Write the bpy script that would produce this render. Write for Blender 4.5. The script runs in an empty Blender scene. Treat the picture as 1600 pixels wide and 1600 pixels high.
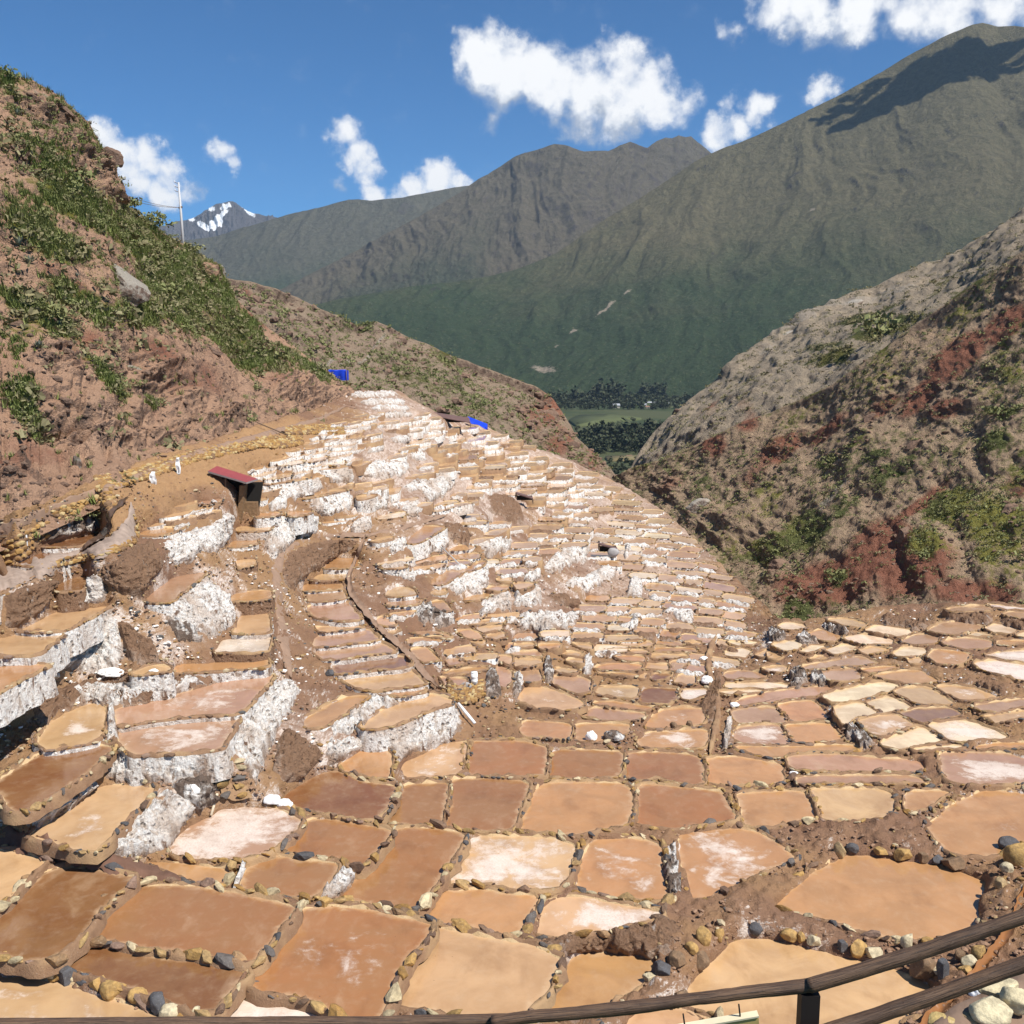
import bpy, bmesh, math, random
import numpy as np
from mathutils import Vector, Matrix

random.seed(7)
RNG = np.random.default_rng(11)
S = bpy.context.scene
COL = S.collection

# ---------------------------------------------------------------- camera
PITCH = math.radians(9.0)
FOV = math.radians(53.0)
cam_data = bpy.data.cameras.new("camera")
cam_data.sensor_width = 36.0
cam_data.lens = 18.0 / math.tan(FOV / 2)
cam_data.clip_start = 0.1
cam_data.clip_end = 60000.0
cam = bpy.data.objects.new("camera", cam_data)
COL.objects.link(cam)
cam.location = (0, 0, 0)
cam.rotation_euler = (math.pi / 2 - PITCH, 0, 0)
S.camera = cam

# ---------------------------------------------------------------- sun, sky, exposure
SUN_DIR = Vector((0.46, -0.36, 0.81)).normalized()          # towards the sun
sun_el = math.asin(SUN_DIR.z)
sun_rot = math.atan2(SUN_DIR.x, SUN_DIR.y)
sd = bpy.data.lights.new("sun", 'SUN')
sd.energy = 5.0
sd.angle = math.radians(0.53)
sd.color = (1.0, 0.955, 0.88)
sun = bpy.data.objects.new("sun", sd)
COL.objects.link(sun)
sun.rotation_euler = (-SUN_DIR).to_track_quat('-Z', 'Y').to_euler()

S.view_settings.view_transform = 'Standard'
S.view_settings.look = 'None'
S.view_settings.exposure = 0.44
S.view_settings.gamma = 1.0
S.view_settings.use_curve_mapping = False
S.cycles.volume_bounces = 0
S.cycles.max_bounces = 5
S.cycles.diffuse_bounces = 2
S.cycles.transparent_max_bounces = 6

F = 800.0 / math.tan(FOV / 2)           # focal length in units of the 1600 px photograph
CP, SP = math.cos(PITCH), math.sin(PITCH)
def ray(px, py):
    u = (np.asarray(px, float) - 800.0) / F
    v = (np.asarray(py, float) - 800.0) / F
    return np.stack([u, CP - v * SP, -SP - v * CP], -1)
def P3(px, py, d):
    """point at bearing (px,py) and distance d along the camera axis"""
    return ray(px, py) * np.asarray(d, float)[..., None]
def at_z(px, py, z):
    r = ray(px, py)
    return r * (np.asarray(z, float) / r[..., 2])[..., None]

# ---------------------------------------------------------------- sky with clouds
world = bpy.data.worlds.new("World")
S.world = world
world.use_nodes = True
def build_world():
    nt = world.node_tree
    N, L = nt.nodes, nt.links
    N.clear()
    out = N.new('ShaderNodeOutputWorld')
    bg = N.new('ShaderNodeBackground')
    bg.inputs['Strength'].default_value = 0.078
    sky = N.new('ShaderNodeTexSky')
    sky.sky_type = 'NISHITA'
    sky.sun_disc = False
    sky.sun_elevation = sun_el
    sky.sun_rotation = sun_rot
    sky.altitude = 3300
    sky.air_density = 1.0
    sky.dust_density = 0.0
    sky.ozone_density = 5.0
    tc = N.new('ShaderNodeTexCoord')
    # one reusable group: cloud density for a direction
    g = bpy.data.node_groups.new("cloud_density", 'ShaderNodeTree')
    g.interface.new_socket("dir", in_out='INPUT', socket_type='NodeSocketVector')
    g.interface.new_socket("density", in_out='OUTPUT', socket_type='NodeSocketFloat')
    gi, go = g.nodes.new('NodeGroupInput'), g.nodes.new('NodeGroupOutput')
    GN, GL = g.nodes, g.links
    blobs = [  # bearing x, y, radius, weight
        (738,84,36,1),(780,108,60,1.1),(838,106,54,1.1),(800,72,34,1),(884,142,56,1.1),(935,148,62,1.15),(975,98,46,1.1),
        (1005,135,52,1.05),(910,185,38,1),(962,182,42,1),(1040,158,40,.9),(1080,152,30,.7),(772,188,26,.55),(945,205,24,.7),
        (1215,8,44,.85),(1270,14,50,.95),(1340,2,56,.95),(1420,8,56,.9),(1490,18,50,.85),(1565,12,52,.85),(1650,10,60,.9),(1240,48,24,.8),(1330,50,22,.75),(1140,52,24,.55),
        (1120,212,32,.9),(1155,205,24,.85),(1188,165,26,.85),(1186,190,20,.7),(1146,168,18,.5),(1284,146,26,.95),(1070,185,26,.55),
        (538,214,32,.9),(566,242,32,.95),(582,272,24,.8),(586,300,24,.85),(536,290,16,.55),
        (650,292,26,1),(688,276,34,1.1),(716,284,22,1),(626,302,24,.9),
        (158,218,28,.9),(192,252,34,.95),(232,248,30,.9),(268,272,28,.85),(212,284,30,.9),(262,300,28,.9),(300,300,22,.55),
        (348,238,24,.95),(362,256,16,.85),(800,300,14,.3),
    ]
    # clouds of the same kind over the rest of the sky
    rr = random.Random(5)
    extra = []
    for k in range(16):
        az = rr.uniform(0.75, 2 * math.pi - 0.75)
        el = rr.uniform(0.12, 0.7)
        extra.append((Vector((math.sin(az) * math.cos(el), math.cos(az) * math.cos(el), math.sin(el))), rr.uniform(.05, .11), rr.uniform(.8, 1.05)))
    # edge warp
    nz = GN.new('ShaderNodeTexNoise'); nz.inputs['Scale'].default_value = 26; nz.inputs['Detail'].default_value = 9; nz.inputs['Roughness'].default_value = .66
    GL.new(gi.outputs[0], nz.inputs['Vector'])
    sub = GN.new('ShaderNodeVectorMath'); sub.operation = 'SUBTRACT'; sub.inputs[1].default_value = (.5, .5, .5)
    GL.new(nz.outputs['Color'], sub.inputs[0])
    sc = GN.new('ShaderNodeVectorMath'); sc.operation = 'SCALE'; sc.inputs['Scale'].default_value = 0.042
    GL.new(sub.outputs[0], sc.inputs[0])
    ad = GN.new('ShaderNodeVectorMath'); ad.operation = 'ADD'
    GL.new(gi.outputs[0], ad.inputs[0]); GL.new(sc.outputs[0], ad.inputs[1])
    acc = None
    items = []
    for (x, y, r, w) in blobs:
        d = ray(x, y); d = d / np.linalg.norm(d)
        items.append((Vector(d), r / F, w))
    items += extra
    for (d, r, w) in items:
        dn = GN.new('ShaderNodeVectorMath'); dn.operation = 'DISTANCE'
        GL.new(ad.outputs[0], dn.inputs[0]); dn.inputs[1].default_value = d
        mr = GN.new('ShaderNodeMapRange'); mr.interpolation_type = 'SMOOTHSTEP'
        mr.inputs['From Min'].default_value = r * 1.45; mr.inputs['From Max'].default_value = r * .1
        mr.inputs['To Min'].default_value = 0; mr.inputs['To Max'].default_value = w
        GL.new(dn.outputs['Value'], mr.inputs['Value'])
        if acc is None: acc = mr.outputs[0]
        else:
            mx = GN.new('ShaderNodeMath'); mx.operation = 'SMOOTH_MAX'; mx.inputs[2].default_value = .15
            GL.new(acc, mx.inputs[0]); GL.new(mr.outputs[0], mx.inputs[1]); acc = mx.outputs[0]
    n2 = GN.new('ShaderNodeTexNoise'); n2.inputs['Scale'].default_value = 46; n2.inputs['Detail'].default_value = 7; n2.inputs['Roughness'].default_value = .52
    GL.new(gi.outputs[0], n2.inputs['Vector'])
    m1 = GN.new('ShaderNodeMath'); m1.operation = 'SUBTRACT'; GL.new(n2.outputs['Fac'], m1.inputs[0]); m1.inputs[1].default_value = .5
    m2 = GN.new('ShaderNodeMath'); m2.operation = 'MULTIPLY_ADD'; GL.new(m1.outputs[0], m2.inputs[0]); lim = GN.new('ShaderNodeMath'); lim.operation = 'MULTIPLY_ADD'; lim.use_clamp = True; GL.new(acc, lim.inputs[0]); lim.inputs[1].default_value = 3.0; lim.inputs[2].default_value = .02; l2 = GN.new('ShaderNodeMath'); l2.operation = 'MULTIPLY'; GL.new(lim.outputs[0], l2.inputs[0]); l2.inputs[1].default_value = 1.7; GL.new(l2.outputs[0], m2.inputs[1]); GL.new(acc, m2.inputs[2])
    GL.new(m2.outputs[0], go.inputs[0])
    a = N.new('ShaderNodeGroup'); a.node_tree = g
    L.new(tc.outputs['Generated'], a.inputs[0])
    off = N.new('ShaderNodeVectorMath'); off.operation = 'ADD'
    off.inputs[1].default_value = (0.020, 0.0, 0.036)
    L.new(tc.outputs['Generated'], off.inputs[0])
    b = N.new('ShaderNodeGroup'); b.node_tree = g
    L.new(off.outputs[0], b.inputs[0])
    alpha = N.new('ShaderNodeMapRange'); alpha.interpolation_type = 'SMOOTHSTEP'
    alpha.inputs['From Min'].default_value = .16; alpha.inputs['From Max'].default_value = 1.0
    L.new(a.outputs[0], alpha.inputs['Value'])
    sh = N.new('ShaderNodeMath'); sh.operation = 'SUBTRACT'
    L.new(b.outputs[0], sh.inputs[0]); L.new(a.outputs[0], sh.inputs[1])
    shr = N.new('ShaderNodeMapRange')
    shr.inputs['From Min'].default_value = -.55; shr.inputs['From Max'].default_value = .24
    shr.inputs['To Min'].default_value = 1; shr.inputs['To Max'].default_value = 0
    L.new(sh.outputs[0], shr.inputs['Value'])
    ramp = N.new('ShaderNodeValToRGB')
    ramp.color_ramp.elements[0].color = (5.2, 5.6, 6.3, 1); ramp.color_ramp.elements[0].position = 0.0
    ramp.color_ramp.elements[1].color = (10.2, 10.2, 10.2, 1); ramp.color_ramp.elements[1].position = .8
    e = ramp.color_ramp.elements.new(.4); e.color = (8.0, 8.3, 8.8, 1)
    L.new(shr.outputs[0], ramp.inputs['Fac'])
    mix = N.new('ShaderNodeMix'); mix.data_type = 'RGBA'
    L.new(alpha.outputs[0], mix.inputs['Factor'])
    tint = N.new('ShaderNodeMix'); tint.data_type = 'RGBA'; tint.blend_type = 'MULTIPLY'; tint.inputs['Factor'].default_value = 1.0
    tint.inputs['B'].default_value = (.40, .87, 1.12, 1)
    L.new(sky.outputs['Color'], tint.inputs['A'])
    L.new(tint.outputs['Result'], mix.inputs['A']); L.new(ramp.outputs['Color'], mix.inputs['B'])
    L.new(mix.outputs['Result'], bg.inputs['Color'])
    L.new(bg.outputs[0], out.inputs['Surface'])
build_world()
# ---------------------------------------------------------------- noise
def _hash(ix, iy, iz):
    h = (ix * 374761393 + iy * 668265263 + iz * 1440662683) & 0xffffffff
    h = ((h ^ (h >> 13)) * 1274126177) & 0xffffffff
    h = ((h ^ (h >> 16)) * 2246822519) & 0xffffffff
    return ((h ^ (h >> 15)) & 0xffff) / 65535.0
def vnoise(P):
    P = np.asarray(P, float)
    i = np.floor(P).astype(np.int64); f = P - i
    u = f * f * f * (f * (f * 6 - 15) + 10)
    r = 0
    for dx in (0, 1):
        wx = u[..., 0] if dx else 1 - u[..., 0]
        for dy in (0, 1):
            wy = u[..., 1] if dy else 1 - u[..., 1]
            for dz in (0, 1):
                wz = u[..., 2] if dz else 1 - u[..., 2]
                r = r + wx * wy * wz * _hash(i[..., 0] + dx, i[..., 1] + dy, i[..., 2] + dz)
    return r
def fbm(P, o=5, gain=.5, lac=2.03):
    P = np.asarray(P, float); s = 0; a = 1; t = 0
    for k in range(o):
        s = s + a * (vnoise(P + 17.3 * k) - .5); t += a; a *= gain; P = P * lac
    return s / t * 2          # about -1..1
def ridge(P, o=5, gain=.5, lac=2.07):
    P = np.asarray(P, float); s = 0; a = 1; t = 0
    for k in range(o):
        n = 1 - np.abs(2 * vnoise(P + 9.1 * k) - 1)
        s = s + a * n; t += a; a *= gain; P = P * lac
    return s / t              # 0..1
def sstep(a, b, x):
    t = np.clip((x - a) / (b - a), 0, 1); return t * t * (3 - 2 * t)

# ---------------------------------------------------------------- objects
def mesh_from(name, verts, faces, mats=(), smooth=True, mat_idx=None, attrs=None):
    """faces: (n,3) or (n,4) array, or list of tuples"""
    me = bpy.data.meshes.new(name)
    if isinstance(faces, np.ndarray):
        verts = np.ascontiguousarray(verts, np.float32); n, k = faces.shape
        me.vertices.add(len(verts)); me.vertices.foreach_set('co', verts.ravel())
        me.loops.add(n * k); me.loops.foreach_set('vertex_index', np.ascontiguousarray(faces, np.int32).ravel())
        me.polygons.add(n); me.polygons.foreach_set('loop_start', np.arange(0, n * k, k, dtype=np.int32))
    else:
        me.from_pydata([tuple(map(float, v)) for v in verts], [], faces)
    for m in mats: me.materials.append(m)
    n = len(me.polygons)
    if mat_idx is not None: me.polygons.foreach_set('material_index', np.asarray(mat_idx, np.int32))
    me.polygons.foreach_set('use_smooth', np.full(n, bool(smooth)))
    if attrs:
        for k, v in attrs.items():
            a = me.attributes.new(k, 'FLOAT', 'POINT'); a.data.foreach_set('value', np.asarray(v, np.float32))
    me.update(calc_edges=True)
    me.validate()
    return me
def tag(o, label=None, cat=None, group=None, kind=None):
    if label: o['label'] = label
    if cat: o['category'] = cat
    if group: o['group'] = group
    if kind: o['kind'] = kind
    return o
def link(name, me, parent=None, loc=None):
    o = bpy.data.objects.new(name, me); COL.objects.link(o)
    if loc is not None: o.location = loc
    if parent is not None: o.parent = parent
    return o
def empty(name, loc=(0, 0, 0)):
    o = bpy.data.objects.new(name, None); COL.objects.link(o)
    o.location = loc; o.empty_display_size = .3
    return o
def grid_faces(nr, nc, wrap=False):
    r = np.arange(nr - 1)[:, None]; c = np.arange(nc if wrap else nc - 1)[None, :]
    c2 = (c + 1) % nc
    a = r * nc + c; b = r * nc + c2; d = (r + 1) * nc + c; e = (r + 1) * nc + c2
    return np.stack([a, b, e, d], -1).reshape(-1, 4)
def resample(pts, n):
    pts = np.asarray(pts, float)
    s = np.r_[0, np.cumsum(np.linalg.norm(np.diff(pts[:, :2], axis=0), axis=1))]
    t = np.linspace(0, s[-1], n)
    return np.stack([np.interp(t, s, pts[:, k]) for k in range(pts.shape[1])], -1)
def merge(protos, xf):
    """protos: (V,Fq); xf: list of (3x3, offset) -> merged arrays"""
    V, Q = protos; nv = len(V)
    R = np.array([x[0] for x in xf]); T = np.array([x[1] for x in xf])
    vv = np.einsum('nij,vj->nvi', R, V) + T[:, None, :]
    ff = Q[None] + (np.arange(len(xf)) * nv)[:, None, None]
    return vv.reshape(-1, 3), ff.reshape(-1, Q.shape[1])
def rotz(a):
    c, s = math.cos(a), math.sin(a); return np.array([[c, -s, 0], [s, c, 0], [0, 0, 1.]])
def rnd_rot(r):
    q = r.normal(size=4); q /= np.linalg.norm(q); w, x, y, z = q
    return np.array([[1-2*(y*y+z*z), 2*(x*y-z*w), 2*(x*z+y*w)], [2*(x*y+z*w), 1-2*(x*x+z*z), 2*(y*z-x*w)], [2*(x*z-y*w), 2*(y*z+x*w), 1-2*(x*x+y*y)]])
def ico(sub):
    bm = bmesh.new(); bmesh.ops.create_icosphere(bm, subdivisions=sub, radius=1)
    V = np.array([v.co[:] for v in bm.verts]); T = np.array([[v.index for v in f.verts] for f in bm.faces]); bm.free()
    return V, T
def box_arr(sx, sy, sz, c=(0, 0, 0)):
    x, y, z = sx / 2, sy / 2, sz / 2
    V = np.array([(-x,-y,-z),(x,-y,-z),(x,y,-z),(-x,y,-z),(-x,-y,z),(x,-y,z),(x,y,z),(-x,y,z)]) + np.array(c)
    Q = np.array([(0,3,2,1),(4,5,6,7),(0,1,5,4),(1,2,6,5),(2,3,7,6),(3,0,4,7)])
    return V, Q
def join_arr(items):
    vs, fs, o = [], [], 0
    for V, Q in items:
        vs.append(V); fs.append(np.asarray(Q) + o); o += len(V)
    return np.concatenate(vs), np.concatenate(fs)
def tube_arr(path, radii, seg=10, caps=True):
    path = np.asarray(path, float); n = len(path); radii = np.broadcast_to(np.asarray(radii, float), (n,))
    tang = np.gradient(path, axis=0); tang /= np.linalg.norm(tang, axis=1)[:, None] + 1e-12
    up = np.array([0, 0, 1.]) if abs(tang[0][2]) < .9 else np.array([1., 0, 0])
    V = []
    for k in range(n):
        a = np.cross(tang[k], up); a /= np.linalg.norm(a); b = np.cross(a, tang[k])
        th = np.arange(seg) * 2 * math.pi / seg
        V.append(path[k] + radii[k] * (np.cos(th)[:, None] * a + np.sin(th)[:, None] * b))
    V = np.concatenate(V); Q = grid_faces(n, seg, True)
    if caps:
        V = np.concatenate([V, path[:1], path[-1:]]); c0, c1 = len(V) - 2, len(V) - 1
        k = np.arange(seg); k2 = (k + 1) % seg
        Q = np.concatenate([Q, np.stack([np.full(seg, c0), k2, k, k], -1)[:, [0, 1, 2, 2]], np.stack([np.full(seg, c1), k + (n-1)*seg, k2 + (n-1)*seg, k2 + (n-1)*seg], -1)])
    return V, Q
def quads_to_list(Q):
    return [tuple(dict.fromkeys(map(int, q))) for q in Q]

# ---------------------------------------------------------------- materials
class NT:
    """small helper to write node trees compactly"""
    def __init__(s, name):
        s.m = bpy.data.materials.new(name); s.m.use_nodes = True
        s.t = s.m.node_tree; s.t.nodes.clear()
        s.out = s.t.nodes.new('ShaderNodeOutputMaterial')
        s.b = s.t.nodes.new('ShaderNodeBsdfPrincipled')
        s.t.links.new(s.b.outputs[0], s.out.inputs['Surface'])
        s.b.inputs['Specular IOR Level'].default_value = .2
    def n(s, typ, **kw):
        nd = s.t.nodes.new(typ)
        for k, v in kw.items(): setattr(nd, k, v)
        return nd
    def put(s, sock, v):
        if v is None: return
        if hasattr(v, 'is_output') or hasattr(v, 'links'): s.t.links.new(v, sock)
        elif isinstance(v, tuple) and len(v) == 3 and sock.type == 'RGBA': sock.default_value = (*v, 1)
        else: sock.default_value = v
    def coord(s, kind='Object'): return s.n('ShaderNodeTexCoord').outputs[kind]
    def pos(s): return s.n('ShaderNodeNewGeometry').outputs['Position']
    def noise(s, vec, scale, detail=4, rough=.55, dist=0.0, col=False):
        nd = s.n('ShaderNodeTexNoise')
        s.put(nd.inputs['Vector'], vec); s.put(nd.inputs['Scale'], scale); s.put(nd.inputs['Detail'], float(detail)); s.put(nd.inputs['Roughness'], rough); s.put(nd.inputs['Distortion'], dist)
        return nd.outputs['Color' if col else 'Fac']
    def voro(s, vec, scale, feature='F1', out='Distance', rnd=1.0):
        nd = s.n('ShaderNodeTexVoronoi', feature=feature)
        s.put(nd.inputs['Vector'], vec); s.put(nd.inputs['Scale'], scale); s.put(nd.inputs['Randomness'], rnd)
        return nd.outputs[out]
    def rng(s, v, a, b, c=0.0, d=1.0, smooth=True):
        nd = s.n('ShaderNodeMapRange'); nd.interpolation_type = 'SMOOTHSTEP' if smooth else 'LINEAR'
        s.put(nd.inputs['Value'], v); s.put(nd.inputs['From Min'], a); s.put(nd.inputs['From Max'], b); s.put(nd.inputs['To Min'], c); s.put(nd.inputs['To Max'], d)
        return nd.outputs[0]
    def math(s, op, a, b=None, c=None, clamp=False):
        nd = s.n('ShaderNodeMath', operation=op); nd.use_clamp = clamp
        s.put(nd.inputs[0], a); s.put(nd.inputs[1], b); s.put(nd.inputs[2], c)
        return nd.outputs[0]
    def vmath(s, op, a, b=None, scale=None):
        nd = s.n('ShaderNodeVectorMath', operation=op)
        s.put(nd.inputs[0], a); s.put(nd.inputs[1], b)
        if scale is not None: s.put(nd.inputs['Scale'], scale)
        return nd.outputs[0]
    def mix(s, f, a, b, blend='MIX'):
        nd = s.n('ShaderNodeMix', data_type='RGBA', blend_type=blend)
        s.put(nd.inputs['Factor'], f); s.put(nd.inputs['A'], a); s.put(nd.inputs['B'], b)
        return nd.outputs['Result']
    def attr(s, name): return s.n('ShaderNodeAttribute', attribute_name=name).outputs['Fac']
    def bump(s, h, strength=.5, dist=.1):
        nd = s.n('ShaderNodeBump'); s.put(nd.inputs['Height'], h); s.put(nd.inputs['Strength'], strength); s.put(nd.inputs['Distance'], dist)
        s.put(s.b.inputs['Normal'], nd.outputs[0])
    def up(s):
        g = s.n('ShaderNodeNewGeometry'); x = s.n('ShaderNodeSeparateXYZ'); s.t.links.new(g.outputs['True Normal'], x.inputs[0]); return x.outputs[2]
    def base(s, v): s.put(s.b.inputs['Base Color'], v); return s
    def rough(s, v): s.put(s.b.inputs['Roughness'], v); return s
def plain(name, c, r=.8, var=.25, scale=8, bump=0):
    m = NT(name); p = m.pos(); n = m.noise(p, scale, 5)
    m.base(m.mix(n, tuple(x * (1 - var) for x in c), tuple(min(1, x * (1 + var)) for x in c))).rough(r)
    if bump: m.bump(n, .6, bump)
    return m.m

def mat_brine():
    m = NT("salt_brine"); oi = m.n('ShaderNodeObjectInfo')
    c = m.coord('Object')
    cx = m.n('ShaderNodeCombineXYZ'); m.put(cx.inputs[0], m.math('MULTIPLY', oi.outputs['Random'], 91.0)); m.put(cx.inputs[1], m.math('MULTIPLY', oi.outputs['Random'], 37.0))
    p = m.vmath('ADD', c, cx.outputs[0])
    n1 = m.noise(p, .55, 5, .6, .6); n2 = m.noise(p, 2.4, 6, .65, .3); n3 = m.noise(p, 14, 4, .7)
    col = m.mix(m.rng(n1, .3, .7), oi.outputs['Color'], m.mix(.5, oi.outputs['Color'], (.30, .165, .075)))
    col = m.mix(m.rng(n2, .45, .85, 0, .35), col, m.mix(.6, oi.outputs['Color'], (.52, .40, .27)))
    edge = m.attr('edge')
    em = m.rng(m.math('ADD', edge, m.math('MULTIPLY', m.math('SUBTRACT', n2, .5), 1.0)), .5, 1.1)
    col = m.mix(m.math('MULTIPLY', em, .5), col, (.60, .42, .25))
    ctr = m.attr('mid')      # 1 at the middle of the pan
    amt = oi.outputs['Alpha']
    s0 = m.math('ADD', m.math('MULTIPLY', ctr, .55), m.math('MULTIPLY', m.math('SUBTRACT', n1, .5), 1.5))
    s1 = m.math('ADD', s0, m.math('MULTIPLY', m.math('SUBTRACT', n2, .5), .75))
    th = m.math('SUBTRACT', .98, m.math('MULTIPLY', amt, 1.08))
    sm = m.rng(s1, th, m.math('ADD', th, .42))
    sm = m.math('MULTIPLY', sm, m.rng(n3, .25, .6, .45, 1.0))
    sm = m.math('MULTIPLY', sm, m.rng(amt, .02, .2, 0, .88))
    salt = m.mix(n2, (.60, .47, .39), (.84, .77, .69))
    col = m.mix(sm, col, salt)
    debris = m.rng(m.voro(p, 1.7), .035, .02, 0, .55)
    col = m.mix(debris, col, (.10, .06, .04))
    n4 = m.noise(m.vmath('MULTIPLY', p, (1.0, .55, 1.0)), .8, 7, .62, .35)
    col = m.mix(m.rng(n4, .30, .50, .42, 0), col, m.mix(1.0, col, (.62, .55, .50), 'MULTIPLY'))
    col = m.mix(m.rng(n4, .54, .75, 0, .22), col, (.62, .45, .29))
    m.base(col)
    m.rough(m.math('MULTIPLY_ADD', sm, .4, m.rng(n2, .3, .7, .07, .22)))
    m.b.inputs['Specular IOR Level'].default_value = .5
    m.bump(m.math('ADD', m.math('MULTIPLY', sm, .6), m.math('MULTIPLY', n3, m.math('MULTIPLY_ADD', sm, .5, .03))), .22, .03)
    return m.m
def mat_rim(dry):
    m = NT("pan_drying_edge" if dry else "mud_rim"); p = m.pos()
    n = m.noise(p, 3.0, 6, .65); n2 = m.noise(p, 17, 5, .7); n0 = m.noise(p, .5, 3)
    if dry:
        col = m.mix(n, (.46, .29, .13), (.66, .50, .30)); col = m.mix(m.rng(n2, .55, .75, 0, .5), col, (.74, .64, .48))
        col = m.mix(m.rng(n0, .5, .7, 0, .7), col, (.36, .20, .10))
    else:
        col = m.mix(n, (.16, .085, .05), (.36, .225, .13)); col = m.mix(m.rng(n2, .6, .75, 0, .55), col, (.62, .52, .42))
        col = m.mix(m.rng(n0, .45, .65, 0, .6), col, (.44, .29, .15))
    m.base(col).rough(.85); m.bump(m.math('ADD', n, n2), .8, .05); return m.m
def mat_ground():
    m = NT("salty_soil"); p = m.pos(); u = m.up()
    n0 = m.noise(p, .11, 5, .6); n1 = m.noise(p, .6, 6, .62); n2 = m.noise(p, 3.2, 6, .7); n3 = m.noise(p, 14, 4, .7)
    col = m.mix(n1, (.175, .092, .056), (.33, .195, .12))
    col = m.mix(m.rng(n0, .42, .62, 0, .65), col, m.mix(n2, (.32, .18, .085), (.44, .27, .13)))
    col = m.mix(m.rng(n2, .6, .75, 0, .6), col, (.40, .30, .24))
    steep = m.rng(u, .93, .62)
    w = m.math('ADD', m.math('MULTIPLY', m.math('SUBTRACT', n1, .5), 2.0), m.math('MULTIPLY', m.math('SUBTRACT', n3, .5), .6))
    w = m.math('ADD', w, m.math('MULTIPLY', steep, .35))
    sal = m.attr('salty')
    w = m.math('ADD', w, m.math('MULTIPLY', sal, .55))
    col = m.mix(m.rng(w, .38, .72, 0, .95), col, m.mix(n2, (.62, .50, .43), (.84, .78, .70)))
    pk = m.math('MULTIPLY', m.rng(m.math('ADD', sal, m.math('MULTIPLY', m.math('SUBTRACT', n1, .5), .7)), .05, .55), .8)
    col = m.mix(pk, col, m.mix(m.rng(n2, .35, .65), (.36, .24, .17), (.66, .53, .45)))
    col = m.mix(m.rng(m.math('ADD', m.math('MULTIPLY', sal, -1.0), m.math('MULTIPLY', m.math('SUBTRACT', n1, .5), .9)), .35, .8, 0, .85), col, m.mix(n2, (.32, .17, .078), (.50, .31, .155)))
    m.base(col).rough(.9); m.bump(m.math('ADD', m.math('MULTIPLY', n2, 1.2), m.math('MULTIPLY', n3, .6)), .9, .16); return m.m
def mat_wall(kind):
    m = NT({'s': "salt_crust", 'g': "salt_streaked_stone", 'e': "streaked_earth"}[kind]); p = m.pos()
    st = m.vmath('MULTIPLY', p, (1.0, 1.0, .38))
    n0 = m.noise(p, .35, 4); n1 = m.noise(st, 1.6, 6, .65, .4); n2 = m.noise(p, 7, 6, .72); v = m.voro(p, 3.4)
    v2 = m.voro(p, 7.5)
    white = m.mix(m.rng(n2, .28, .6), (.56, .46, .39), (.92, .89, .84))
    earth = m.mix(n1, (.13, .07, .045), (.29, .17, .105))
    stone = m.mix(m.voro(p, 3.4, 'F1', 'Color'), (.12, .10, .09), (.30, .19, .10))
    if kind == 's':
        col = m.mix(m.rng(n1, .34, .46, 1, 0), white, earth)
        col = m.mix(m.rng(n0, .48, .68, 0, .8), col, m.mix(n2, (.40, .28, .20), (.70, .57, .47)))
        sp = m.math('MULTIPLY', m.rng(m.math('ADD', v, m.math('MULTIPLY', m.math('SUBTRACT', n2, .5), .3)), .32, .2), m.rng(n0, .35, .6, 1, .35))
        dr = m.noise(m.vmath('MULTIPLY', p, (2.6, 2.6, .3)), 1.5, 5, .6)
        col = m.mix(m.rng(dr, .52, .66, 0, .65), col, m.mix(n2, (.36, .24, .16), (.68, .55, .44)))
        col = m.mix(m.math('MULTIPLY', sp, .6), col, stone)
    elif kind == 'g':
        col = m.mix(m.rng(n1, .46, .6), m.mix(n2, (.10, .075, .06), (.26, .185, .14)), white)
    else:
        col = m.mix(n2, earth, (.33, .20, .12)); col = m.mix(m.rng(n1, .6, .74, 0, .8), col, white)
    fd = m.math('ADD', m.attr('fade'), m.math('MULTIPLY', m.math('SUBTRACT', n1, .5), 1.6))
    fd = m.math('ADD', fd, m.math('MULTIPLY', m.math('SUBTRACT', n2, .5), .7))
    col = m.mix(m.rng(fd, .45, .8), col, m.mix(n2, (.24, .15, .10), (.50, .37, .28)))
    m.base(col).rough(.88); m.bump(m.math('ADD', m.math('MULTIPLY', n1, 1.0), m.math('ADD', m.math('MULTIPLY', n2, .7), m.math('MULTIPLY', m.rng(v, .1, .35), .4))), 1.0, .3); return m.m
def mat_stone():
    m = NT("rim_stone"); oi = m.n('ShaderNodeObjectInfo'); p = m.pos()
    n = m.noise(p, 6, 6, .68); n2 = m.noise(p, 26, 4, .7)
    col = m.mix(m.rng(n, .3, .7), m.mix(.55, oi.outputs['Color'], (.06, .045, .035)), oi.outputs['Color'])
    col = m.mix(m.rng(n2, .58, .72, 0, .6), col, m.mix(.5, oi.outputs['Color'], (.72, .64, .52)))
    m.base(col).rough(.8); m.bump(n, .8, .05); return m.m
def mat_stone_far(name="rim_stones_far", cols=None):
    m = NT(name); p = m.pos(); g = m.n('ShaderNodeNewGeometry')
    r = g.outputs['Random Per Island']; cr = m.n('ShaderNodeValToRGB'); cr.color_ramp.interpolation = 'CONSTANT'
    cols = cols or [(.33,.19,.07),(.11,.105,.10),(.38,.26,.13),(.20,.12,.075),(.55,.44,.28),(.27,.18,.13)]
    el = cr.color_ramp.elements
    while len(el) < len(cols): el.new(.5)
    for k, c in enumerate(cols): el[k].position = k / len(cols); el[k].color = (*c, 1)
    m.put(cr.inputs[0], r); n = m.noise(p, 8, 4)
    m.base(m.mix(n, m.mix(.4, cr.outputs[0], (.05, .04, .03)), cr.outputs[0])).rough(.85); return m.m
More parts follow.
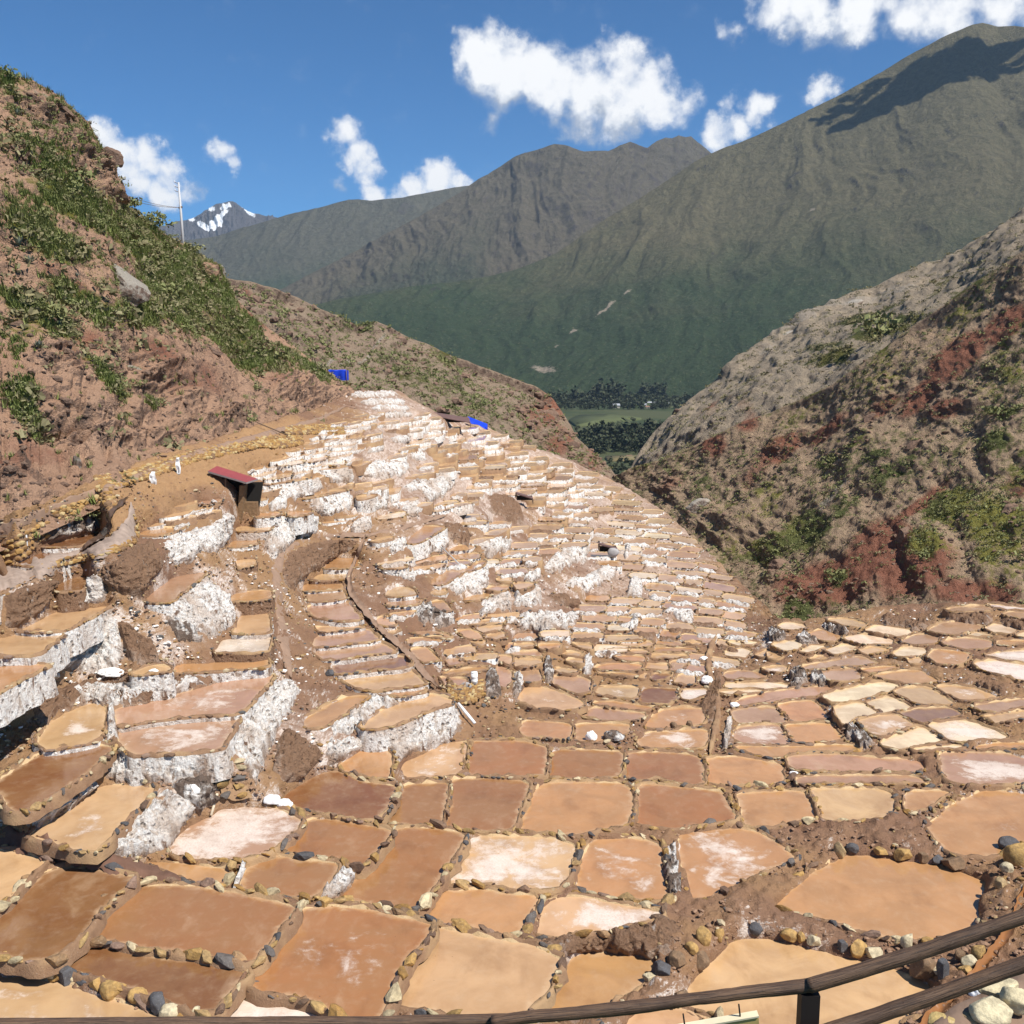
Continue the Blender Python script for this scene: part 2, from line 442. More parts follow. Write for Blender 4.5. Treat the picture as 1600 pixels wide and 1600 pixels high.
def mat_hill(name, soil_a, soil_b, veg, fine=1.0):
    m = NT(name); p = m.pos()
    n0 = m.noise(p, .035 * fine, 6, .6); n1 = m.noise(p, .22 * fine, 7, .65); n2 = m.noise(p, 1.3 * fine, 7, .7); n3 = m.noise(p, 6 * fine, 4, .7)
    u = m.up()
    col = m.mix(n1, soil_a, soil_b)
    col = m.mix(m.rng(n2, .56, .74, 0, .6), col, tuple(min(1, c * 1.55) for c in soil_b))
    red = m.rng(m.math('ADD', m.attr('red'), m.math('MULTIPLY', m.math('SUBTRACT', n1, .5), 1.3)), .36, .85)
    col = m.mix(red, col, m.mix(n2, (.16, .060, .038), (.40, .19, .125)))
    pale = m.rng(m.math('ADD', m.attr('pale'), m.math('MULTIPLY', m.math('SUBTRACT', n2, .5), 1.2)), .45, .7)
    col = m.mix(pale, col, m.mix(n2, (.25, .20, .15), (.50, .43, .35)))
    rock = m.rng(u, .58, .28); rock = m.math('MULTIPLY', rock, m.rng(n2, .35, .6))
    col = m.mix(rock, col, m.mix(n3, (.10, .065, .05), (.26, .18, .14)))
    g = m.math('ADD', m.attr('veg'), m.math('ADD', m.math('MULTIPLY', m.math('SUBTRACT', n1, .5), 1.1), m.math('MULTIPLY', m.math('SUBTRACT', n2, .5), 1.1)))
    gm = m.math('MULTIPLY', m.rng(g, .42, .68), m.rng(u, .2, .5))
    gc = m.mix(n3, tuple(c * .55 for c in veg), veg); gc = m.mix(m.rng(n0, .45, .6), gc, tuple(c * f for c, f in zip(veg, (1.5, 1.25, .9))))
    col = m.mix(gm, col, gc)
    m.base(col).rough(.95); m.b.inputs['Specular IOR Level'].default_value = .08
    m.bump(m.math('ADD', m.math('MULTIPLY', n2, 1.4), m.math('MULTIPLY', n3, .6)), 1.0, .5 / fine); return m.m
def mat_mountain(name, low, high, rock, s, snow=False):
    m = NT(name); p = m.pos(); u = m.up()
    st = m.vmath('MULTIPLY', p, (1.0, 1.0, .45))
    n0 = m.noise(p, .0016 * s, 8, .65); n1 = m.noise(st, .008 * s, 9, .7, .5); n2 = m.noise(st, .035 * s, 9, .75); n3 = m.noise(p, .09 * s, 4, .7)
    h = m.math('ADD', m.attr('alt'), m.math('MULTIPLY', m.math('SUBTRACT', n0, .5), .8))
    col = m.mix(m.rng(h, .18, .72), low, high)
    col = m.mix(m.rng(n2, .35, .7, .75, 0), col, m.mix(.6, col, tuple(c * .35 for c in low)))
    col = m.mix(m.rng(n3, .55, .75, 0, .5), col, tuple(c * 1.7 for c in high))
    rk = m.math('MULTIPLY', m.rng(n1, .56, .68), m.rng(m.attr('rock'), .1, .9, .15, 1.0))
    rk = m.math('MAXIMUM', rk, m.math('MULTIPLY', m.rng(u, .62, .38), m.rng(n2, .4, .6)))
    col = m.mix(rk, col, m.mix(n3, tuple(c * .55 for c in rock), tuple(c * 1.3 for c in rock)))
    pale = m.rng(m.math('ADD', m.attr('pale'), m.math('MULTIPLY', m.math('SUBTRACT', n3, .5), .8)), .5, .7)
    col = m.mix(pale, col, (.30, .25, .19))
    if snow:
        sn = m.rng(m.math('ADD', m.attr('snow'), m.math('MULTIPLY', m.math('SUBTRACT', n2, .5), .9)), .46, .54)
        col = m.mix(sn, col, (.86, .88, .90))
    m.base(col).rough(.95); m.b.inputs['Specular IOR Level'].default_value = .05
    m.bump(m.math('ADD', m.math('MULTIPLY', n1, 1.6), m.math('ADD', n2, m.math('MULTIPLY', n3, .35))), .9, 26 / s); return m.m
def mat_leaf(name, a, b):
    m = NT(name); g = m.n('ShaderNodeNewGeometry'); oi = m.n('ShaderNodeObjectInfo'); p = m.pos()
    n = m.noise(p, .25, 3)
    c = m.mix(g.outputs['Random Per Island'], a, b)
    c = m.mix(m.rng(n, .35, .65, 0, .6), c, m.mix(.5, b, (.16, .13, .06)))
    m.base(c).rough(.7); m.b.inputs['Specular IOR Level'].default_value = .15
    return m.m
# ---------------------------------------------------------------- salt pans: surveyed outlines
# colour letter, salt amount 0-9, outline (bearing units of the photo), optional label
PAN_DATA = """
t6|-60,1522 0,1527 57,1533 100,1541 140,1553 192,1573 242,1593 290,1625 280,1690 -60,1690|tan salt pan with a pale salt sheet, under the row of big ochre boulders
b0|-40,1455 0,1433 35,1401 60,1377 80,1361 100,1357 130,1358 175,1365 208,1374 190,1388 160,1414 142,1437 131,1451 118,1466 92,1487 72,1500 42,1497 0,1490 -40,1486|big dark brown brine pan just below the brown footpath bank, at the left edge
t2|-50,1328 0,1331 25,1333 50,1340 69,1349 48,1364 25,1388 0,1414 -50,1450|small tan pan cut by the left edge, beside the big dark brown pan
m3|210,1389 245,1385 300,1387 370,1399 440,1414 458,1421 452,1431 425,1458 404,1488 392,1502 360,1499 325,1493 275,1483 237,1480 205,1474 170,1467 142,1464 146,1450 162,1425 185,1404|rounded orange brown pan with a wide pale drying margin
b0|97,1505 112,1490 132,1479 170,1482 215,1490 250,1499 285,1500 345,1507 385,1517 370,1535 350,1557 327,1580 312,1579 290,1570 265,1560 232,1550 202,1540 162,1527 140,1522 117,1515|long dark brown pan behind the row of big ochre and grey boulders
p5|472,1423 500,1421 540,1420 575,1424 607,1433 650,1442 667,1448 658,1467 642,1484 629,1500 619,1520 606,1540 602,1562 592,1582 575,1598 545,1592 522,1576 500,1565 465,1555 432,1551 402,1547 389,1541 401,1522 425,1489 438,1465 457,1440|large pinkish brown pan veined with pale salt, near the handrail
w9|340,1598 352,1580 372,1562 400,1556 425,1563 450,1570 485,1571 505,1583 520,1600 525,1650 330,1650|whitish pink crusted pan half hidden by the lowest handrail log
y1|680,1450 695,1454 720,1459 750,1466 800,1475 825,1478 850,1487 871,1500 857,1525 845,1550 822,1575 800,1588 740,1588 692,1578 662,1572 635,1571 617,1562 617,1545 632,1525 650,1500 667,1475 675,1462|large plain tan pan touching the middle of the handrail
o0|895,1495 912,1490 950,1490 990,1494 1027,1502 1015,1515 1005,1532 982,1550 960,1560 945,1572 900,1590 855,1592 862,1572 867,1560 877,1535 885,1510|orange pan under the brown streaked earth wall
y0|985,1590 1005,1578 1060,1578 1085,1585 1105,1592 1125,1610 1110,1660 960,1660|sliver of tan pan showing under the handrail left of the wooden sign
y1|1197,1466 1162,1466 1145,1471 1130,1487 1110,1505 1092,1522 1077,1540 1075,1552 1075,1575 1095,1588 1115,1598 1130,1640 1200,1660 1330,1650 1390,1610 1420,1582 1440,1557 1457,1542 1437,1532 1420,1522 1387,1512 1350,1502 1305,1494 1275,1485 1237,1475|huge tan pan behind the handrail post
o1|1322,1336 1350,1336 1387,1342 1425,1347 1462,1350 1500,1362 1538,1377 1533,1397 1529,1407 1527,1420 1525,1440 1500,1457 1470,1467 1432,1467 1385,1462 1355,1457 1325,1447 1295,1437 1255,1427 1230,1422 1212,1417 1217,1408 1237,1392 1257,1377 1275,1362 1300,1350|huge orange tan pan ringed by ochre stones above the handrail
o4|1537,1237 1562,1236 1600,1241 1660,1255 1660,1312 1600,1318 1570,1327 1550,1335 1525,1336 1495,1335 1477,1327 1465,1310 1453,1292 1470,1277 1482,1263 1500,1254 1520,1246|big rounded orange pan running off the right edge
o7|1067,1301 1087,1297 1125,1296 1162,1297 1180,1301 1200,1311 1215,1320 1227,1330 1239,1340 1225,1347 1200,1356 1182,1365 1160,1375 1137,1386 1112,1397 1085,1406 1080,1387 1072,1360 1065,1340 1064,1315|orange pan with a salt bloom, pointed toward its right end
o6|930,1311 950,1310 987,1311 1017,1317 1032,1325 1030,1340 1032,1362 1037,1385 1041,1402 1035,1407 1000,1405 965,1402 935,1397 907,1390 902,1370 910,1347 920,1325|square pan speckled with white salt grains in its middle
t8|737,1308 800,1308 837,1310 870,1313 894,1322 892,1340 887,1360 880,1377 872,1385 850,1390 800,1389 775,1382 750,1380 700,1381 692,1378 700,1360 715,1340 727,1320|tan pan with one large oval white salt patch
o0|685,1391 707,1394 750,1391 775,1396 800,1399 834,1400 835,1407 827,1425 815,1448 811,1461 800,1461 750,1450 712,1444 682,1441 657,1430 665,1412 672,1400|brown orange pan right under the pan with the oval salt patch
t8|875,1403 905,1402 925,1405 960,1415 1000,1419 1038,1427 1025,1436 1000,1441 970,1447 940,1454 910,1456 887,1460 862,1465 838,1462 845,1442 850,1425 860,1411|tapering salt whitened pan on top of the brown streaked earth wall
o0|620,1297 650,1295 687,1297 722,1304 715,1320 700,1345 687,1365 675,1382 662,1397 650,1417 640,1421 625,1419 585,1412 550,1406 535,1400 540,1396 555,1378 570,1360 587,1342 605,1322 615,1306|long slanting orange brown pan beside the small white salt wall
o2|485,1281 512,1280 550,1287 580,1294 606,1297 605,1307 590,1325 572,1345 562,1356 552,1354 545,1347 525,1340 487,1336 450,1331 440,1327 452,1310 467,1295|tan orange pan with a pale middle above the small white salt wall
o0|412,1340 437,1340 470,1346 500,1347 528,1351 522,1362 512,1376 500,1390 492,1399 475,1403 450,1400 415,1394 378,1389 377,1373 390,1354|plain orange pan left of the small white salt wall
o0|225,1346 250,1347 300,1352 337,1356 360,1359 358,1370 350,1380 337,1385 320,1383 300,1375 275,1367 260,1360 240,1351|narrow orange wedge of a pan between footpath bank and frosted pan
p9|345,1263 400,1262 410,1261 435,1266 468,1281 460,1295 445,1310 430,1322 412,1332 400,1337 375,1344 350,1343 300,1339 275,1334 266,1326 277,1310 297,1290 320,1280 335,1272|pinkish pan frosted white with salt, below the white sacks
t5|155,1228 175,1227 212,1229 240,1232 230,1247 212,1262 195,1277 177,1297 160,1318 150,1330 125,1326 85,1316 48,1306 65,1295 100,1275 125,1257 142,1243|slanting tan pan framed by white salt walls on both long sides
b1|62,1182 87,1176 125,1171 155,1166 172,1170 160,1182 145,1197 135,1207 107,1225 90,1237 67,1251 45,1262 37,1268 22,1265 15,1252 0,1235 -10,1228 0,1221 25,1205 37,1197|slanting brown pan at the left edge above a long white salt wall
t5|100,1116 125,1106 140,1100 156,1097 161,1110 161,1130 155,1147 149,1158 120,1165 75,1171 63,1160 70,1147 80,1130|small leaf shaped tan pan whitened with salt
p6|182,1108 225,1101 275,1086 325,1072 375,1058 400,1055 424,1057 415,1070 397,1087 382,1104 370,1115 350,1116 300,1119 250,1124 212,1131 187,1135|long pinkish pan, upper of a pair, with cloudy salt at its left end
p7|190,1141 225,1136 262,1130 312,1126 368,1121 360,1140 347,1158 340,1171 300,1175 250,1178 212,1179 192,1162 187,1150|long pinkish pan, lower of a pair, clouded all over with salt
o2|-40,1037 0,1038 42,1038 80,1040 62,1047 30,1062 0,1079 -40,1096|orange pan corner at the left edge above a narrow white wall
y1|-40,1000 0,997 20,992 62,991 94,993 85,1002 72,1010 57,1024 0,1026 -40,1027|cream pan at the left edge beside the tall white salt wall
t0|27,985 60,970 87,956 120,951 152,948 173,946 145,961 120,974 100,985 62,989|tan pan resting on top of the tall white salt wall
b0|80,920 100,907 120,901 138,898 136,912 125,924 100,926|
b0|62,854 100,845 130,837 158,831 160,840 150,850 125,854 75,856|
b0|25,882 62,863 100,860 132,861 117,867 75,880 57,887|
o0|215,831 245,827 275,824 290,823 270,832 250,839 225,838|
p3|227,935 250,917 270,901 300,896 319,894 300,912 280,927 260,943 237,942|
t1|368,822 428,820 415,831 368,832|
o0|362,844 400,841 398,852 357,857|
t0|370,875 400,874 397,882 375,890|
o1|362,928 400,923 422,923 421,936 400,940 363,941|
t1|377,960 400,957 416,957 419,989 400,990 369,990 373,972|
w6|348,1000 400,994 419,993 417,1017 400,1020 338,1020|
o2|270,1038 325,1036 400,1031 416,1029 416,1043 400,1043 337,1049 275,1053|
t2|217,1046 237,1040 264,1041 266,1050 250,1053 212,1056 204,1053|
o1|512,878 525,871 559,870 559,886 540,889 508,889|
t4|497,896 542,893 540,902 530,907 485,908|
o3|475,911 531,909 534,917 531,922 474,925|
p2|475,928 534,923 539,935 520,939 487,941|
p1|483,952 487,946 540,941 550,952 561,969 540,971 495,965|
t0|495,980 550,977 569,980 540,985 500,989|
p1|492,996 525,990 572,983 590,999 575,1003 550,1005 512,1010 492,1011|
p0|492,1016 525,1012 590,1005 607,1012 616,1019 575,1023 540,1029 508,1031 497,1024|
d0|520,1037 550,1032 590,1027 625,1026 637,1032 641,1040 625,1043 590,1046 555,1050 527,1054|
t3|530,1059 575,1053 635,1047 650,1058 661,1069 625,1074 580,1080 560,1073 540,1064|
o1|588,1086 625,1078 662,1075 665,1082 640,1086 620,1089|
o1|475,1127 485,1120 510,1106 535,1093 560,1087 688,1090 620,1100 572,1089 555,1100 540,1112 520,1125 500,1137 485,1139|
y2|567,1136 575,1126 600,1111 625,1101 650,1090 670,1086 690,1090 704,1095 699,1101 675,1107 650,1117 625,1129 600,1136 575,1139|pointed yellow tan pan crowning the big white wall in the centre
b0|505,1207 525,1207 540,1211 555,1219 575,1225 600,1227 617,1231 612,1248 597,1266 583,1281 550,1277 512,1271 482,1265 457,1259 444,1245 460,1231 482,1218|dark brown pan with a bowed top edge right of the grey rubble slope
b0|634,1227 665,1225 699,1224 697,1245 691,1270 685,1293 662,1291 630,1287 598,1282 615,1262 627,1245|narrow dark brown pan, second from the rubble slope in its row
b0|707,1219 737,1217 800,1217 825,1225 818,1245 808,1267 803,1285 798,1296 775,1297 737,1295 699,1295 701,1275|square brown pan, third from the rubble slope in its row
o3|850,1225 875,1223 925,1224 970,1226 981,1231 984,1250 985,1270 975,1286 970,1291 935,1296 900,1302 850,1300 814,1296 820,1275 830,1250 838,1236|orange brown pan with a paler lower left corner, fourth from the rubble slope
b0|1000,1227 1025,1227 1062,1231 1100,1235 1128,1238 1134,1257 1145,1277 1143,1282 1112,1286 1075,1290 1050,1295 1025,1293 996,1288 995,1275 999,1247|wide brown pan, fifth from the rubble slope, above two salted square pans
o1|1153,1241 1200,1238 1256,1237 1266,1255 1276,1279 1250,1283 1220,1288 1200,1291 1169,1291 1162,1270|orange pan left of the thin dark stone divider
t1|1268,1233 1312,1233 1370,1233 1391,1240 1397,1255 1395,1269 1375,1278 1350,1279 1312,1281 1287,1281 1281,1262 1273,1245|pale orange pan right of the thin dark stone divider
o0|1416,1241 1425,1236 1450,1235 1483,1237 1472,1245 1455,1255 1440,1266 1420,1271 1415,1265|small triangular orange pan beside the big rounded pan
p2|1245,1215 1275,1213 1325,1212 1375,1212 1425,1212 1438,1216 1450,1224 1400,1225 1325,1224 1262,1225 1245,1224|
p7|1473,1178 1525,1177 1575,1178 1597,1185 1640,1190 1640,1226 1600,1221 1562,1223 1512,1224 1487,1221 1478,1205|pinkish pan with a white salt centre at the right edge
p0|1236,1183 1275,1180 1337,1181 1380,1187 1415,1187 1440,1191 1444,1199 1432,1205 1375,1203 1312,1205 1250,1204 1236,1198|
o0|1106,1186 1150,1183 1200,1191 1221,1197 1217,1207 1224,1216 1212,1224 1200,1225 1150,1226 1112,1224 1106,1221 1106,1200|
b0|981,1178 1025,1176 1075,1180 1089,1183 1095,1197 1095,1219 1094,1226 1065,1221 1025,1215 998,1218 975,1212 978,1200|
b2|863,1173 912,1173 969,1176 968,1197 963,1208 958,1214 912,1215 860,1216 857,1205|
b1|733,1160 800,1158 832,1163 852,1168 850,1185 848,1200 848,1210 800,1212 775,1212 733,1209 734,1180|
y6|629,1192 650,1183 672,1173 697,1161 726,1161 724,1175 721,1197 719,1205 700,1211 662,1215 633,1216|cream pan with cloudy salt at the foot of the big white wall
o1|532,1195 550,1181 570,1168 600,1171 609,1180 610,1197 606,1214 590,1217 560,1210 534,1203|
t4|824,1070 850,1075 875,1083 908,1097 908,1102 885,1109 850,1106 817,1101 810,1087|
o0|822,1126 889,1131 890,1147 885,1155 850,1151 827,1154 812,1141|
o1|901,1132 940,1131 983,1132 980,1145 957,1150 940,1159 917,1160 901,1155|
p2|913,1111 930,1106 975,1112 1010,1116 995,1124 960,1129 912,1120|
o0|924,1097 962,1096 1023,1106 1012,1110 975,1109 936,1103|
o5|1007,1137 1014,1125 1034,1111 1070,1106 1097,1108 1098,1122 1095,1131 1062,1135 1025,1139|
o7|999,1160 1007,1148 1025,1145 1075,1141 1105,1141 1103,1155 1095,1169 1050,1169 1003,1168|
b0|1004,1076 1025,1075 1058,1077 1055,1092 1040,1101 1020,1099 999,1096|
t5|933,1073 975,1073 997,1075 990,1094 975,1091 932,1085|
p3|866,1056 900,1057 920,1062 920,1084 905,1085 880,1076 866,1070|
p1|813,1048 840,1045 846,1061 842,1066 817,1065|
w8|1066,1078 1106,1077 1104,1086 1082,1095 1063,1091|
t0|1063,1053 1086,1055 1084,1070 1054,1068|
b0|1021,1053 1050,1053 1041,1061 1017,1063|
t1|1008,1036 1044,1038 1041,1049 1008,1046|
p1|1048,1033 1074,1033 1065,1044 1059,1049 1046,1049|
o1|931,1042 955,1036 1001,1038 999,1048 960,1048 925,1046|
o0|928,1051 960,1052 994,1053 991,1059 960,1056|
o0|998,1051 1011,1052 1006,1061 998,1061|
o2|958,1025 1006,1025 1004,1035 975,1033|
t0|951,1016 1010,1016 1011,1021 956,1021|
o0|1023,1012 1086,1013 1086,1019 1021,1019|
t0|1018,1022 1074,1023 1071,1029 1017,1029|
t0|971,1003 1019,1002 1016,1011 967,1010|
t1|1070,1003 1094,1003 1093,1009 1072,1007|
o0|1026,1001 1064,1003 1066,1009 1025,1009|
p1|801,1019 844,1017 845,1026 801,1025|
t4|801,1029 846,1030 845,1039 808,1044|
t0|806,1006 834,1005 832,1011 804,1013|
o0|842,1007 877,1005 873,1014 846,1015|
o0|879,1018 910,1020 906,1026 881,1025|
p2|886,1030 909,1029 911,1039 888,1036|
p0|890,1006 924,1007 925,1018 913,1014|
t1|868,1043 901,1046 899,1054 869,1051|
p2|1134,1051 1162,1047 1198,1053 1196,1061 1170,1061 1133,1061|
t3|1134,1068 1200,1067 1230,1070 1231,1075 1200,1079 1134,1076|
y1|1126,1081 1175,1078 1195,1080 1162,1084 1125,1086|
p1|1150,1100 1162,1093 1200,1083 1225,1080 1262,1075 1317,1072 1300,1076 1275,1086 1237,1090 1200,1096 1153,1103|
p3|1144,1111 1175,1106 1208,1105 1220,1117 1228,1129 1200,1130 1157,1131 1149,1125|
o1|1217,1103 1237,1097 1270,1095 1276,1100 1286,1110 1294,1122 1275,1126 1242,1128 1228,1116|
p7|1147,1150 1157,1137 1200,1133 1216,1133 1225,1147 1235,1163 1200,1165 1152,1161|
o1|1227,1133 1262,1132 1296,1131 1305,1142 1315,1155 1287,1159 1247,1164 1237,1150|
o0|1147,1167 1200,1168 1262,1167 1307,1165 1338,1166 1343,1171 1325,1174 1267,1176 1225,1179 1200,1185 1190,1180 1165,1174|
y1|1287,1087 1312,1081 1350,1072 1384,1066 1403,1072 1397,1078 1362,1086 1325,1095 1302,1099 1293,1092|long tan pan, upper edge curved, left of the dark divider of the cream cluster
y2|1304,1106 1347,1098 1358,1107 1372,1116 1350,1119 1330,1123 1322,1134 1313,1122|
y5|1353,1098 1390,1088 1408,1097 1424,1107 1400,1110 1378,1115 1366,1106|
t5|1398,1083 1408,1075 1450,1073 1469,1086 1489,1099 1470,1101 1437,1101 1418,1091|
t6|1463,1073 1487,1071 1525,1076 1559,1089 1537,1093 1507,1096 1484,1085|
t7|1343,1126 1370,1120 1399,1117 1414,1126 1427,1134 1400,1143 1373,1153 1358,1142|
d1|1407,1115 1437,1107 1486,1106 1502,1116 1480,1121 1440,1129 1421,1121|
y2|1377,1160 1412,1146 1439,1137 1459,1148 1475,1159 1450,1161 1420,1169 1405,1173 1387,1167|
t8|1452,1133 1500,1126 1525,1131 1555,1143 1574,1154 1537,1156 1487,1159 1471,1146|
p2|1524,1103 1555,1098 1600,1092 1640,1096 1640,1107 1600,1105 1562,1113 1533,1111|
t4|1537,1121 1562,1117 1600,1111 1640,1113 1640,1124 1600,1121 1575,1125 1555,1130|
y1|1419,1174 1450,1167 1500,1165 1508,1171 1475,1169 1445,1172|
o0|1523,1166 1562,1161 1600,1161 1640,1166 1640,1176 1600,1169 1562,1170 1527,1171|
p3|1257,1041 1300,1033 1347,1026 1358,1032 1374,1037 1340,1039 1300,1043 1275,1046 1257,1046|
p3|1282,1048 1310,1045 1335,1045 1345,1055 1340,1064 1300,1065 1293,1059|
o0|1343,1046 1375,1042 1404,1041 1405,1044 1385,1048 1357,1053|
o1|1364,1056 1412,1048 1437,1048 1452,1057 1465,1065 1425,1069 1396,1064|
o5|1452,1025 1466,1015 1500,1018 1513,1021 1510,1030 1501,1038 1466,1038|
y0|1394,1022 1415,1011 1437,1011 1448,1016 1443,1022 1412,1028|
o0|1417,1030 1440,1027 1436,1036 1425,1038|
w7|1538,1025 1560,1020 1600,1017 1640,1017 1640,1034 1600,1034 1562,1030|
w9|1527,1036 1555,1033 1600,1040 1640,1041 1640,1068 1600,1063 1562,1054 1536,1046|white salt crusted round pan near the right edge, above the dark pit
p3|1474,1007 1481,1000 1512,997 1548,1001 1548,1011 1525,1015 1500,1013|
o0|1559,1009 1561,1001 1640,1001 1640,1009 1600,1006|
p2|1452,986 1475,973 1500,972 1535,978 1519,985 1495,993 1475,991|
y0|1502,994 1522,988 1558,994 1525,996|
y1|1539,982 1555,975 1575,978 1590,985 1579,991 1555,989|
y0|1585,995 1600,988 1640,986 1640,997|
p1|1412,1000 1435,991 1450,992 1468,996 1459,1006 1440,1009 1414,1005|
t4|1352,986 1372,977 1400,981 1430,986 1405,996 1376,991|
y3|1319,997 1345,991 1375,995 1395,1000 1390,1008 1355,1006 1332,1003|
o1|1262,991 1282,983 1307,991 1313,994 1300,1004 1286,1001|
y0|1214,980 1230,972 1255,976 1259,981 1232,985|
t3|1293,969 1300,966 1330,967 1355,975 1345,981 1322,978|
y1|1206,1007 1242,1001 1258,1006 1245,1015 1227,1018|
y1|1247,1019 1270,1008 1293,1010 1282,1015 1264,1021|
y2|1287,1017 1320,1007 1340,1011 1325,1018 1307,1024|
t1|1342,1017 1362,1010 1390,1015 1375,1020 1352,1023|
p1|1201,1018 1223,1027 1215,1031 1201,1030|
y1|1262,1031 1280,1025 1298,1026 1287,1029|
t6|1192,1046 1200,1041 1230,1041 1222,1051 1200,1049|
y1|1134,1018 1160,1013 1173,1017 1162,1029 1137,1026|
y0|1137,1003 1188,1003 1174,1009 1150,1010|
p0|1180,1024 1200,1015 1208,1020 1198,1029|
p4|1477,955 1490,949 1540,946 1553,954 1500,957|
w7|1542,944 1600,950 1640,954 1600,954 1560,952|
p2|1566,960 1580,956 1640,959 1640,969 1590,966|
t1|605,927 615,918 630,916 645,922 650,930 605,934|
p0|605,938 652,937 660,936 652,946 607,949|
y1|582,972 600,961 615,970 618,978 596,980 583,972|
y1|603,987 620,983 624,986 608,992|
p0|632,986 675,985 700,993 704,999 670,996|
o0|642,1015 662,1011 675,1021 685,1032 662,1036|
p2|697,1032 707,1027 728,1037 705,1041|
o0|688,1053 710,1047 760,1042 758,1049 735,1051 702,1056|
p0|684,1058 729,1061 724,1070 720,1076 703,1079 696,1067|
p0|777,1038 798,1050 798,1066 786,1078 779,1060|
y1|764,1023 798,1025 798,1041 785,1034 771,1030|
y0|734,1001 759,1001 756,1009 741,1006|
o0|714,986 732,983 749,990 753,999 733,999|
y0|732,972 788,966 786,974 736,978|
y0|744,981 785,977 781,984 754,989|
y0|762,992 786,988 788,999 764,999|
o0|673,941 690,937 699,947 705,956 676,958|
t1|591,884 625,883 638,886 625,890 602,890|
o0|579,846 612,838 614,844 587,849|
o0|637,847 642,838 662,822 695,823 682,831 660,844 645,851|
o0|675,913 679,903 702,891 735,886 757,876 748,887 720,896 695,911 684,915|
p1|673,923 698,921 694,929 677,930|
o0|722,937 732,931 768,926 763,932 745,939 727,941|
p1|759,922 767,916 798,916 789,922 776,924|
p0|777,905 798,901 798,910 778,910|
y0|729,847 750,841 774,840 757,845 741,851|
o0|752,836 775,828 796,826 775,837|
y0|801,911 833,911 829,917 811,923|
t1|457,780 510,768 536,765 539,767 505,774 477,780|
t1|401,778 416,776 414,781 401,783|
o0|401,801 436,800 434,807 401,810|
o0|449,798 486,798 482,804 456,810|
o0|557,776 590,773 584,777 562,783|
p0|519,810 540,805 561,803 545,809|
o0|559,754 595,751 616,748 590,755 563,759|
o0|602,762 624,761 621,771 608,774|
y0|622,747 650,742 680,738 662,743 640,746|
y0|656,800 682,793 731,785 736,787 700,794 690,799|
o0|486,732 540,728 540,731 500,735|
o0|549,725 580,721 572,725 556,730|
o0|407,755 481,746 481,748 413,759|
p5|-40,884 0,884 25,888 54,896 42,906 0,926 -40,940|
"""
PANS = []
for _l in PAN_DATA.strip().split("\n"):
    _c, _p, _t = _l.split("|")
    _pts = [tuple(float(v) for v in q.split(",")) for q in _p.split()]
    PANS.append(dict(col=_c[0], salt=int(_c[1]) / 9.0, pts=_pts, label=_t.strip()))
# fix one outline whose spur doubles back
for _p in PANS:
    if _p['pts'][0] == (475.0, 1127.0):
        _p['pts'] = [(475,1127),(485,1120),(510,1106),(535,1093),(558,1087),(574,1088),(572,1090),(555,1100),(540,1112),(520,1125),(500,1137),(485,1139)]

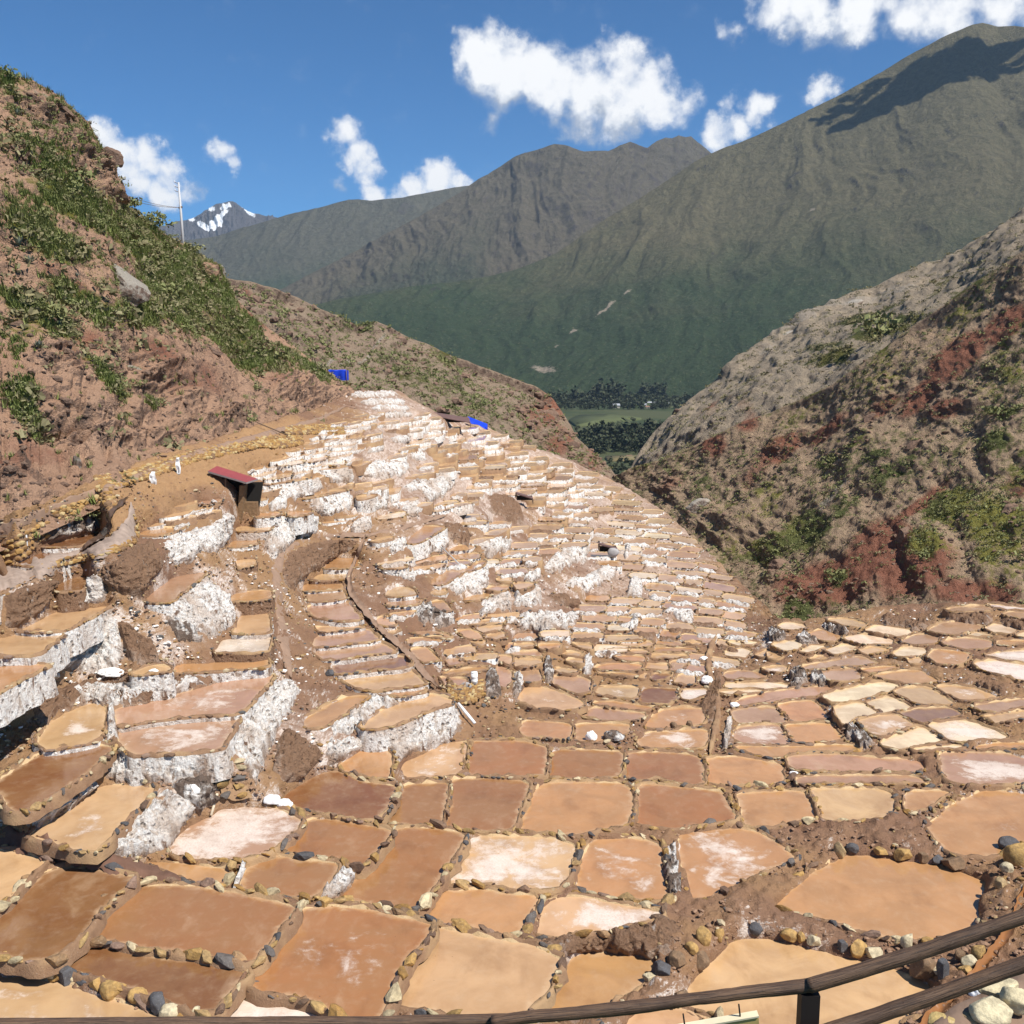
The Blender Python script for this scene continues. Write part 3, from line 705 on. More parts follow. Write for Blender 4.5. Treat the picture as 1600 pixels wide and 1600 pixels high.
# ---------------------------------------------------------------- walls and banks: top edge / foot, kind s = salt, g = grey stony, e = earth
WALL_DATA = """
s|78,1018 88,998 125,974 147,959 175,949 183,958|82,1030 96,1041 115,1050 140,1056 172,1058 200,1038
e|30,1100 75,1079 110,1067 130,1063 175,1064 230,1061 290,1057 335,1056|52,1162 80,1129 100,1114 140,1098 180,1104 225,1098 275,1083 345,1064
s|75,1084 110,1074 130,1068 175,1068 230,1066 290,1062 330,1060|95,1116 115,1106 140,1098 180,1104 225,1097 275,1083 340,1066
s|0,1091 30,1071 62,1053 95,1049|0,1106 30,1089 62,1069 98,1059
s|172,1098 166,1125 164,1160|177,1101 185,1140 188,1165
s|470,1063 442,1056 420,1068 402,1090 385,1112 368,1135 357,1160 362,1178|478,1075 462,1100 450,1118 440,1135 428,1160 415,1190 402,1225 385,1210
s|165,1178 190,1172 215,1184 250,1184 300,1181 335,1179|157,1223 180,1222 215,1224 250,1227 300,1216 338,1206
s|25,1273 50,1265 75,1253 100,1237 130,1216 148,1201|42,1303 65,1291 98,1272 123,1253 140,1239 158,1223
s|160,1324 180,1299 198,1279 215,1264 234,1249 250,1235 268,1234|165,1338 215,1341 262,1326 277,1309 296,1289 310,1271 318,1250
g|255,1232 290,1211 335,1206|312,1275 322,1269 337,1261
s|505,1141 520,1129 545,1114 570,1100 590,1093 622,1093|512,1160 540,1151 563,1140 575,1126 600,1109 628,1098
s|507,1147 530,1156 560,1144 572,1143|513,1196 528,1191 550,1179 573,1166
s|576,1143 600,1140 640,1128 670,1113 700,1104 723,1101|578,1164 605,1169 625,1192 660,1176 697,1159 728,1141
g|757,1050 770,1046 780,1059|758,1091 774,1091 786,1088
s|252,953 275,935 300,915 322,897 337,903 350,926 366,946|258,969 285,986 310,1000 330,1003 345,998 360,985 374,961
g|252,966 280,971 310,986|275,1006 295,1011 318,1010
s|247,843 275,833 300,826 325,823 345,806 357,801 373,806|262,881 280,886 300,881 312,863 338,866 352,851 366,836
s|98,936 125,926 140,906 150,896 160,905|100,949 130,947 150,945 165,939 171,930
s|414,836 430,816 445,804 455,816 461,836|412,861 425,877 440,866 458,851 465,842
s|461,813 475,806 490,804 496,807|467,843 480,841 490,839 499,836
s|548,819 560,813 579,804|550,833 568,831 584,826
s|608,851 620,844 634,841|610,869 625,866 638,856
s|645,853 665,843 680,835 699,825|649,873 668,866 685,861 705,851
s|748,853 765,843 780,833 800,827|751,866 768,876 785,863 802,856
s|695,913 715,901 732,891 738,896 750,889 763,878|697,919 720,931 740,931 760,923 769,909
s|745,943 765,936 780,926 802,920|747,966 765,958 785,951 802,956
s|622,896 635,896 646,889|631,906 645,913 651,906
g|648,951 660,941 672,939 680,956 700,961|650,973 665,979 685,983 700,979 719,971
s|802,919 815,931 838,913 846,921|800,956 815,949 835,951 851,949
s|808,956 840,954 870,956 907,956|810,986 840,989 870,986 907,976
s|850,881 868,863 885,856 905,853 919,866|854,899 870,896 890,886 905,881 921,883
s|817,903 832,893 844,889|819,909 835,909 847,907
s|882,911 895,901 910,901 925,894 937,889 950,881 963,886|884,923 900,919 915,926 930,921 945,911 964,909
s|985,906 993,899 1004,906|977,929 993,933 1006,931
s|1050,953 1068,958 1083,951|1054,966 1072,976 1086,973
s|984,973 990,961 995,966|982,991 990,991 997,986
s|974,868 980,850 986,852|976,875 982,873 988,863
s|430,766 450,758 470,751 485,748 506,756|444,779 460,779 480,776 500,769 509,764
s|483,785 500,776 525,771 551,769|489,796 502,811 525,804 554,799
s|419,786 435,773 448,776|421,797 437,797 451,795
s|515,741 530,734 549,731|517,751 535,756 556,751
s|560,739 575,726 590,716 605,723 625,719 641,721|567,746 585,749 605,746 625,743 644,738
s|627,759 650,749 675,743 700,741 716,746|631,771 655,769 675,781 692,779 713,756
s|572,787 590,781 606,777|574,797 592,796 608,791
s|627,791 640,787 651,798|634,801 645,805 656,804
s|640,701 650,698 663,711|641,716 655,723 669,721
s|611,683 625,681 641,681|614,693 628,695 643,691
s|571,707 585,701 600,698|574,711 588,710 601,703
s|545,614 580,612 620,612|548,622 580,621 626,619
s|562,625 600,623 634,624|566,632 600,631 638,632
s|578,636 610,633 640,634|582,642 610,641 642,642
s|592,646 620,644 645,645|595,652 620,652 647,651
g|1232,1061 1240,1043 1248,1036 1258,1049 1263,1063|1232,1073 1242,1076 1252,1074 1258,1071 1265,1067
g|1265,1056 1275,1046 1291,1056|1265,1071 1280,1071 1298,1068
g|1320,1141 1330,1126 1345,1141 1361,1156|1317,1156 1335,1156 1345,1169 1371,1166
s|1130,1151 1135,1119 1148,1121|1127,1173 1135,1176 1141,1156
g|849,1041 853,1021 861,1036|849,1063 856,1069 866,1063
s|911,1041 914,1021 922,1030|911,1054 918,1057 926,1052
g|800,1051 808,1048 817,1063|799,1091 808,1091 815,1079
g|1052,1309 1058,1336 1060,1366 1068,1396|1036,1331 1033,1356 1038,1386 1045,1410
e|835,1465 880,1463 930,1459 980,1449 1020,1439 1050,1433 1078,1440|848,1484 885,1496 912,1490 950,1490 990,1494 1028,1503 1062,1492
s|535,1353 522,1369 508,1386 497,1401|559,1369 549,1383 540,1394 523,1403
s|376,1353 370,1371 362,1386|382,1356 378,1373 371,1389
s|-10,1252 8,1246 19,1261|-10,1302 10,1287 22,1276
e|1374,959 1400,963 1430,967 1457,975|1375,975 1400,981 1425,986 1454,979
e|1477,958 1510,959 1556,957|1479,969 1510,973 1547,977
e|1561,965 1600,973 1640,976|1564,977 1600,985 1640,987
g|1282,973 1300,977 1326,984|1284,983 1305,991 1327,991
g|1241,994 1258,991 1279,1001|1244,1003 1262,1009 1281,1004
g|1199,986 1210,979 1229,986|1202,1004 1215,1005 1229,1001
e|1518,1066 1545,1070 1577,1078|1521,1072 1545,1082 1575,1088
e|440,880 450,862 480,846 520,840 560,842|442,930 460,925 480,905 505,885 545,862
g|62,824 90,810 120,801 152,803|62,853 95,847 125,839 158,833
e|150,890 175,875 200,850 225,842 245,850|150,905 190,930 222,938 240,905 262,885
e|0,930 30,915 60,905 100,900|0,985 25,985 60,960 78,930
e|175,960 195,965 215,985 240,1000|200,1030 215,1040 240,1040 255,1038
e|445,1130 470,1145 495,1160 510,1175|430,1170 428,1200 440,1232 480,1212
e|1090,1100 1105,1075 1118,1040|1108,1150 1120,1120 1128,1060
e|760,770 790,768 815,790|765,800 795,815 825,825
e|690,812 715,818 735,830|700,840 720,850 735,862
e|855,925 880,930 905,940|870,945 890,950 910,952
"""
WALLS = []
for _l in WALL_DATA.strip().split("\n"):
    _k, _a, _b = _l.split("|")
    f = lambda s: [tuple(float(v) for v in q.split(",")) for q in s.split()]
    WALLS.append(dict(kind=_k, top=f(_a), bot=f(_b)))

for _p in PANS:
    _x = sum(q[0] for q in _p['pts']) / len(_p['pts']); _y = sum(q[1] for q in _p['pts']) / len(_p['pts'])
    if _p['col'] == 'b' and 600 < _x < 1140 and 1120 < _y < 1300 or (_p['col'] == 'o' and 300 < _x < 350 and 1400 < _y < 1460) or (_p['col'] == 'p' and 480 < _x < 580 and _y > 1480) or (_p['col'] == 'o' and 400 < _x < 720 and 1280 < _y < 1420): _p['col'] = 'm'
    elif _p['col'] in 'ty' and _x > 1130 and _y < 1180: _p['col'] = 'c' if (_p['col'] == 'y' or int(_x) % 3 == 0) else 't'
# ---------------------------------------------------------------- the salt slope: heights
ZC = [(750,1250,-18),(750,1590,-17.6),(50,1550,-17.4),(50,1400,-17),(1400,1400,-18.0),(1500,1280,-17.8),(1300,1130,-18.4),(1300,1000,-18.6),
      (1600,980,-17.6),(1600,1120,-17.8),(1100,1200,-18.3),(1000,1080,-18.2),(900,1000,-17.2),(1200,950,-20),(1100,870,-20),(970,762,-20.8),(850,705,-16.6),
      (760,670,-12.8),(620,615,-6.1),(560,645,-6.6),(545,618,-6.3),(700,655,-10.2),(600,900,-14.4),(550,1000,-15.8),(560,1110,-16.3),(450,1000,-14.8),(300,1085,-14.6),
      (300,1150,-15),(100,1220,-15.8),(120,1135,-14.8),(20,1065,-13),(40,1005,-12.4),(90,965,-11.8),(110,912,-9.6),(270,920,-11),(250,832,-9.4),
      (390,880,-12),(400,805,-10.4),(370,785,-9),(480,747,-9.3),(100,862,-7.6),(0,900,-7.7),(60,870,-7.65),(110,840,-7.5),(190,790,-7.8),(300,735,-7.3),(450,690,-6.9),(0,825,-7.2),(110,780,-7.2),
      (700,800,-13.3),(800,860,-15.6),(620,730,-9.8),(860,780,-17.4),(-150,1000,-12),(-150,1300,-16.3),(-150,870,-7.5),(1750,1000,-17),(1750,1300,-17.6),(1750,1500,-18.0),(-150,1650,-17.6),(750,1700,-17.8),(1450,1560,-18.3),(1700,1650,-18.3)]
def w_of(px, py, z): return ray(px, py)[..., 2] / z        # 1/depth
_c = np.array(ZC, float); _cw = w_of(_c[:, 0], _c[:, 1], _c[:, 2])
def _tps(A, B):
    d2 = ((A[:, None, :] - B[None]) ** 2).sum(-1); return .5 * d2 * np.log(d2 + 1e-9)
_X = _c[:, :2] / 1000.0; _n = len(_X)
_K = _tps(_X, _X) + 2e-3 * np.eye(_n); _P = np.c_[np.ones(_n), _X]
_sol = np.linalg.solve(np.block([[_K, _P], [_P.T, np.zeros((3, 3))]]), np.r_[_cw, 0, 0, 0])
def w_prior(px, py):
    q = np.stack([np.ravel(px), np.ravel(py)], -1) / 1000.0; out = np.empty(len(q))
    for k in range(0, len(q), 40000):
        b = q[k:k + 40000]; out[k:k + 40000] = _tps(b, _X) @ _sol[:_n] + _sol[_n] + b @ _sol[_n + 1:]
    return out.reshape(np.shape(px))

# far edge of the slope (beyond it the ground falls into the ravine or is the foot of the left hill)
EDGE = [(-220,880),(-60,838),(0,808),(110,768),(180,738),(260,704),(330,686),(420,658),(500,636),(545,611),(590,609),(625,610),(640,622),(680,642),(705,651),(760,666),(810,690),(850,703),(900,724),(970,756),(1040,800),(1100,856),(1150,904),(1200,951),(1216,966),(1258,966),(1300,961),(1380,946),(1480,943),(1540,939),(1600,946),(1820,958)]
_E = np.array(EDGE, float)
def edge_y(x): return np.interp(x, _E[:, 0], _E[:, 1])

# grid in bearing space used to lay the pans out
GX0, GY0, GS = -220.0, 600.0, 2.5
GW, GH = int(2060 / GS), int(1120 / GS)
def inside(poly, X, Y):
    poly = np.asarray(poly); r = np.zeros(X.shape, bool); j = len(poly) - 1
    for i in range(len(poly)):
        xi, yi = poly[i]; xj, yj = poly[j]
        if yi != yj:
            r ^= ((yi > Y) != (yj > Y)) & (X < (xj - xi) * (Y - yi) / (yj - yi) + xi)
        j = i
    return r
def paint(arr, poly, val, only=None):
    p = np.asarray(poly); x0, y0 = p.min(0); x1, y1 = p.max(0)
    i0 = max(0, int((x0 - GX0) / GS)); i1 = min(GW, int((x1 - GX0) / GS) + 2); j0 = max(0, int((y0 - GY0) / GS)); j1 = min(GH, int((y1 - GY0) / GS) + 2)
    if i1 <= i0 or j1 <= j0: return 0
    X, Y = np.meshgrid(GX0 + GS * np.arange(i0, i1), GY0 + GS * np.arange(j0, j1))
    m = inside(p, X, Y)
    if only is not None: m &= arr[j0:j1, i0:i1] == only
    arr[j0:j1, i0:i1][m] = val
    return int(m.sum())

LAB = np.full((GH, GW), -1, np.int32)
for k, p in enumerate(PANS): paint(LAB, p['pts'], k)
TAKEN = LAB >= 0
WM = np.full((GH, GW), -1, np.int32)
for k, w in enumerate(WALLS): paint(WM, w['top'] + w['bot'][::-1], k)
TAKEN |= WM >= 0

# ---- the crowd of small far pans: rows of terraces on the upper slope
ZONE = [(556,640),(600,626),(640,630),(700,652),(760,668),(850,706),(968,760),(1038,803),(1098,859),(1148,906),(1200,956),(1190,1000),(1130,1060),(1040,1070),(900,1064),(800,1046),(690,1060),(600,960),(560,880),(420,800),(262,838),(215,815),(330,768),(420,718)]
for q in ([(425,870),(450,842),(520,828),(700,796),(702,812),(600,838),(560,872),(490,900),(475,990),(478,1062),(418,1062),(425,960)], [(590,900),(660,905),(690,940),(600,960),(570,930)], [(320,725),(405,745),(402,808),(360,812),(318,745)], [(545,850),(585,845),(600,990),(700,1085),(670,1085),(560,960)]):
    m_ = np.full((GH, GW), -1, np.int32); paint(m_, q, 1); TAKEN |= m_ >= 0
FARW = []
def far_pans():
    r = random.Random(3); y = 622.0
    while y < 1062:
        t = min(1, (y - 600) / 400)
        rh = 6.8 + 9.0 * t
        x = 215 + r.uniform(0, 30)
        while x < 1200:
            w = r.uniform(.75, 1.5) * (22 + 20 * t)
            xc = x + w / 2
            slope = np.interp(xc, [215, 450, 650, 850, 1000, 1200], [-.18, -.16, -.13, -.02, .06, .16]) + r.uniform(-.05, .05)
            yc = y + np.interp(xc, [215, 450, 650, 850, 1000, 1200], [60, 18, -6, -18, -8, 20]) + r.uniform(-.12, .12) * rh
            f = r.uniform(.42, .68); ph = rh * f
            sk = r.uniform(-.5, .5) * ph + 2
            top, bot = yc, yc + ph
            pts = [(x + sk, top - slope * -0 + slope * (-w / 2)), (x + w * .5 + sk, top + r.uniform(-.8, .8)), (x + w * .94 + sk, top + slope * w / 2), (x + w * .94 - sk, bot + slope * w / 2), (x + w * .5 - sk, bot + r.uniform(0, 1)), (x - sk, bot + slope * (-w / 2))]
            a = np.array(pts)
            if inside(ZONE, a[:, 0], a[:, 1]).mean() > .8:
                X, Y = np.meshgrid(np.arange(a[:, 0].min(), a[:, 0].max(), 2.5), np.arange(a[:, 1].min(), a[:, 1].max() + 2.4, 2.5))
                ii = ((X - GX0) / GS).astype(int); jj = ((Y - GY0) / GS).astype(int)
                if TAKEN[jj, ii].mean() < .25 and r.random() > .03:
                    col = r.choice('ttcoooyyp' if y > 760 else 'ttccoptw')
                    PANS.append(dict(col=col, salt=r.choice([0, 0, .1, .2, .45]), pts=pts, label='', far=True))
                    paint(LAB, pts, len(PANS) - 1); TAKEN[LAB >= 0] = True
                    if r.random() < .75 and rh * (1 - f) > 2.6:
                        wt = [(x - sk + 1, bot + 1 + slope * (-w / 2)), (x + w * .45 - sk, bot + 1.4), (x + w * .92 - sk, bot + 1 + slope * w / 2)]
                        hgt = rh * (1 - f) * r.uniform(.75, 1.15)
                        wb = [(p[0] - 1, p[1] + hgt * r.uniform(.7, 1.1)) for p in wt]
                        WALLS.append(dict(kind='s' if r.random() < .85 else 'e', top=wt, bot=wb, far=True))
            x += w * r.uniform(1.0, 1.07)
        y += rh * 1.0
far_pans()
print('PANS', len(PANS), 'WALLS', len(WALLS))

# ---- one level for each pan, from the drop seen between it and the pan below
def t_of(y): 
    r = ray(800., y); return r[..., 1] / -r[..., 2]
NP_ = len(PANS)
Z0 = np.empty(NP_)
for k, p in enumerate(PANS):
    a = np.array(p['pts']); c = a.mean(0); p['c'] = c
    Z0[k] = ray(c[0], c[1])[2] / w_prior(c[:1], c[1:])[0]
rows, rhs = [], []
NOVER = {}
for i in range(0, GW, 3):
    col = LAB[:, i]; j = 0; last = -1; lastj = 0
    idx = np.nonzero(col >= 0)[0]
    if len(idx) < 2: continue
    brk = np.nonzero(col[idx[1:]] != col[idx[:-1]])[0]
    for b in brk:
        ja, jb = idx[b], idx[b + 1]; A, B = col[ja], col[jb]
        y1, y2 = GY0 + GS * ja, GY0 + GS * jb; g = y2 - y1
        if g < 240: NOVER[(A, B)] = min(NOVER.get((A, B), 9), t_of(y1) / t_of(y2))
        if g > 115: continue
        d = 1.0 / w_prior(np.array([GX0 + GS * i]), np.array([y1]))[0]
        rim = .42 * F / d * .38 + 1.5
        e = max(0., g - rim)
        wl = (WM[ja:jb, i] >= 0).sum() * GS
        Fq = t_of(y1) / t_of(y1 + max(.85 * wl, .22 * e))
        rows.append((A, B, Fq)); rhs.append(-.07)
M = np.zeros((NP_, NP_)); bv = np.zeros(NP_)
for k in range(NP_):
    M[k, k] += 2.2; bv[k] += 2.2 * Z0[k]
for (A, B, Fq), h in zip(rows, rhs):
    M[B, B] += 1; M[A, A] += Fq * Fq; M[A, B] -= Fq; M[B, A] -= Fq; bv[B] += h; bv[A] -= h * Fq
ZP = np.linalg.solve(M, bv)
for it in range(400):          # no pan may hang out over the one below it
    worst = 0
    for (A, B), Fq in NOVER.items():
        e = -ZP[B] - (-ZP[A] * Fq) + .02
        if e > 0: ZP[B] += e * .5; ZP[A] -= e * .5 / Fq; worst = max(worst, e)
    if worst < .02: break
for k, p in enumerate(PANS): p['z'] = float(ZP[k])
print('PANS', [(k, round(ZP[k],2), round(Z0[k],2)) for k in (0,1,4,5,7,8,9,10,11,12,13,17,24,30)])

# ---- field of 1/depth on the grid: pans fixed, the rest relaxes between them
XX, YY = np.meshgrid(GX0 + GS * np.arange(GW), GY0 + GS * np.arange(GH))
PRI = w_prior(XX, YY); RZ = ray(XX, YY)[..., 2]
WF = PRI.copy(); fixed = LAB >= 0
WF[fixed] = RZ[fixed] / ZP[LAB[fixed]]
for it in range(420):
    av = WF.copy()
    av[1:-1, 1:-1] = .25 * (WF[:-2, 1:-1] + WF[2:, 1:-1] + WF[1:-1, :-2] + WF[1:-1, 2:])
    av = (av + .0015 * PRI) / 1.0015
    WF = np.where(fixed, WF, av)
# no overhangs: walking up a column the ground never comes nearer again
DM = 1.0 / np.clip(WF, 1e-4, None); FX = DM.copy()
for j in range(GH - 2, -1, -1):
    DM[j] = np.where(fixed[j], DM[j], np.maximum(DM[j], DM[j + 1] * 1.0004))
WF = 1.0 / DM
for it in range(14):
    av = WF.copy(); av[1:-1, 1:-1] = .5 * WF[1:-1, 1:-1] + .125 * (WF[:-2, 1:-1] + WF[2:, 1:-1] + WF[1:-1, :-2] + WF[1:-1, 2:]); WF = np.where(fixed, WF, av)
INS = fixed.astype(float)
for it in range(2):       # softened pan mask
    INS[1:-1, 1:-1] = (INS[1:-1, 1:-1] * 2 + INS[:-2, 1:-1] + INS[2:, 1:-1] + INS[1:-1, :-2] + INS[1:-1, 2:]) / 6
def samp(A, px, py):
    x = np.clip((np.asarray(px, float) - GX0) / GS, 0, GW - 1.001); y = np.clip((np.asarray(py, float) - GY0) / GS, 0, GH - 1.001)
    i = x.astype(int); j = y.astype(int); fx = x - i; fy = y - j
    return A[j, i] * (1-fx) * (1-fy) + A[j, i+1] * fx * (1-fy) + A[j+1, i] * (1-fx) * fy + A[j+1, i+1] * fx * fy
def G3(px, py):
    """ground point seen at bearing px,py"""
    return P3(px, py, 1.0 / samp(WF, px, py))
def gd(px, py): return float(1.0 / samp(WF, px, py))

# ---- salt patches of bare ground (places where salt has dried on paths and banks)
SALTY = np.zeros((GH, GW))
for (x, y, rx, ry, a) in [(620,650,80,45,.5),(700,700,110,45,.45),(850,760,140,60,.45),(960,800,90,60,.5),(1060,900,80,50,.15),(20,905,50,18,.4),(300,1230,60,45,.35),(330,790,60,25,.3),(280,1000,60,40,.3),(600,760,120,45,.35),(440,1130,40,80,.35),(750,740,220,100,.5),(1000,870,140,110,.45),(600,690,110,60,.5),(850,930,160,60,.3),(650,830,120,60,.25),(1300,1010,300,60,.15),(300,930,110,80,.3),(120,1015,110,60,.3),(500,1150,90,50,.3),(560,950,120,90,.15),(380,1180,60,60,.35)]:
    SALTY = np.maximum(SALTY, a * np.exp(-((XX - x) / rx) ** 2 - ((YY - y) / ry) ** 2))

for (x, y, rx, ry, a) in [(100,800,170,50,1.2),(300,725,150,40,1.2),(450,675,90,30,1.0)]:
    SALTY -= a * np.exp(-((XX - x) / rx) ** 2 - ((YY - y) / ry) ** 2)

def build_ground():
    nc, nr = 720, 420
    xs = np.linspace(-215, 1815, nc)
    v = np.linspace(0, 1, nr) ** 1.12
    ye = edge_y(xs)
    PX = np.broadcast_to(xs[None], (nr, nc)); PY = ye[None] + (1700 - ye[None]) * v[:, None]
    # slight unevenness of the far edge
    V = G3(PX, PY)
    w = samp(INS, PX, PY)
    d = np.linalg.norm(V, axis=-1)
    n = fbm(V * .55, 4) * .26 + ridge(V * 1.7, 3) * .2 + .12 * fbm(V * 4, 2) - .12
    k = np.clip(1 - w * 1.6, 0, 1)
    V[..., 2] += n * k - .02 - .18 * np.clip(w * 1.5, 0, 1) - .02 * k
    V[..., 0] += k * .10 * fbm(V * 1.3 + 5, 3); V[..., 1] += k * .10 * fbm(V * 1.3 + 9, 3)
    # skirt falling away behind the far edge
    b1 = V[0].copy(); b1[:, 1] += 2.5; b1[:, 2] -= 1.5
    b2 = V[0].copy(); b2[:, 1] += 14; b2[:, 2] -= 16
    sal = samp(SALTY, PX, PY)
    V = np.concatenate([b2[None], b1[None], V]); sal = np.concatenate([sal[:1], sal[:1], sal])
    me = mesh_from("ground", V.reshape(-1, 3), grid_faces(nr + 2, nc)[:, ::-1].copy(), [MAT['ground']], True, attrs={'salty': sal.ravel()})
    tag(link("ground", me), kind='structure')
# ---------------------------------------------------------------- materials in use
MAT = {}
MAT['ground'] = mat_ground(); MAT['brine'] = mat_brine(); MAT['dry'] = mat_rim(True); MAT['mud'] = mat_rim(False)
for k in 'sge': MAT['wall_' + k] = mat_wall(k)
MAT['stone'] = mat_stone(); MAT['stone_far'] = mat_stone_far()
build_ground()

PANCOL = {'t': (.56,.355,.185), 'o': (.485,.255,.110), 'b': (.195,.082,.033), 'm': (.325,.148,.058), 'p': (.42,.245,.15), 'd': (.25,.135,.085), 'y': (.55,.34,.178), 'c': (.76,.59,.40), 'w': (.70,.56,.46)}
COLWORD = {'t': 'tan', 'o': 'orange tan', 'b': 'brown', 'm': 'brown', 'c': 'cream', 'p': 'pinkish', 'd': 'grey brown', 'y': 'cream yellow', 'w': 'whitish'}

# prototype stones (shared meshes)
def stone_proto(seed, flat):
    V, T = ico(2); r = np.random.default_rng(seed)
    # chisel: cut the ball by random planes, then roughen
    for k in range(9):
        n = r.normal(size=3); n /= np.linalg.norm(n); c = r.uniform(.45, .8)
        d = V @ n; V = V - np.where(d > c, d - c, 0)[:, None] * n
    V = V * (1 + .22 * fbm(V * 1.9 + seed * 3.1, 3))[:, None]
    V = V * np.array([1.0, r.uniform(.62, .85), flat]); V /= np.abs(V[:, 0]).max()
    return V * .5, T
STONE_ARR = [stone_proto(s, f) for s, f in [(1,.62),(2,.5),(3,.72),(4,.45),(5,.58),(6,.66),(7,.4),(8,.55)]]
def low(s, f):
    V, T = ico(1); r = np.random.default_rng(s); V = V * (1 + .25 * r.uniform(-1, 1, (len(V), 1))) * np.array([1, .75, f]) * .5; return V, T
STONE_LOW = [low(s, f) for s, f in [(1,.6),(2,.5),(3,.7),(4,.45)]]
STONE_MESH = [mesh_from("stone", V, T, [MAT['stone']], False) for V, T in STONE_ARR]
STONE_COL = [(.46,.30,.12),(.40,.24,.08),(.58,.47,.29),(.36,.20,.06),(.40,.25,.09),(.33,.20,.10),(.085,.085,.09),(.13,.115,.105),(.22,.135,.085),(.52,.42,.25),(.28,.18,.13),(.17,.10,.065),(.43,.28,.12)]

def smooth_outline(pts, step):
    """closed outline -> rounded, evenly spaced"""
    p = np.asarray(pts, float)
    for _ in range(2):
        q = np.roll(p, -1, 0); p = np.stack([.91 * p + .09 * q, .09 * p + .91 * q], 1).reshape(-1, p.shape[1])
    p = np.r_[p, p[:1]]
    s = np.r_[0, np.cumsum(np.linalg.norm(np.diff(p[:, :2], axis=0), axis=1))]
    n = int(max(14, min(160, s[-1] / step)))
    t = np.linspace(0, s[-1], n, endpoint=False)
    return np.stack([np.interp(t, s, p[:, 0]), np.interp(t, s, p[:, 1])], -1)
def offset_out(o, d):
    t = np.roll(o, -1, 0) - np.roll(o, 1, 0); t /= np.linalg.norm(t, axis=1)[:, None] + 1e-9
    n = np.stack([t[:, 1], -t[:, 0]], -1)
    a = np.sum(o[:, 0] * np.roll(o[:, 1], -1) - np.roll(o[:, 0], -1) * o[:, 1])
    return o + (n if a > 0 else -n) * np.asarray(d)[..., None]
STONE_HASH = {}
def stone_free(x, y, z, r):
    c = .5; i, j = int(x // c), int(y // c)
    for a in (-1, 0, 1):
        for b in (-1, 0, 1):
            for (X, Y, Z, R) in STONE_HASH.get((i + a, j + b), ()):
                if abs(Z - z) < .5 and (X - x) ** 2 + (Y - y) ** 2 < (.30 * (r + R)) ** 2: return False
    STONE_HASH.setdefault((i, j), []).append((x, y, z, r)); return True

def pan_geometry(p):
    W = at_z(np.array([q[0] for q in p['pts']]), np.array([q[1] for q in p['pts']]), np.full(len(p['pts']), p['z']))
    d = float(W[:, 1].mean()); p['d'] = d
    step = .22 + max(0, d - 35) * .006
    o = smooth_outline(W[:, :2], step)
    o = offset_out(o, np.full(len(o), (.13 if d < 42 else .19) * float(np.clip(math.sqrt(np.ptp(o[:, 0]) * np.ptp(o[:, 1])) / 4.2, .45, 1.0))))
    r = np.random.default_rng(int(p['c'][0] * 7 + p['c'][1] * 13))
    o = offset_out(o, .07 * fbm(np.c_[o * .9, np.full(len(o), p['z'])], 3) + .05 * r.normal(size=len(o)) * (d < 60) * .4)
    return o, d, r

def brine_mesh(o, c, d):
    n = len(o); rings = [1.0, .965, .9, .75, .5, .22] if d < 75 else [1.0, .85, .45]
    size = np.linalg.norm(o - c, axis=1)
    V, E, Mi = [], [], []
    for f in rings:
        V.append(c + (o - c) * f); E.append(np.clip(1 - (1 - f) * size / .55, 0, 1)); Mi.append(np.full(n, 1 - f))
    V = np.concatenate(V + [c[None]]); E = np.concatenate(E + [[0.]]); Mi = np.concatenate(Mi + [[1.]])
    Q = grid_faces(len(rings), n, True); k = np.arange(n); last = (len(rings) - 1) * n
    faces = [tuple(q) for q in Q.tolist()] + [(int(last + a), int(last + (a + 1) % n), len(V) - 1) for a in k]
    V3 = np.c_[V - c, np.zeros(len(V))]
    return V3, faces, E, Mi
FAR_BRINE, FAR_RIM, FAR_STONES = [], [], []
def rim_arrays(o, c, z, d, r, p):
    p['side'] = p['c'][0] < 720 and p['c'][1] < 1190
    sc = float(np.clip(math.sqrt(np.ptp(o[:, 0]) * np.ptp(o[:, 1])) / 4.2, .5, 1.0))
    n = len(o); nz = fbm(np.c_[o * 2.1, np.full(n, z)], 3)
    wob = 1 + .45 * nz + .12 * r.normal(size=n) * (d < 75)
    prof = [(-.07, -.04), (.0, .03), (.06, .08), (.12, .08), (.17, -.02), (.22, -.6 if p['side'] else -.34)] if d < 75 and not p.get('far') else [(-.04, -.03), (.04, .035), (.10, .02), (.16, -.75)]
    if p['side'] and len(prof) == 6: prof = prof[:-1] + [(.21, -.5), (.34, -1.1)]
    V = []
    for a, h in prof:
        oo = offset_out(o, np.full(n, a * sc) * wob)
        hh = h + (.05 * r.normal(size=n) + .05 * nz) * (h > 0) * (.3 if p.get('far') or d > 75 else 1)
        V.append(np.c_[oo - c, hh])
    Q = grid_faces(len(prof), n, True)
    idx = np.repeat(np.array([0, 1, 1, 1] + [2 if r.random() < .85 else 3] * 2 if len(prof) == 7 else [0, 1, 1, 1, (2 if r.random() < .6 else 3) if p['side'] else 1] if len(prof) == 6 else [0, 1, 2 if r.random() < .6 else 1]), n)
    return np.concatenate(V), Q, idx

def size_px(p):
    a = np.array(p['pts']); x, y = a[:, 0], a[:, 1]
    return abs(.5 * np.sum(x * np.roll(y, -1) - np.roll(x, -1) * y))
ORDER = sorted(range(len(PANS)), key=lambda k: -size_px(PANS[k]))
KEEP = set(ORDER[:298])

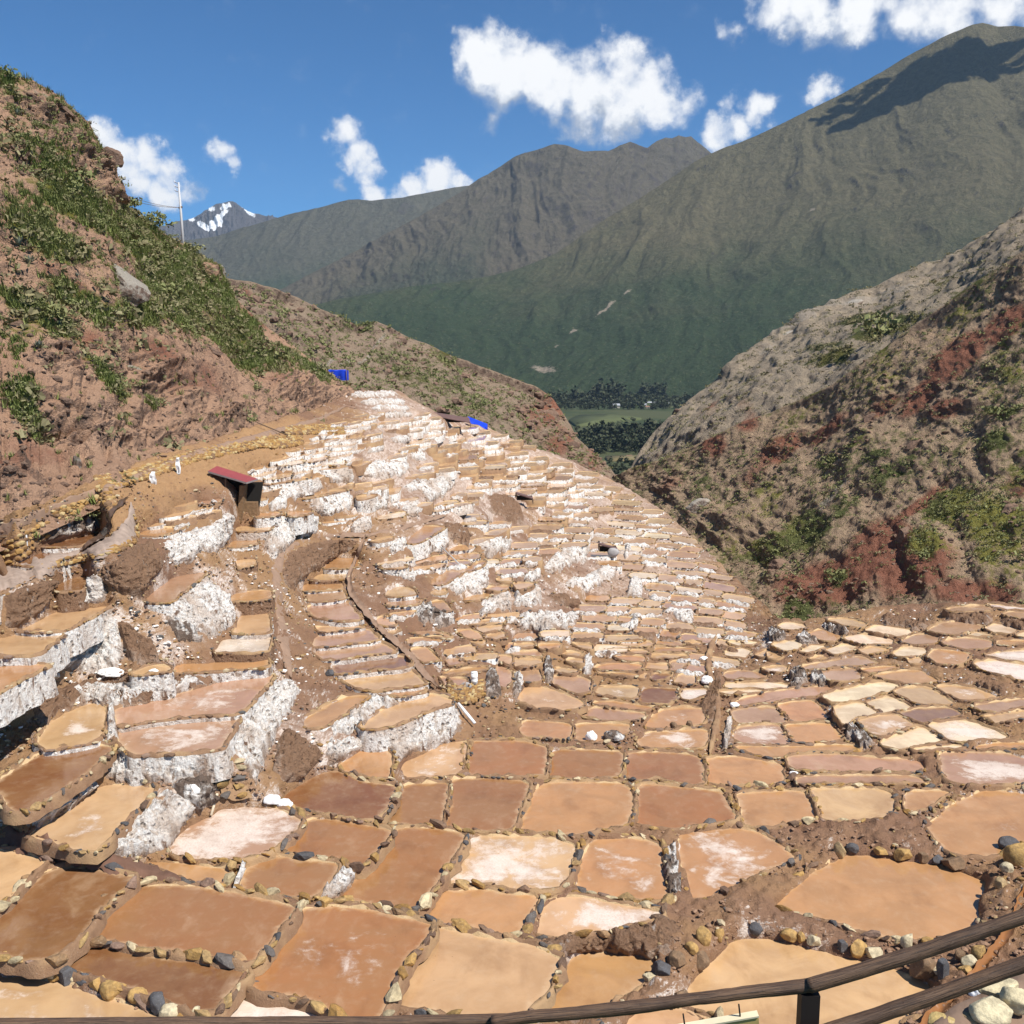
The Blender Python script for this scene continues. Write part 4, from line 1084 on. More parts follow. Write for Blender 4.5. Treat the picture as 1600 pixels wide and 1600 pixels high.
# named landmarks used to say which pan or wall is meant
LANDMARKS = [("red roofed hut",365,765),("dark roofed hut",952,857),("white standing barrel",740,1055),("blue tarpaulin",527,585),("white pipe",722,1122),
    ("curving dirt track",520,840),("grey rubble slope",445,1190),("white sacks",435,1252),("stone pillar",362,1215),("big yellow tan pan",635,1112),("two dark boulders",1063,1133),
    ("grey salt cone",1246,1055),("dark pit",1548,1076),("round salted pan",1560,1048),("ravine edge",1215,962),("long earth ridge",1112,1060),("white piled salt",924,1152),
    ("striped brown pans",575,1035),("big pointed white wall",1130,1160),("stony dark wall",1340,1150),("tall white salt wall",130,1010),("wide white salt wall",858,970),
    ("tarpaulin shed",720,657),("small dark shed",816,776),("water channel",170,815),("far right terraces",1420,970),("dark ravine bank",1100,880),("red sloping bank",645,920)]
LABEL_COUNT = {}
def direction(dx, dy):
    if abs(dy) > abs(dx) * .45: return 'above' if dy < 0 else 'below'
    return 'left of' if dx < 0 else 'right of'
ORD = ['nearest', 'second', 'third', 'fourth', 'fifth', 'sixth', 'seventh', 'eighth', 'ninth', 'tenth', 'eleventh', 'twelfth']
def auto_labels(items, noun, describe):
    buckets = {}
    for it in items:
        c = it['c']; best = min(LANDMARKS, key=lambda l: math.hypot(l[1] - c[0], (l[2] - c[1]) * 1.6))
        dr = direction(c[0] - best[1], c[1] - best[2]); dist = math.hypot(c[0] - best[1], (c[1] - best[2]) * 1.6)
        buckets.setdefault((best[0], dr), []).append((dist, it))
    for (lm, dr), lst in buckets.items():
        lst.sort(key=lambda q: q[0])
        for k, (_, it) in enumerate(lst):
            o = ORD[k] if k < 12 else None
            if len(lst) == 1: it['label'] = f"{describe(it)} {noun}, only one just {dr} the {lm}"
            elif o == 'nearest': it['label'] = f"{describe(it)} {noun}, nearest one {dr} the {lm}"
            elif o: it['label'] = f"{describe(it)} {noun}, {o} nearest {dr} the {lm}"
            else:
                it['label'] = f"tiny {describe(it).replace('small ', '')} {noun} in the crowd {dr} the {lm}"
def describe_pan(p):
    s = 'salt whitened ' if p['salt'] > .5 else ''
    return ('small ' if size_px(p) < 900 else '') + s + COLWORD[p['col']]
auto_labels([p for k, p in enumerate(PANS) if k in KEEP and not p['label']], 'salt pan', describe_pan)

def build_pans():
    stones = random.Random(21); n_ind = 0
    for k in ORDER:
        p = PANS[k]; o, d, r = pan_geometry(p); z = p['z']; c = o.mean(0)
        col = np.array(PANCOL[p['col']]) * r.uniform(.92, 1.08) * (1 + .02 * r.normal(size=3))
        V3, faces, E, Mi = brine_mesh(o, c, d)
        RV, RQ, ri = rim_arrays(o, c, z, d, r, p)
        if k not in KEEP:
            FAR_BRINE.append((V3 + [c[0], c[1], z], faces, E, Mi)); FAR_RIM.append((RV + [c[0], c[1], z], RQ, ri)); continue
        root = empty("salt_pan", (c[0], c[1], z))
        tag(root, p['label'], 'salt pan', 'salt pans terraced down the slope')
        b = link("brine", mesh_from("brine", V3, faces, [MAT['brine']], True, attrs={'edge': E, 'mid': Mi}), root)
        b.color = (*np.clip(col, 0, 1), p['salt'])
        link("rim", mesh_from("rim", RV, RQ, [MAT['dry'], MAT['mud'], MAT['wall_s'], MAT['wall_e']], True, mat_idx=ri), root)
        # stones along the rim
        yc = p['c'][1]; L0 = .19 + .33 * np.clip((yc - 1080) / 420, 0, 1.1)
        crest = offset_out(o, np.full(len(o), .13)); s = np.r_[0, np.cumsum(np.linalg.norm(np.diff(np.r_[crest, crest[:1]], axis=0), axis=1))]
        near = yc > 1170
        far_x = []
        t = 0.0; rnd = random.Random(k * 7 + 1)
        cc = np.r_[crest, crest[:1]]
        while t < s[-1] - .1:
            L = L0 * rnd.choice([.45, .6, .75, .9, 1, 1.25, 1.6]) * (1.0 if near else 1.05)
            if rnd.random() < .07 and near: L *= 1.4
            L = min(L, .66)
            x = np.interp(t, s, cc[:, 0]); y = np.interp(t, s, cc[:, 1])
            x2 = np.interp(min(t + .1, s[-1]), s, cc[:, 0]); y2 = np.interp(min(t + .1, s[-1]), s, cc[:, 1])
            ang = math.atan2(y2 - y, x2 - x) + rnd.gauss(0, .35)
            t += L * rnd.uniform(.85, 1.1) * (1 if near else 1.25)
            if rnd.random() < (.04 if near else .3) or not stone_free(x, y, z, L): continue
            x += rnd.gauss(0, .035); y += rnd.gauss(0, .035)
            if near and (p['c'][1] > 1200 or L > .26):
                so = bpy.data.objects.new("stone", rnd.choice(STONE_MESH)); COL.objects.link(so); so.parent = root
                so.location = (x - c[0], y - c[1], .03 + L * .07)
                so.rotation_euler = (rnd.gauss(0, .3), rnd.gauss(0, .3), ang)
                hgt = rnd.uniform(.65, 1.2)
                so.scale = (L * 1.12, L * rnd.uniform(.55, .95), L * hgt)
                br = rnd.uniform(.8, 1.2); so.color = (*[c_ * br for c_ in rnd.choice(STONE_COL)], 1); n_ind += 1
            else:
                R = rotz(ang) @ np.diag([L * 1.2, L * .8, L * rnd.uniform(.6, 1.1)])
                far_x.append((rnd.randrange(4), R, np.array([x - c[0], y - c[1], .04 + L * .05])))
        if far_x:
            parts = []
            for q in range(4):
                sel = [(R, T) for (m_, R, T) in far_x if m_ == q]
                if sel: parts.append(merge(STONE_LOW[q], sel))
            Vj, Tj = join_arr(parts)
            tag(link("rim_stones", mesh_from("rim_stones", Vj, Tj, [MAT['stone_far']], False), root), kind='stuff')
    if FAR_BRINE:
        vs, fs, e, m_, off = [], [], [], [], 0
        for V, f, E, Mi in FAR_BRINE:
            vs.append(V); fs += [tuple(i + off for i in q) for q in f]; e.append(E); m_.append(Mi); off += len(V)
        root = mesh_from("far_salt_pans", np.concatenate(vs), fs, [MAT['brine']], True, attrs={'edge': np.concatenate(e), 'mid': np.concatenate(m_)})
        fo = tag(link("far_salt_pans", root), 'crowd of tiny salt pans high on the far slope', 'salt pans', None, 'stuff'); fo.color = (*PANCOL['t'], .15)
        V, Q = join_arr([(a, b) for a, b, _ in FAR_RIM])
        rr = link("rim", mesh_from("rim", V, Q, [MAT['dry'], MAT['mud'], MAT['wall_s'], MAT['wall_e']], True, mat_idx=np.concatenate([i for _, _, i in FAR_RIM])), fo); tag(rr, kind='stuff')
    print("STONES individual stones", n_ind, "pans", len(PANS))
build_pans()

# ---------------------------------------------------------------- salt walls and banks
def poly_area(w):
    a = np.array(w['top'] + w['bot'][::-1]); x, y = a[:, 0], a[:, 1]
    return abs(.5 * np.sum(x * np.roll(y, -1) - np.roll(x, -1) * y))
def build_walls():
    for w in WALLS: w['c'] = np.array(w['top'] + w['bot']).mean(0)
    big = sorted(WALLS, key=lambda w: -poly_area(w)); keep = big[:290]
    KW = {'s': 'white salt crusted', 'g': 'grey salt streaked stone', 'e': 'brown earth'}
    auto_labels(keep, 'wall', lambda w: ('big ' if poly_area(w) > 2500 else 'small ' if poly_area(w) < 350 else '') + KW[w['kind']])
    for w in keep:
        top, bot = np.array(w['top'], float), np.array(w['bot'], float)
        Lx = np.linalg.norm(np.diff(top, axis=0), axis=1).sum(); Hy = np.linalg.norm(resample(top, 5) - resample(bot, 5), axis=1).max()
        st = 1.5 if not w.get('far') else 2.6
        nu, nv = int(np.clip(Lx / st, 6, 110)), int(np.clip(Hy / st, 4, 60))
        A, B = resample(top, nu), resample(bot, nu)
        hgt = np.linalg.norm(A - B, axis=1, keepdims=True); sg = w['c'][0] * .37
        ja = fbm(np.c_[A * .09, np.full(nu, sg)], 4)[:, None]; jb = fbm(np.c_[B * .07, np.full(nu, sg + 9)], 4)[:, None]
        A = A + np.array([[0, 1.]]) * ja * np.minimum(hgt * .16, 5); B = B + np.array([[0, 1.]]) * jb * np.minimum(hgt * .34, 10)
        v = np.linspace(0, 1, nv)[:, None, None]
        Q = A[None] * (1 - v) + B[None] * v
        V = G3(Q[..., 0], Q[..., 1]); d = np.linalg.norm(V, axis=-1, keepdims=True)
        # normal of the base sheet
        du = np.gradient(V, axis=1); dv = np.gradient(V, axis=0); N = np.cross(du, dv); N /= np.linalg.norm(N, axis=-1, keepdims=True) + 1e-9
        N *= np.where((N * V).sum(-1, keepdims=True) > 0, -1, 1)
        N = N + np.array([0, 0, .15]); N /= np.linalg.norm(N, axis=-1, keepdims=True)
        em = np.minimum(1, np.minimum(np.minimum(v, 1 - v) * 5, 1))[..., 0] * np.minimum(1, np.minimum(np.linspace(0, 1, nu), 1 - np.linspace(0, 1, nu)) * 7)[None]
        amp = {'s': 1.0, 'g': 1.1, 'e': .9}[w['kind']]
        Vs = V * np.array([1, 1, .55])
        disp = amp * (.55 if w.get('far') else 1.0) * (.16 * ridge(Vs * .9, 3) + .30 * fbm(Vs * 2.4, 4) + .34 * (ridge(V * 3.2, 3) - .6) + .09 * fbm(V * 8, 2))
        V = V + N * (-.10 * (1 - em[..., None]) + em[..., None] * (disp[..., None] + .12))
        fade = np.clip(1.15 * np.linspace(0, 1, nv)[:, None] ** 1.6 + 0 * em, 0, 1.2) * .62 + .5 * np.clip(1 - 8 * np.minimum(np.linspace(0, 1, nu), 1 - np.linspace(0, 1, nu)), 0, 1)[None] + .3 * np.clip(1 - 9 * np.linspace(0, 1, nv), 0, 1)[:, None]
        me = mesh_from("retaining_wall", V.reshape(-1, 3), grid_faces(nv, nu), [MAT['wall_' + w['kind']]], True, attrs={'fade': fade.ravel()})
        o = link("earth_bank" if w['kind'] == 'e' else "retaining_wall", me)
        tag(o, w['label'], 'earth bank' if w['kind'] == 'e' else 'retaining wall', 'retaining walls between the salt pans' if w['kind'] != 'e' else 'earth banks between the salt pans')
        o['kind'] = 'thing'
        if w['kind'] == 'e': o['label'] = w['label'].replace('earth wall', 'earth bank')
build_walls()
# ---------------------------------------------------------------- hillsides: ruled sheets between surveyed ridge and foot lines
def catmull(rows, n):
    """rows (m,nu,3) -> n rows, smooth through the given ones"""
    m = len(rows); t = np.linspace(0, m - 1, n); out = []
    for q in t:
        i = min(int(q), m - 2); f = q - i
        p1, p2 = rows[i], rows[i + 1]; p0 = rows[i - 1] if i > 0 else 2 * p1 - p2; p3 = rows[i + 2] if i + 2 < m else 2 * p2 - p1
        out.append(.5 * ((2 * p1) + (-p0 + p2) * f + (2*p0 - 5*p1 + 4*p2 - p3) * f * f + (-p0 + 3*p1 - 3*p2 + p3) * f ** 3))
    return np.array(out)
def blobs(px, py, lst):
    r = np.zeros(px.shape)
    for (x, y, rx, ry, rot, a) in lst:
        c, s = math.cos(math.radians(rot)), math.sin(math.radians(rot))
        dx, dy = px - x, py - y
        r = np.maximum(r, a * np.exp(-((dx * c + dy * s) / rx) ** 2 - ((-dx * s + dy * c) / ry) ** 2))
    return r
def trail(px, py, pts, w):
    a = resample(np.array(pts, float), 60); r = np.full(px.shape, 1e9)
    for x, y in a: r = np.minimum(r, (px - x) ** 2 + (py - y) ** 2)
    return np.exp(-r / (w * w))
SHEETS = {}
def sheet(name, lines, nu, nv, disp, mat, masks=None, back=(30, -25), alt=None, pin=.04, pinb=.05, wobble=None):
    """lines: foot line first, ridge line last; each [(px,py,distance)...]"""
    R = []
    for l in lines:
        a = np.array(l, float)
        R.append(resample(a, nu))
    R = catmull(np.array(R), nv) if len(R) > 2 else R[0][None] + (R[1] - R[0])[None] * np.linspace(0, 1, nv)[:, None, None]
    px, py, d = R[..., 0], R[..., 1], R[..., 2]
    V = P3(px, py, d)
    du = np.gradient(V, axis=1); dv = np.gradient(V, axis=0); N = np.cross(du, dv); N /= np.linalg.norm(N, axis=-1, keepdims=True) + 1e-9
    N *= np.where((N * V).sum(-1, keepdims=True) > 0, -1, 1)
    U, W = np.meshgrid(np.linspace(0, 1, nu), np.linspace(0, 1, nv))
    k = sstep(0, pinb, W) * (.2 + .8 * sstep(0, pin, 1 - W))
    at = {q: f(px, py, V) for q, f in (masks or {}).items()}
    h = disp(V, U, W, px, py, at)
    V = V + N * (h * k)[..., None]
    if wobble is not None:
        V = V + wobble(V, U, W)
    at['alt'] = W if alt is None else alt(px, py, V, W)
    dist = np.linalg.norm(V[-1], axis=1, keepdims=True); ry_ = V[-1] / dist
    b1 = V[-1] + ry_ * back[0] * .3 + np.array([0, 0, back[1] * .2 - back[0] * .06]); b2 = V[-1] + ry_ * back[0] + np.array([0, 0, back[1] - back[0] * .2])
    VV = np.concatenate([V, b1[None], b2[None]])
    A = {q: np.concatenate([v, v[-1:], v[-1:]]).ravel() for q, v in at.items()}
    o = link(name, mesh_from(name, VV.reshape(-1, 3), grid_faces(nv + 2, nu), [mat], True, attrs=A))
    tag(o, kind='structure')
    SHEETS[name] = dict(V=V, N=N, px=px, py=py, at=at)
    return o

# ---- left hillside
foot = [(-260,935),(-120,885),(0,846),(60,822),(110,800),(180,766),(260,730),(330,706),(420,676),(500,652),(556,622)]
foot = [(x, y + 16, gd(x, y) * .985) for x, y in foot]
ridge_l = [(-260,-60,74),(-120,30,78),(0,112,82),(22,122,83),(50,128,84),(82,146,86),(92,152,86),(118,176,87),(140,196,88),(160,232,88),(168,262,87),(166,282,88),(178,296,90),(186,312,94),(200,322,97),(222,338,100),(240,350,103),(262,368,106),(290,384,112),(312,400,117),(330,412,121),(340,424,124),(346,440,126),(372,468,130),(402,498,134),(440,528,138),(480,560,142),(520,588,145),(556,612,147)]
mid_l = []
for t, sag in ((.18, 10), (.45, 5), (.75, 2)):
    a, b = resample(foot, 40), resample(ridge_l, 40)
    q = a * (1 - t) + b * t
    q[:, 2] = 1 / ((1 - t) / a[:, 2] + t / b[:, 2]) * .5 + .5 * q[:, 2] + sag * np.linspace(.5, .6, 40) * .5
    mid_l.append(q.tolist())
VEG_L = [(60,260,90,22,28,.8),(120,330,110,34,30,1),(60,380,90,30,30,1),(210,370,90,45,32,1),(260,420,70,45,35,1),(270,480,70,50,38,1),(200,500,60,25,25,.9),(120,470,80,26,30,.85),
    (40,470,60,22,20,.9),(90,510,50,22,30,.9),(350,520,60,30,30,.9),(400,560,55,22,28,.9),(470,575,60,16,33,1),(180,600,36,16,48,1),(160,580,40,14,40,1),(240,628,14,14,0,1),(40,620,28,40,-20,1),(65,660,20,26,-10,1),
    (330,470,40,40,30,.9),(150,250,40,14,30,.5),(10,130,14,20,0,1),(20,190,30,16,30,.6),(300,400,40,14,30,.7),(380,520,40,20,30,.8),(440,550,50,14,30,.8)]
RED_L = [(80,430,60,16,30,.8),(110,450,40,14,25,.9),(140,530,50,22,20,.8),(230,560,70,26,25,.75),(300,600,90,34,20,.7),(250,640,70,26,10,.45),(370,450,26,40,-35,1),(400,500,40,14,35,.9),(330,560,60,30,20,.5),(60,700,90,40,20,.6),(20,740,60,40,10,.9),(430,600,70,24,20,.55),(110,560,60,20,20,.5)]
PALE_L = [(300,500,60,14,60,.4),(270,330,30,10,40,.6),(20,540,40,30,0,.5),(30,650,30,20,0,.5),(110,640,50,26,30,.25),(350,640,70,20,10,.35),(60,150,60,20,30,.5)]
CLIFF_L = [(110,230,60,34,30,1),(60,180,50,26,30,1),(150,265,26,40,0,1),(30,260,40,20,20,.6),(170,300,40,22,20,.8),(60,480,60,20,20,.5),(100,560,60,24,20,.6),(330,420,30,16,40,1),(240,600,60,30,20,.5),(420,560,60,20,20,.5),(120,660,80,30,20,.6),(470,615,60,20,10,.7),(320,665,90,14,-12,.9),(20,760,50,40,0,1)]
def disp_left(V, U, W, px, py, at):
    P = V * .06
    big = 2.2 * fbm(P, 4)
    cl = blobs(px, py, CLIFF_L)
    strat = ridge(np.stack([V[..., 0] * .10, V[..., 1] * .10, V[..., 2] * .42 - V[..., 0] * .16], -1), 4)
    rocky = (strat - .64) * 8.5 * cl
    gully = -.9 * ridge(np.stack([U * 26, W * 4, U * 0], -1), 3) * sstep(.75, .2, W)
    small = .55 * fbm(V * .5, 4) + .35 * ridge(V * 1.1, 3)
    return (big + gully) * sstep(0, .3, W) + rocky + small * (.6 + cl * .8) + .5 * sstep(0, .2, W)
MAT['hill_left'] = mat_hill("hillside_soil", (.35, .195, .125), (.60, .39, .26), (.115, .132, .040), 1.0)
sheet("hillside", [foot] + mid_l + [ridge_l], 560, 330, disp_left, MAT['hill_left'],
      dict(veg=lambda x, y, V: np.maximum(.38 * sstep(640, 520, y), 1.05 * blobs(x, y, VEG_L)), red=lambda x, y, V: blobs(x, y, RED_L), pale=lambda x, y, V: blobs(x, y, PALE_L)), back=(40, -14), pin=.10)

# ---- hill behind the salt slope
foot_m = [(200,520,168),(330,560,176),(460,590,184),(545,622,192),(625,640,198),(700,676,205),(760,692,210),(850,730,218),(930,766,226),(975,790,232),(1010,830,236)]
ridge_m = [(200,405,212),(300,424,216),(360,433,220),(400,440,225),(440,451,230),(470,466,236),(500,480,240),(535,494,246),(560,504,250),(590,500,254),(610,508,256),(640,528,262),(670,538,266),(700,552,270),(730,560,275),(760,572,280),(810,590,288),(845,604,294),(866,622,297),(884,650,295),(905,682,290),(930,708,282),(952,728,274),(975,752,264),(1010,800,258)]
mm = []
for t, s_ in ((.35, 0), (.7, -4)):
    a, b = resample(foot_m, 40), resample(ridge_m, 40); q = a * (1 - t) + b * t; q[:, 2] += s_; mm.append(q.tolist())
VEG_M = [(560,500,40,12,10,.9),(640,560,90,30,20,.6),(700,600,120,40,25,.55),(780,680,50,14,25,1),(830,620,40,20,30,.5),(500,530,80,24,20,.5),(860,700,40,18,40,.6),(900,715,30,20,50,.5),(700,555,40,12,20,.7),(740,640,90,30,20,.6)]
RED_M = [(860,640,34,40,30,1),(880,690,30,40,30,.9),(925,720,30,30,45,.8),(830,650,30,24,20,.7),(380,450,26,14,20,.9),(420,480,40,12,30,.5)]
MAT['hill_mid'] = mat_hill("far_hillside_soil", (.23, .165, .115), (.42, .32, .23), (.095, .105, .045), .5)
def disp_mid(V, U, W, px, py, at):
    return 5 * fbm(V * .03, 4) + 2.2 * (ridge(V * .09, 4) - .6) + 5 * at['red'] * (ridge(V * .08, 4) - .62) + 1.2 * fbm(V * .3, 3) - 2 * ridge(np.stack([U * 9 + W * 2, W * 4, U * 0], -1), 4)
sheet("middle_hill", [foot_m] + mm + [ridge_m], 420, 170, disp_mid, MAT['hill_mid'],
      dict(veg=lambda x, y, V: np.maximum(.33, blobs(x, y, VEG_M)), red=lambda x, y, V: blobs(x, y, RED_M), pale=lambda x, y, V: np.maximum(blobs(x, y, [(520,470,60,10,20,.5),(590,505,30,8,0,.5)]), 1.2 * trail(x, y, [(505,564),(525,556),(545,550),(565,545),(580,536),(592,526),(604,517)], 2.6))), back=(60, -50), pin=.03)

# ---- right hillside: a front face and the slope behind it
foot_r = [(925,800,236),(960,806,230),(1010,840,214),(1060,880,198),(1120,930,180),(1180,985,160),(1260,1010,150),(1380,1000,142),(1480,995,136),(1640,985,128),(1860,970,120)]
ridge_r = [(925,760,268),(962,752,262),(985,740,255),(1020,728,250),(1060,706,243),(1100,690,237),(1150,664,230),(1200,646,225),(1250,622,219),(1300,600,213),(1340,570,209),(1380,545,206),(1410,520,204),(1440,498,202),(1480,470,199),(1520,442,196),(1560,418,193),(1600,392,190),(1700,330,183),(1860,230,172)]
rm = []
for t, s_ in ((.3, 6), (.65, 5)):
    a, b = resample(foot_r, 50), resample(ridge_r, 50); q = a * (1 - t) + b * t; q[:, 2] += s_; rm.append(q.tolist())
VEG_R = [(1250,830,70,40,-20,.75),(1330,790,60,26,-35,.6),(1400,740,80,24,-30,.6),(1480,790,60,36,-20,.9),(1560,820,60,60,-20,.85),(1450,860,40,30,0,.9),(1240,940,30,20,0,1.1),(1310,900,26,14,-30,.9),(1200,760,60,22,-35,.5),(1290,720,26,14,-20,.9),(1380,720,30,12,-20,.9),(1340,700,40,10,-35,.8),(1560,700,50,30,-20,.7),(1500,600,60,18,-35,.5),(1580,650,40,14,-30,.7),(1250,680,60,16,-30,.55),(1100,760,50,30,-35,.55),(1540,865,30,20,0,.9),(1200,850,50,26,-20,.9),(1420,900,18,10,0,.6)]
RED_R = [(1500,560,70,30,-42,1),(1570,510,50,26,-40,1),(1440,620,60,20,-40,.9),(1380,640,50,16,-35,.6),(1290,670,60,14,-35,.7),(1220,700,60,18,-35,.8),(1180,740,50,20,-40,.6),(1120,700,26,20,-30,.9),(1170,660,24,20,-60,.8),(1300,900,110,34,-8,1),(1420,890,80,44,-10,1),(1520,920,80,24,0,1),(1440,790,90,12,-42,.8),(1400,850,40,50,-40,.9),(1480,640,40,20,-20,.8),(1590,760,30,20,0,.5),(1360,870,60,40,-40,.9),(1050,770,40,30,-40,.5)]
PALE_R = [(1300,780,70,8,-45,.7),(1540,640,40,8,-35,.5),(1210,830,30,10,-40,.5),(1330,650,60,10,-40,.4)]
CLIFF_R = [(1220,885,50,34,0,1),(1300,925,90,22,0,.9),(1400,850,30,60,-40,.8),(1480,840,50,40,-30,.8),(1590,840,30,40,0,.9),(1450,700,60,26,-30,.9),(1340,690,70,22,-38,.9),(1230,690,60,20,-35,.9),(1180,760,60,24,-40,.7),(1100,820,50,40,-30,1),(1050,780,50,40,-30,.8),(1380,620,60,26,-40,.7),(1500,630,70,24,-30,.8),(1520,930,80,24,0,.8)]
def disp_right(V, U, W, px, py, at):
    cl = blobs(px, py, CLIFF_R)
    big = 5 * fbm(V * .028, 4)
    strat = ridge(np.stack([V[..., 0] * .07 + V[..., 2] * .10, V[..., 1] * .05, V[..., 2] * .16 - V[..., 0] * .05], -1), 5)
    wq = .5 * fbm(V * .035, 3)
    gull = -3.2 * (ridge(np.stack([U * 9 + W * 3 + wq, W * 3.5 + wq, U * 0], -1), 4) - .6) * sstep(1, .5, W)
    return .8 * big + (strat - .62) * 5.0 * cl + .7 * gull + .7 * (ridge(V * .22, 4) - .6) + .45 * fbm(V * .6, 3)
MAT['hill_right'] = mat_hill("ravine_side_soil", (.31, .21, .14), (.52, .38, .25), (.145, .160, .060), .6)
sheet("right_hill", [foot_r] + rm + [ridge_r], 520, 320, disp_right, MAT['hill_right'],
      dict(veg=lambda x, y, V: np.maximum(.46, 1.15 * blobs(x, y, VEG_R)) - .25 * blobs(x, y, RED_R), red=lambda x, y, V: 1.35 * blobs(x, y, RED_R), pale=lambda x, y, V: blobs(x, y, PALE_R)), back=(30, -12), pin=.03)
foot_b = [(930,775,300),(975,764,296),(1040,735,285),(1120,700,272),(1220,650,258),(1300,615,248),(1380,565,240),(1460,500,234),(1540,445,228),(1640,380,222),(1860,250,210)]
ridge_b = [(930,790,335),(968,752,336),(985,728,338),(1000,700,340),(1020,676,343),(1045,650,345),(1065,632,348),(1092,612,350),(1112,600,353),(1135,580,355),(1160,562,358),(1180,546,360),(1192,530,362),(1210,522,365),(1232,510,368),(1252,492,370),(1272,488,372),(1300,470,376),(1330,456,380),(1362,450,383),(1400,430,385),(1440,420,387),(1480,412,386),(1510,396,383),(1540,372,380),(1570,352,377),(1600,334,374),(1700,270,368),(1860,160,355)]
VEG_B = [(1380,520,60,10,-14,1),(1350,500,80,10,-20,.9),(1300,560,60,10,-20,.8),(1420,500,50,10,-10,.8),(1200,590,60,16,-35,.4),(1480,450,70,16,-25,.5),(1290,545,40,8,-10,.9),(1180,640,50,16,-40,.4)]
PALE_B = [(1330,470,60,8,-14,.9),(1400,450,60,10,-14,.7),(1230,515,40,8,-20,1),(1260,500,40,10,-20,.9),(1200,545,40,14,-35,.6),(1100,615,40,10,-40,.5),(1290,480,40,8,-14,.9)]
MAT['hill_back'] = mat_hill("pale_hillside_soil", (.26, .205, .15), (.46, .375, .275), (.100, .112, .048), .45)
def disp_back(V, U, W, px, py, at):
    return 5 * fbm(V * .03, 4) + 3 * (ridge(V * .06, 4) - .6) * (1 + at['pale']) + 1.3 * fbm(V * .25, 3)
rb = [[(a[0] * .5 + b[0] * .5, a[1] * .5 + b[1] * .5, (a[2] + b[2]) * .5 - 4) for a, b in zip(resample(foot_b, 40), resample(ridge_b, 40))]]
sheet("upper_hill", [foot_b] + rb + [ridge_b], 420, 130, disp_back, MAT['hill_back'],
      dict(veg=lambda x, y, V: np.maximum(.34, blobs(x, y, VEG_B)), red=lambda x, y, V: blobs(x, y, [(1110,640,30,20,-40,.7),(1170,655,30,20,-60,.7),(1590,390,60,20,-30,.4)]), pale=lambda x, y, V: blobs(x, y, PALE_B)), back=(80, -60), pin=.03)
# floor of the ravine
rav = [(900,770,238),(980,800,232),(1060,862,214),(1130,920,190),(1190,965,165),(1260,1000,150),(1400,1010,142),(1860,1010,120)]
rv0 = [(900,835,200),(980,870,180),(1060,925,160),(1130,985,140),(1190,1040,125),(1260,1080,118),(1400,1100,110),(1860,1100,95)]
sheet("ravine_floor", [rv0, rav], 160, 30, lambda V, U, W, px, py, at: 2.5 * fbm(V * .1, 4), MAT['hill_right'], dict(veg=lambda x, y, V: .4 + 0 * x, red=lambda x, y, V: .2 + 0 * x, pale=lambda x, y, V: .35 + 0 * x), back=(10, -10))
# ---------------------------------------------------------------- far mountains
VALLEY_Z = -170.0
def mdisp(amp, fu, fv, sc, fine):
    def f(V, U, W, px, py, at):
        wq = fbm(V * sc * .8, 4)
        q = np.stack([U * fu * 1.7 + 1.5 * wq, W * fv * 1.5 + .5 * wq, U * 0 + .5 * wq], -1)
        q2 = np.stack([U * fu * 5.5 + 2.2 * wq, W * fv * 4.0 + .5 * wq, U * 0 + 3.], -1)
        return amp * (.62 * (ridge(q, 5, .6) - .62) + .30 * (ridge(q2, 4, .6) - .62) + .45 * fbm(V * sc, 5) + fine * .7 * (ridge(V * sc * 6, 4) - .6))
    return f
MAT['mt_green'] = mat_mountain("mountain_grass", (.050, .074, .036), (.165, .142, .084), (.060, .052, .052), 1.0)
MAT['mt_brown'] = mat_mountain("mountain_scree", (.070, .082, .054), (.150, .128, .092), (.095, .082, .074), .8)
MAT['mt_left'] = mat_mountain("mountain_heath", (.072, .096, .060), (.13, .122, .09), (.095, .085, .078), .7)
MAT['mt_snow'] = mat_mountain("snowy_rock", (.10, .095, .095), (.13, .12, .12), (.12, .11, .11), .45, True)
f1 = [(120,600,3800),(300,606,3800),(480,612,3780),(700,618,3720),(860,622,3680),(1000,629,3560),(1100,634,3450),(1250,642,3300),(1400,650,3200),(1850,670,2900)]
r1 = [(120,520,4400),(300,505,4600),(470,482,4800),(500,474,4850),(540,466,4950),(600,456,5050),(650,447,5120),(700,441,5180),(760,432,5240),(800,423,5300),(840,408,5340),(870,394,5400),(910,366,5450),(950,338,5500),(1000,308,5550),(1050,277,5600),(1085,254,5650),(1110,240,5680),(1135,230,5700),(1160,222,5700),(1200,204,5700),(1230,190,5700),(1260,174,5700),(1300,154,5700),(1330,138,5700),(1360,122,5700),(1400,98,5700),(1430,80,5670),(1450,70,5650),(1480,54,5620),(1500,46,5600),(1520,38,5600),(1535,35,5600),(1560,42,5600),(1585,40,5550),(1600,42,5500),(1700,30,5350),(1850,70,5150)]
ROCK1 = [(1230,300,60,24,-50,1),(1220,330,50,20,-40,1),(1300,290,20,16,0,1),(1150,270,40,10,-20,.8),(1500,230,60,16,0,.8),(1350,250,60,14,-30,.7),(1100,330,50,16,-30,.7),(950,350,60,20,-30,.6),(1050,300,40,14,-30,.8),(1430,220,50,12,10,.8),(1180,350,40,14,-60,.8),(1010,395,20,10,-40,.8),(1040,390,30,10,-60,.7)]
PALE1 = [(980,455,16,3,-40,.75),(945,480,30,3.5,-40,.85),(895,512,12,3.5,-30,.85),(850,575,34,9,10,.75),(870,540,14,5,-50,.6),(1270,330,8,4,0,.8),(1070,500,10,3,-60,.5)]
def alt1(px, py, V, W): return np.clip((V[..., 2] + 170) / 1250, 0, 1)
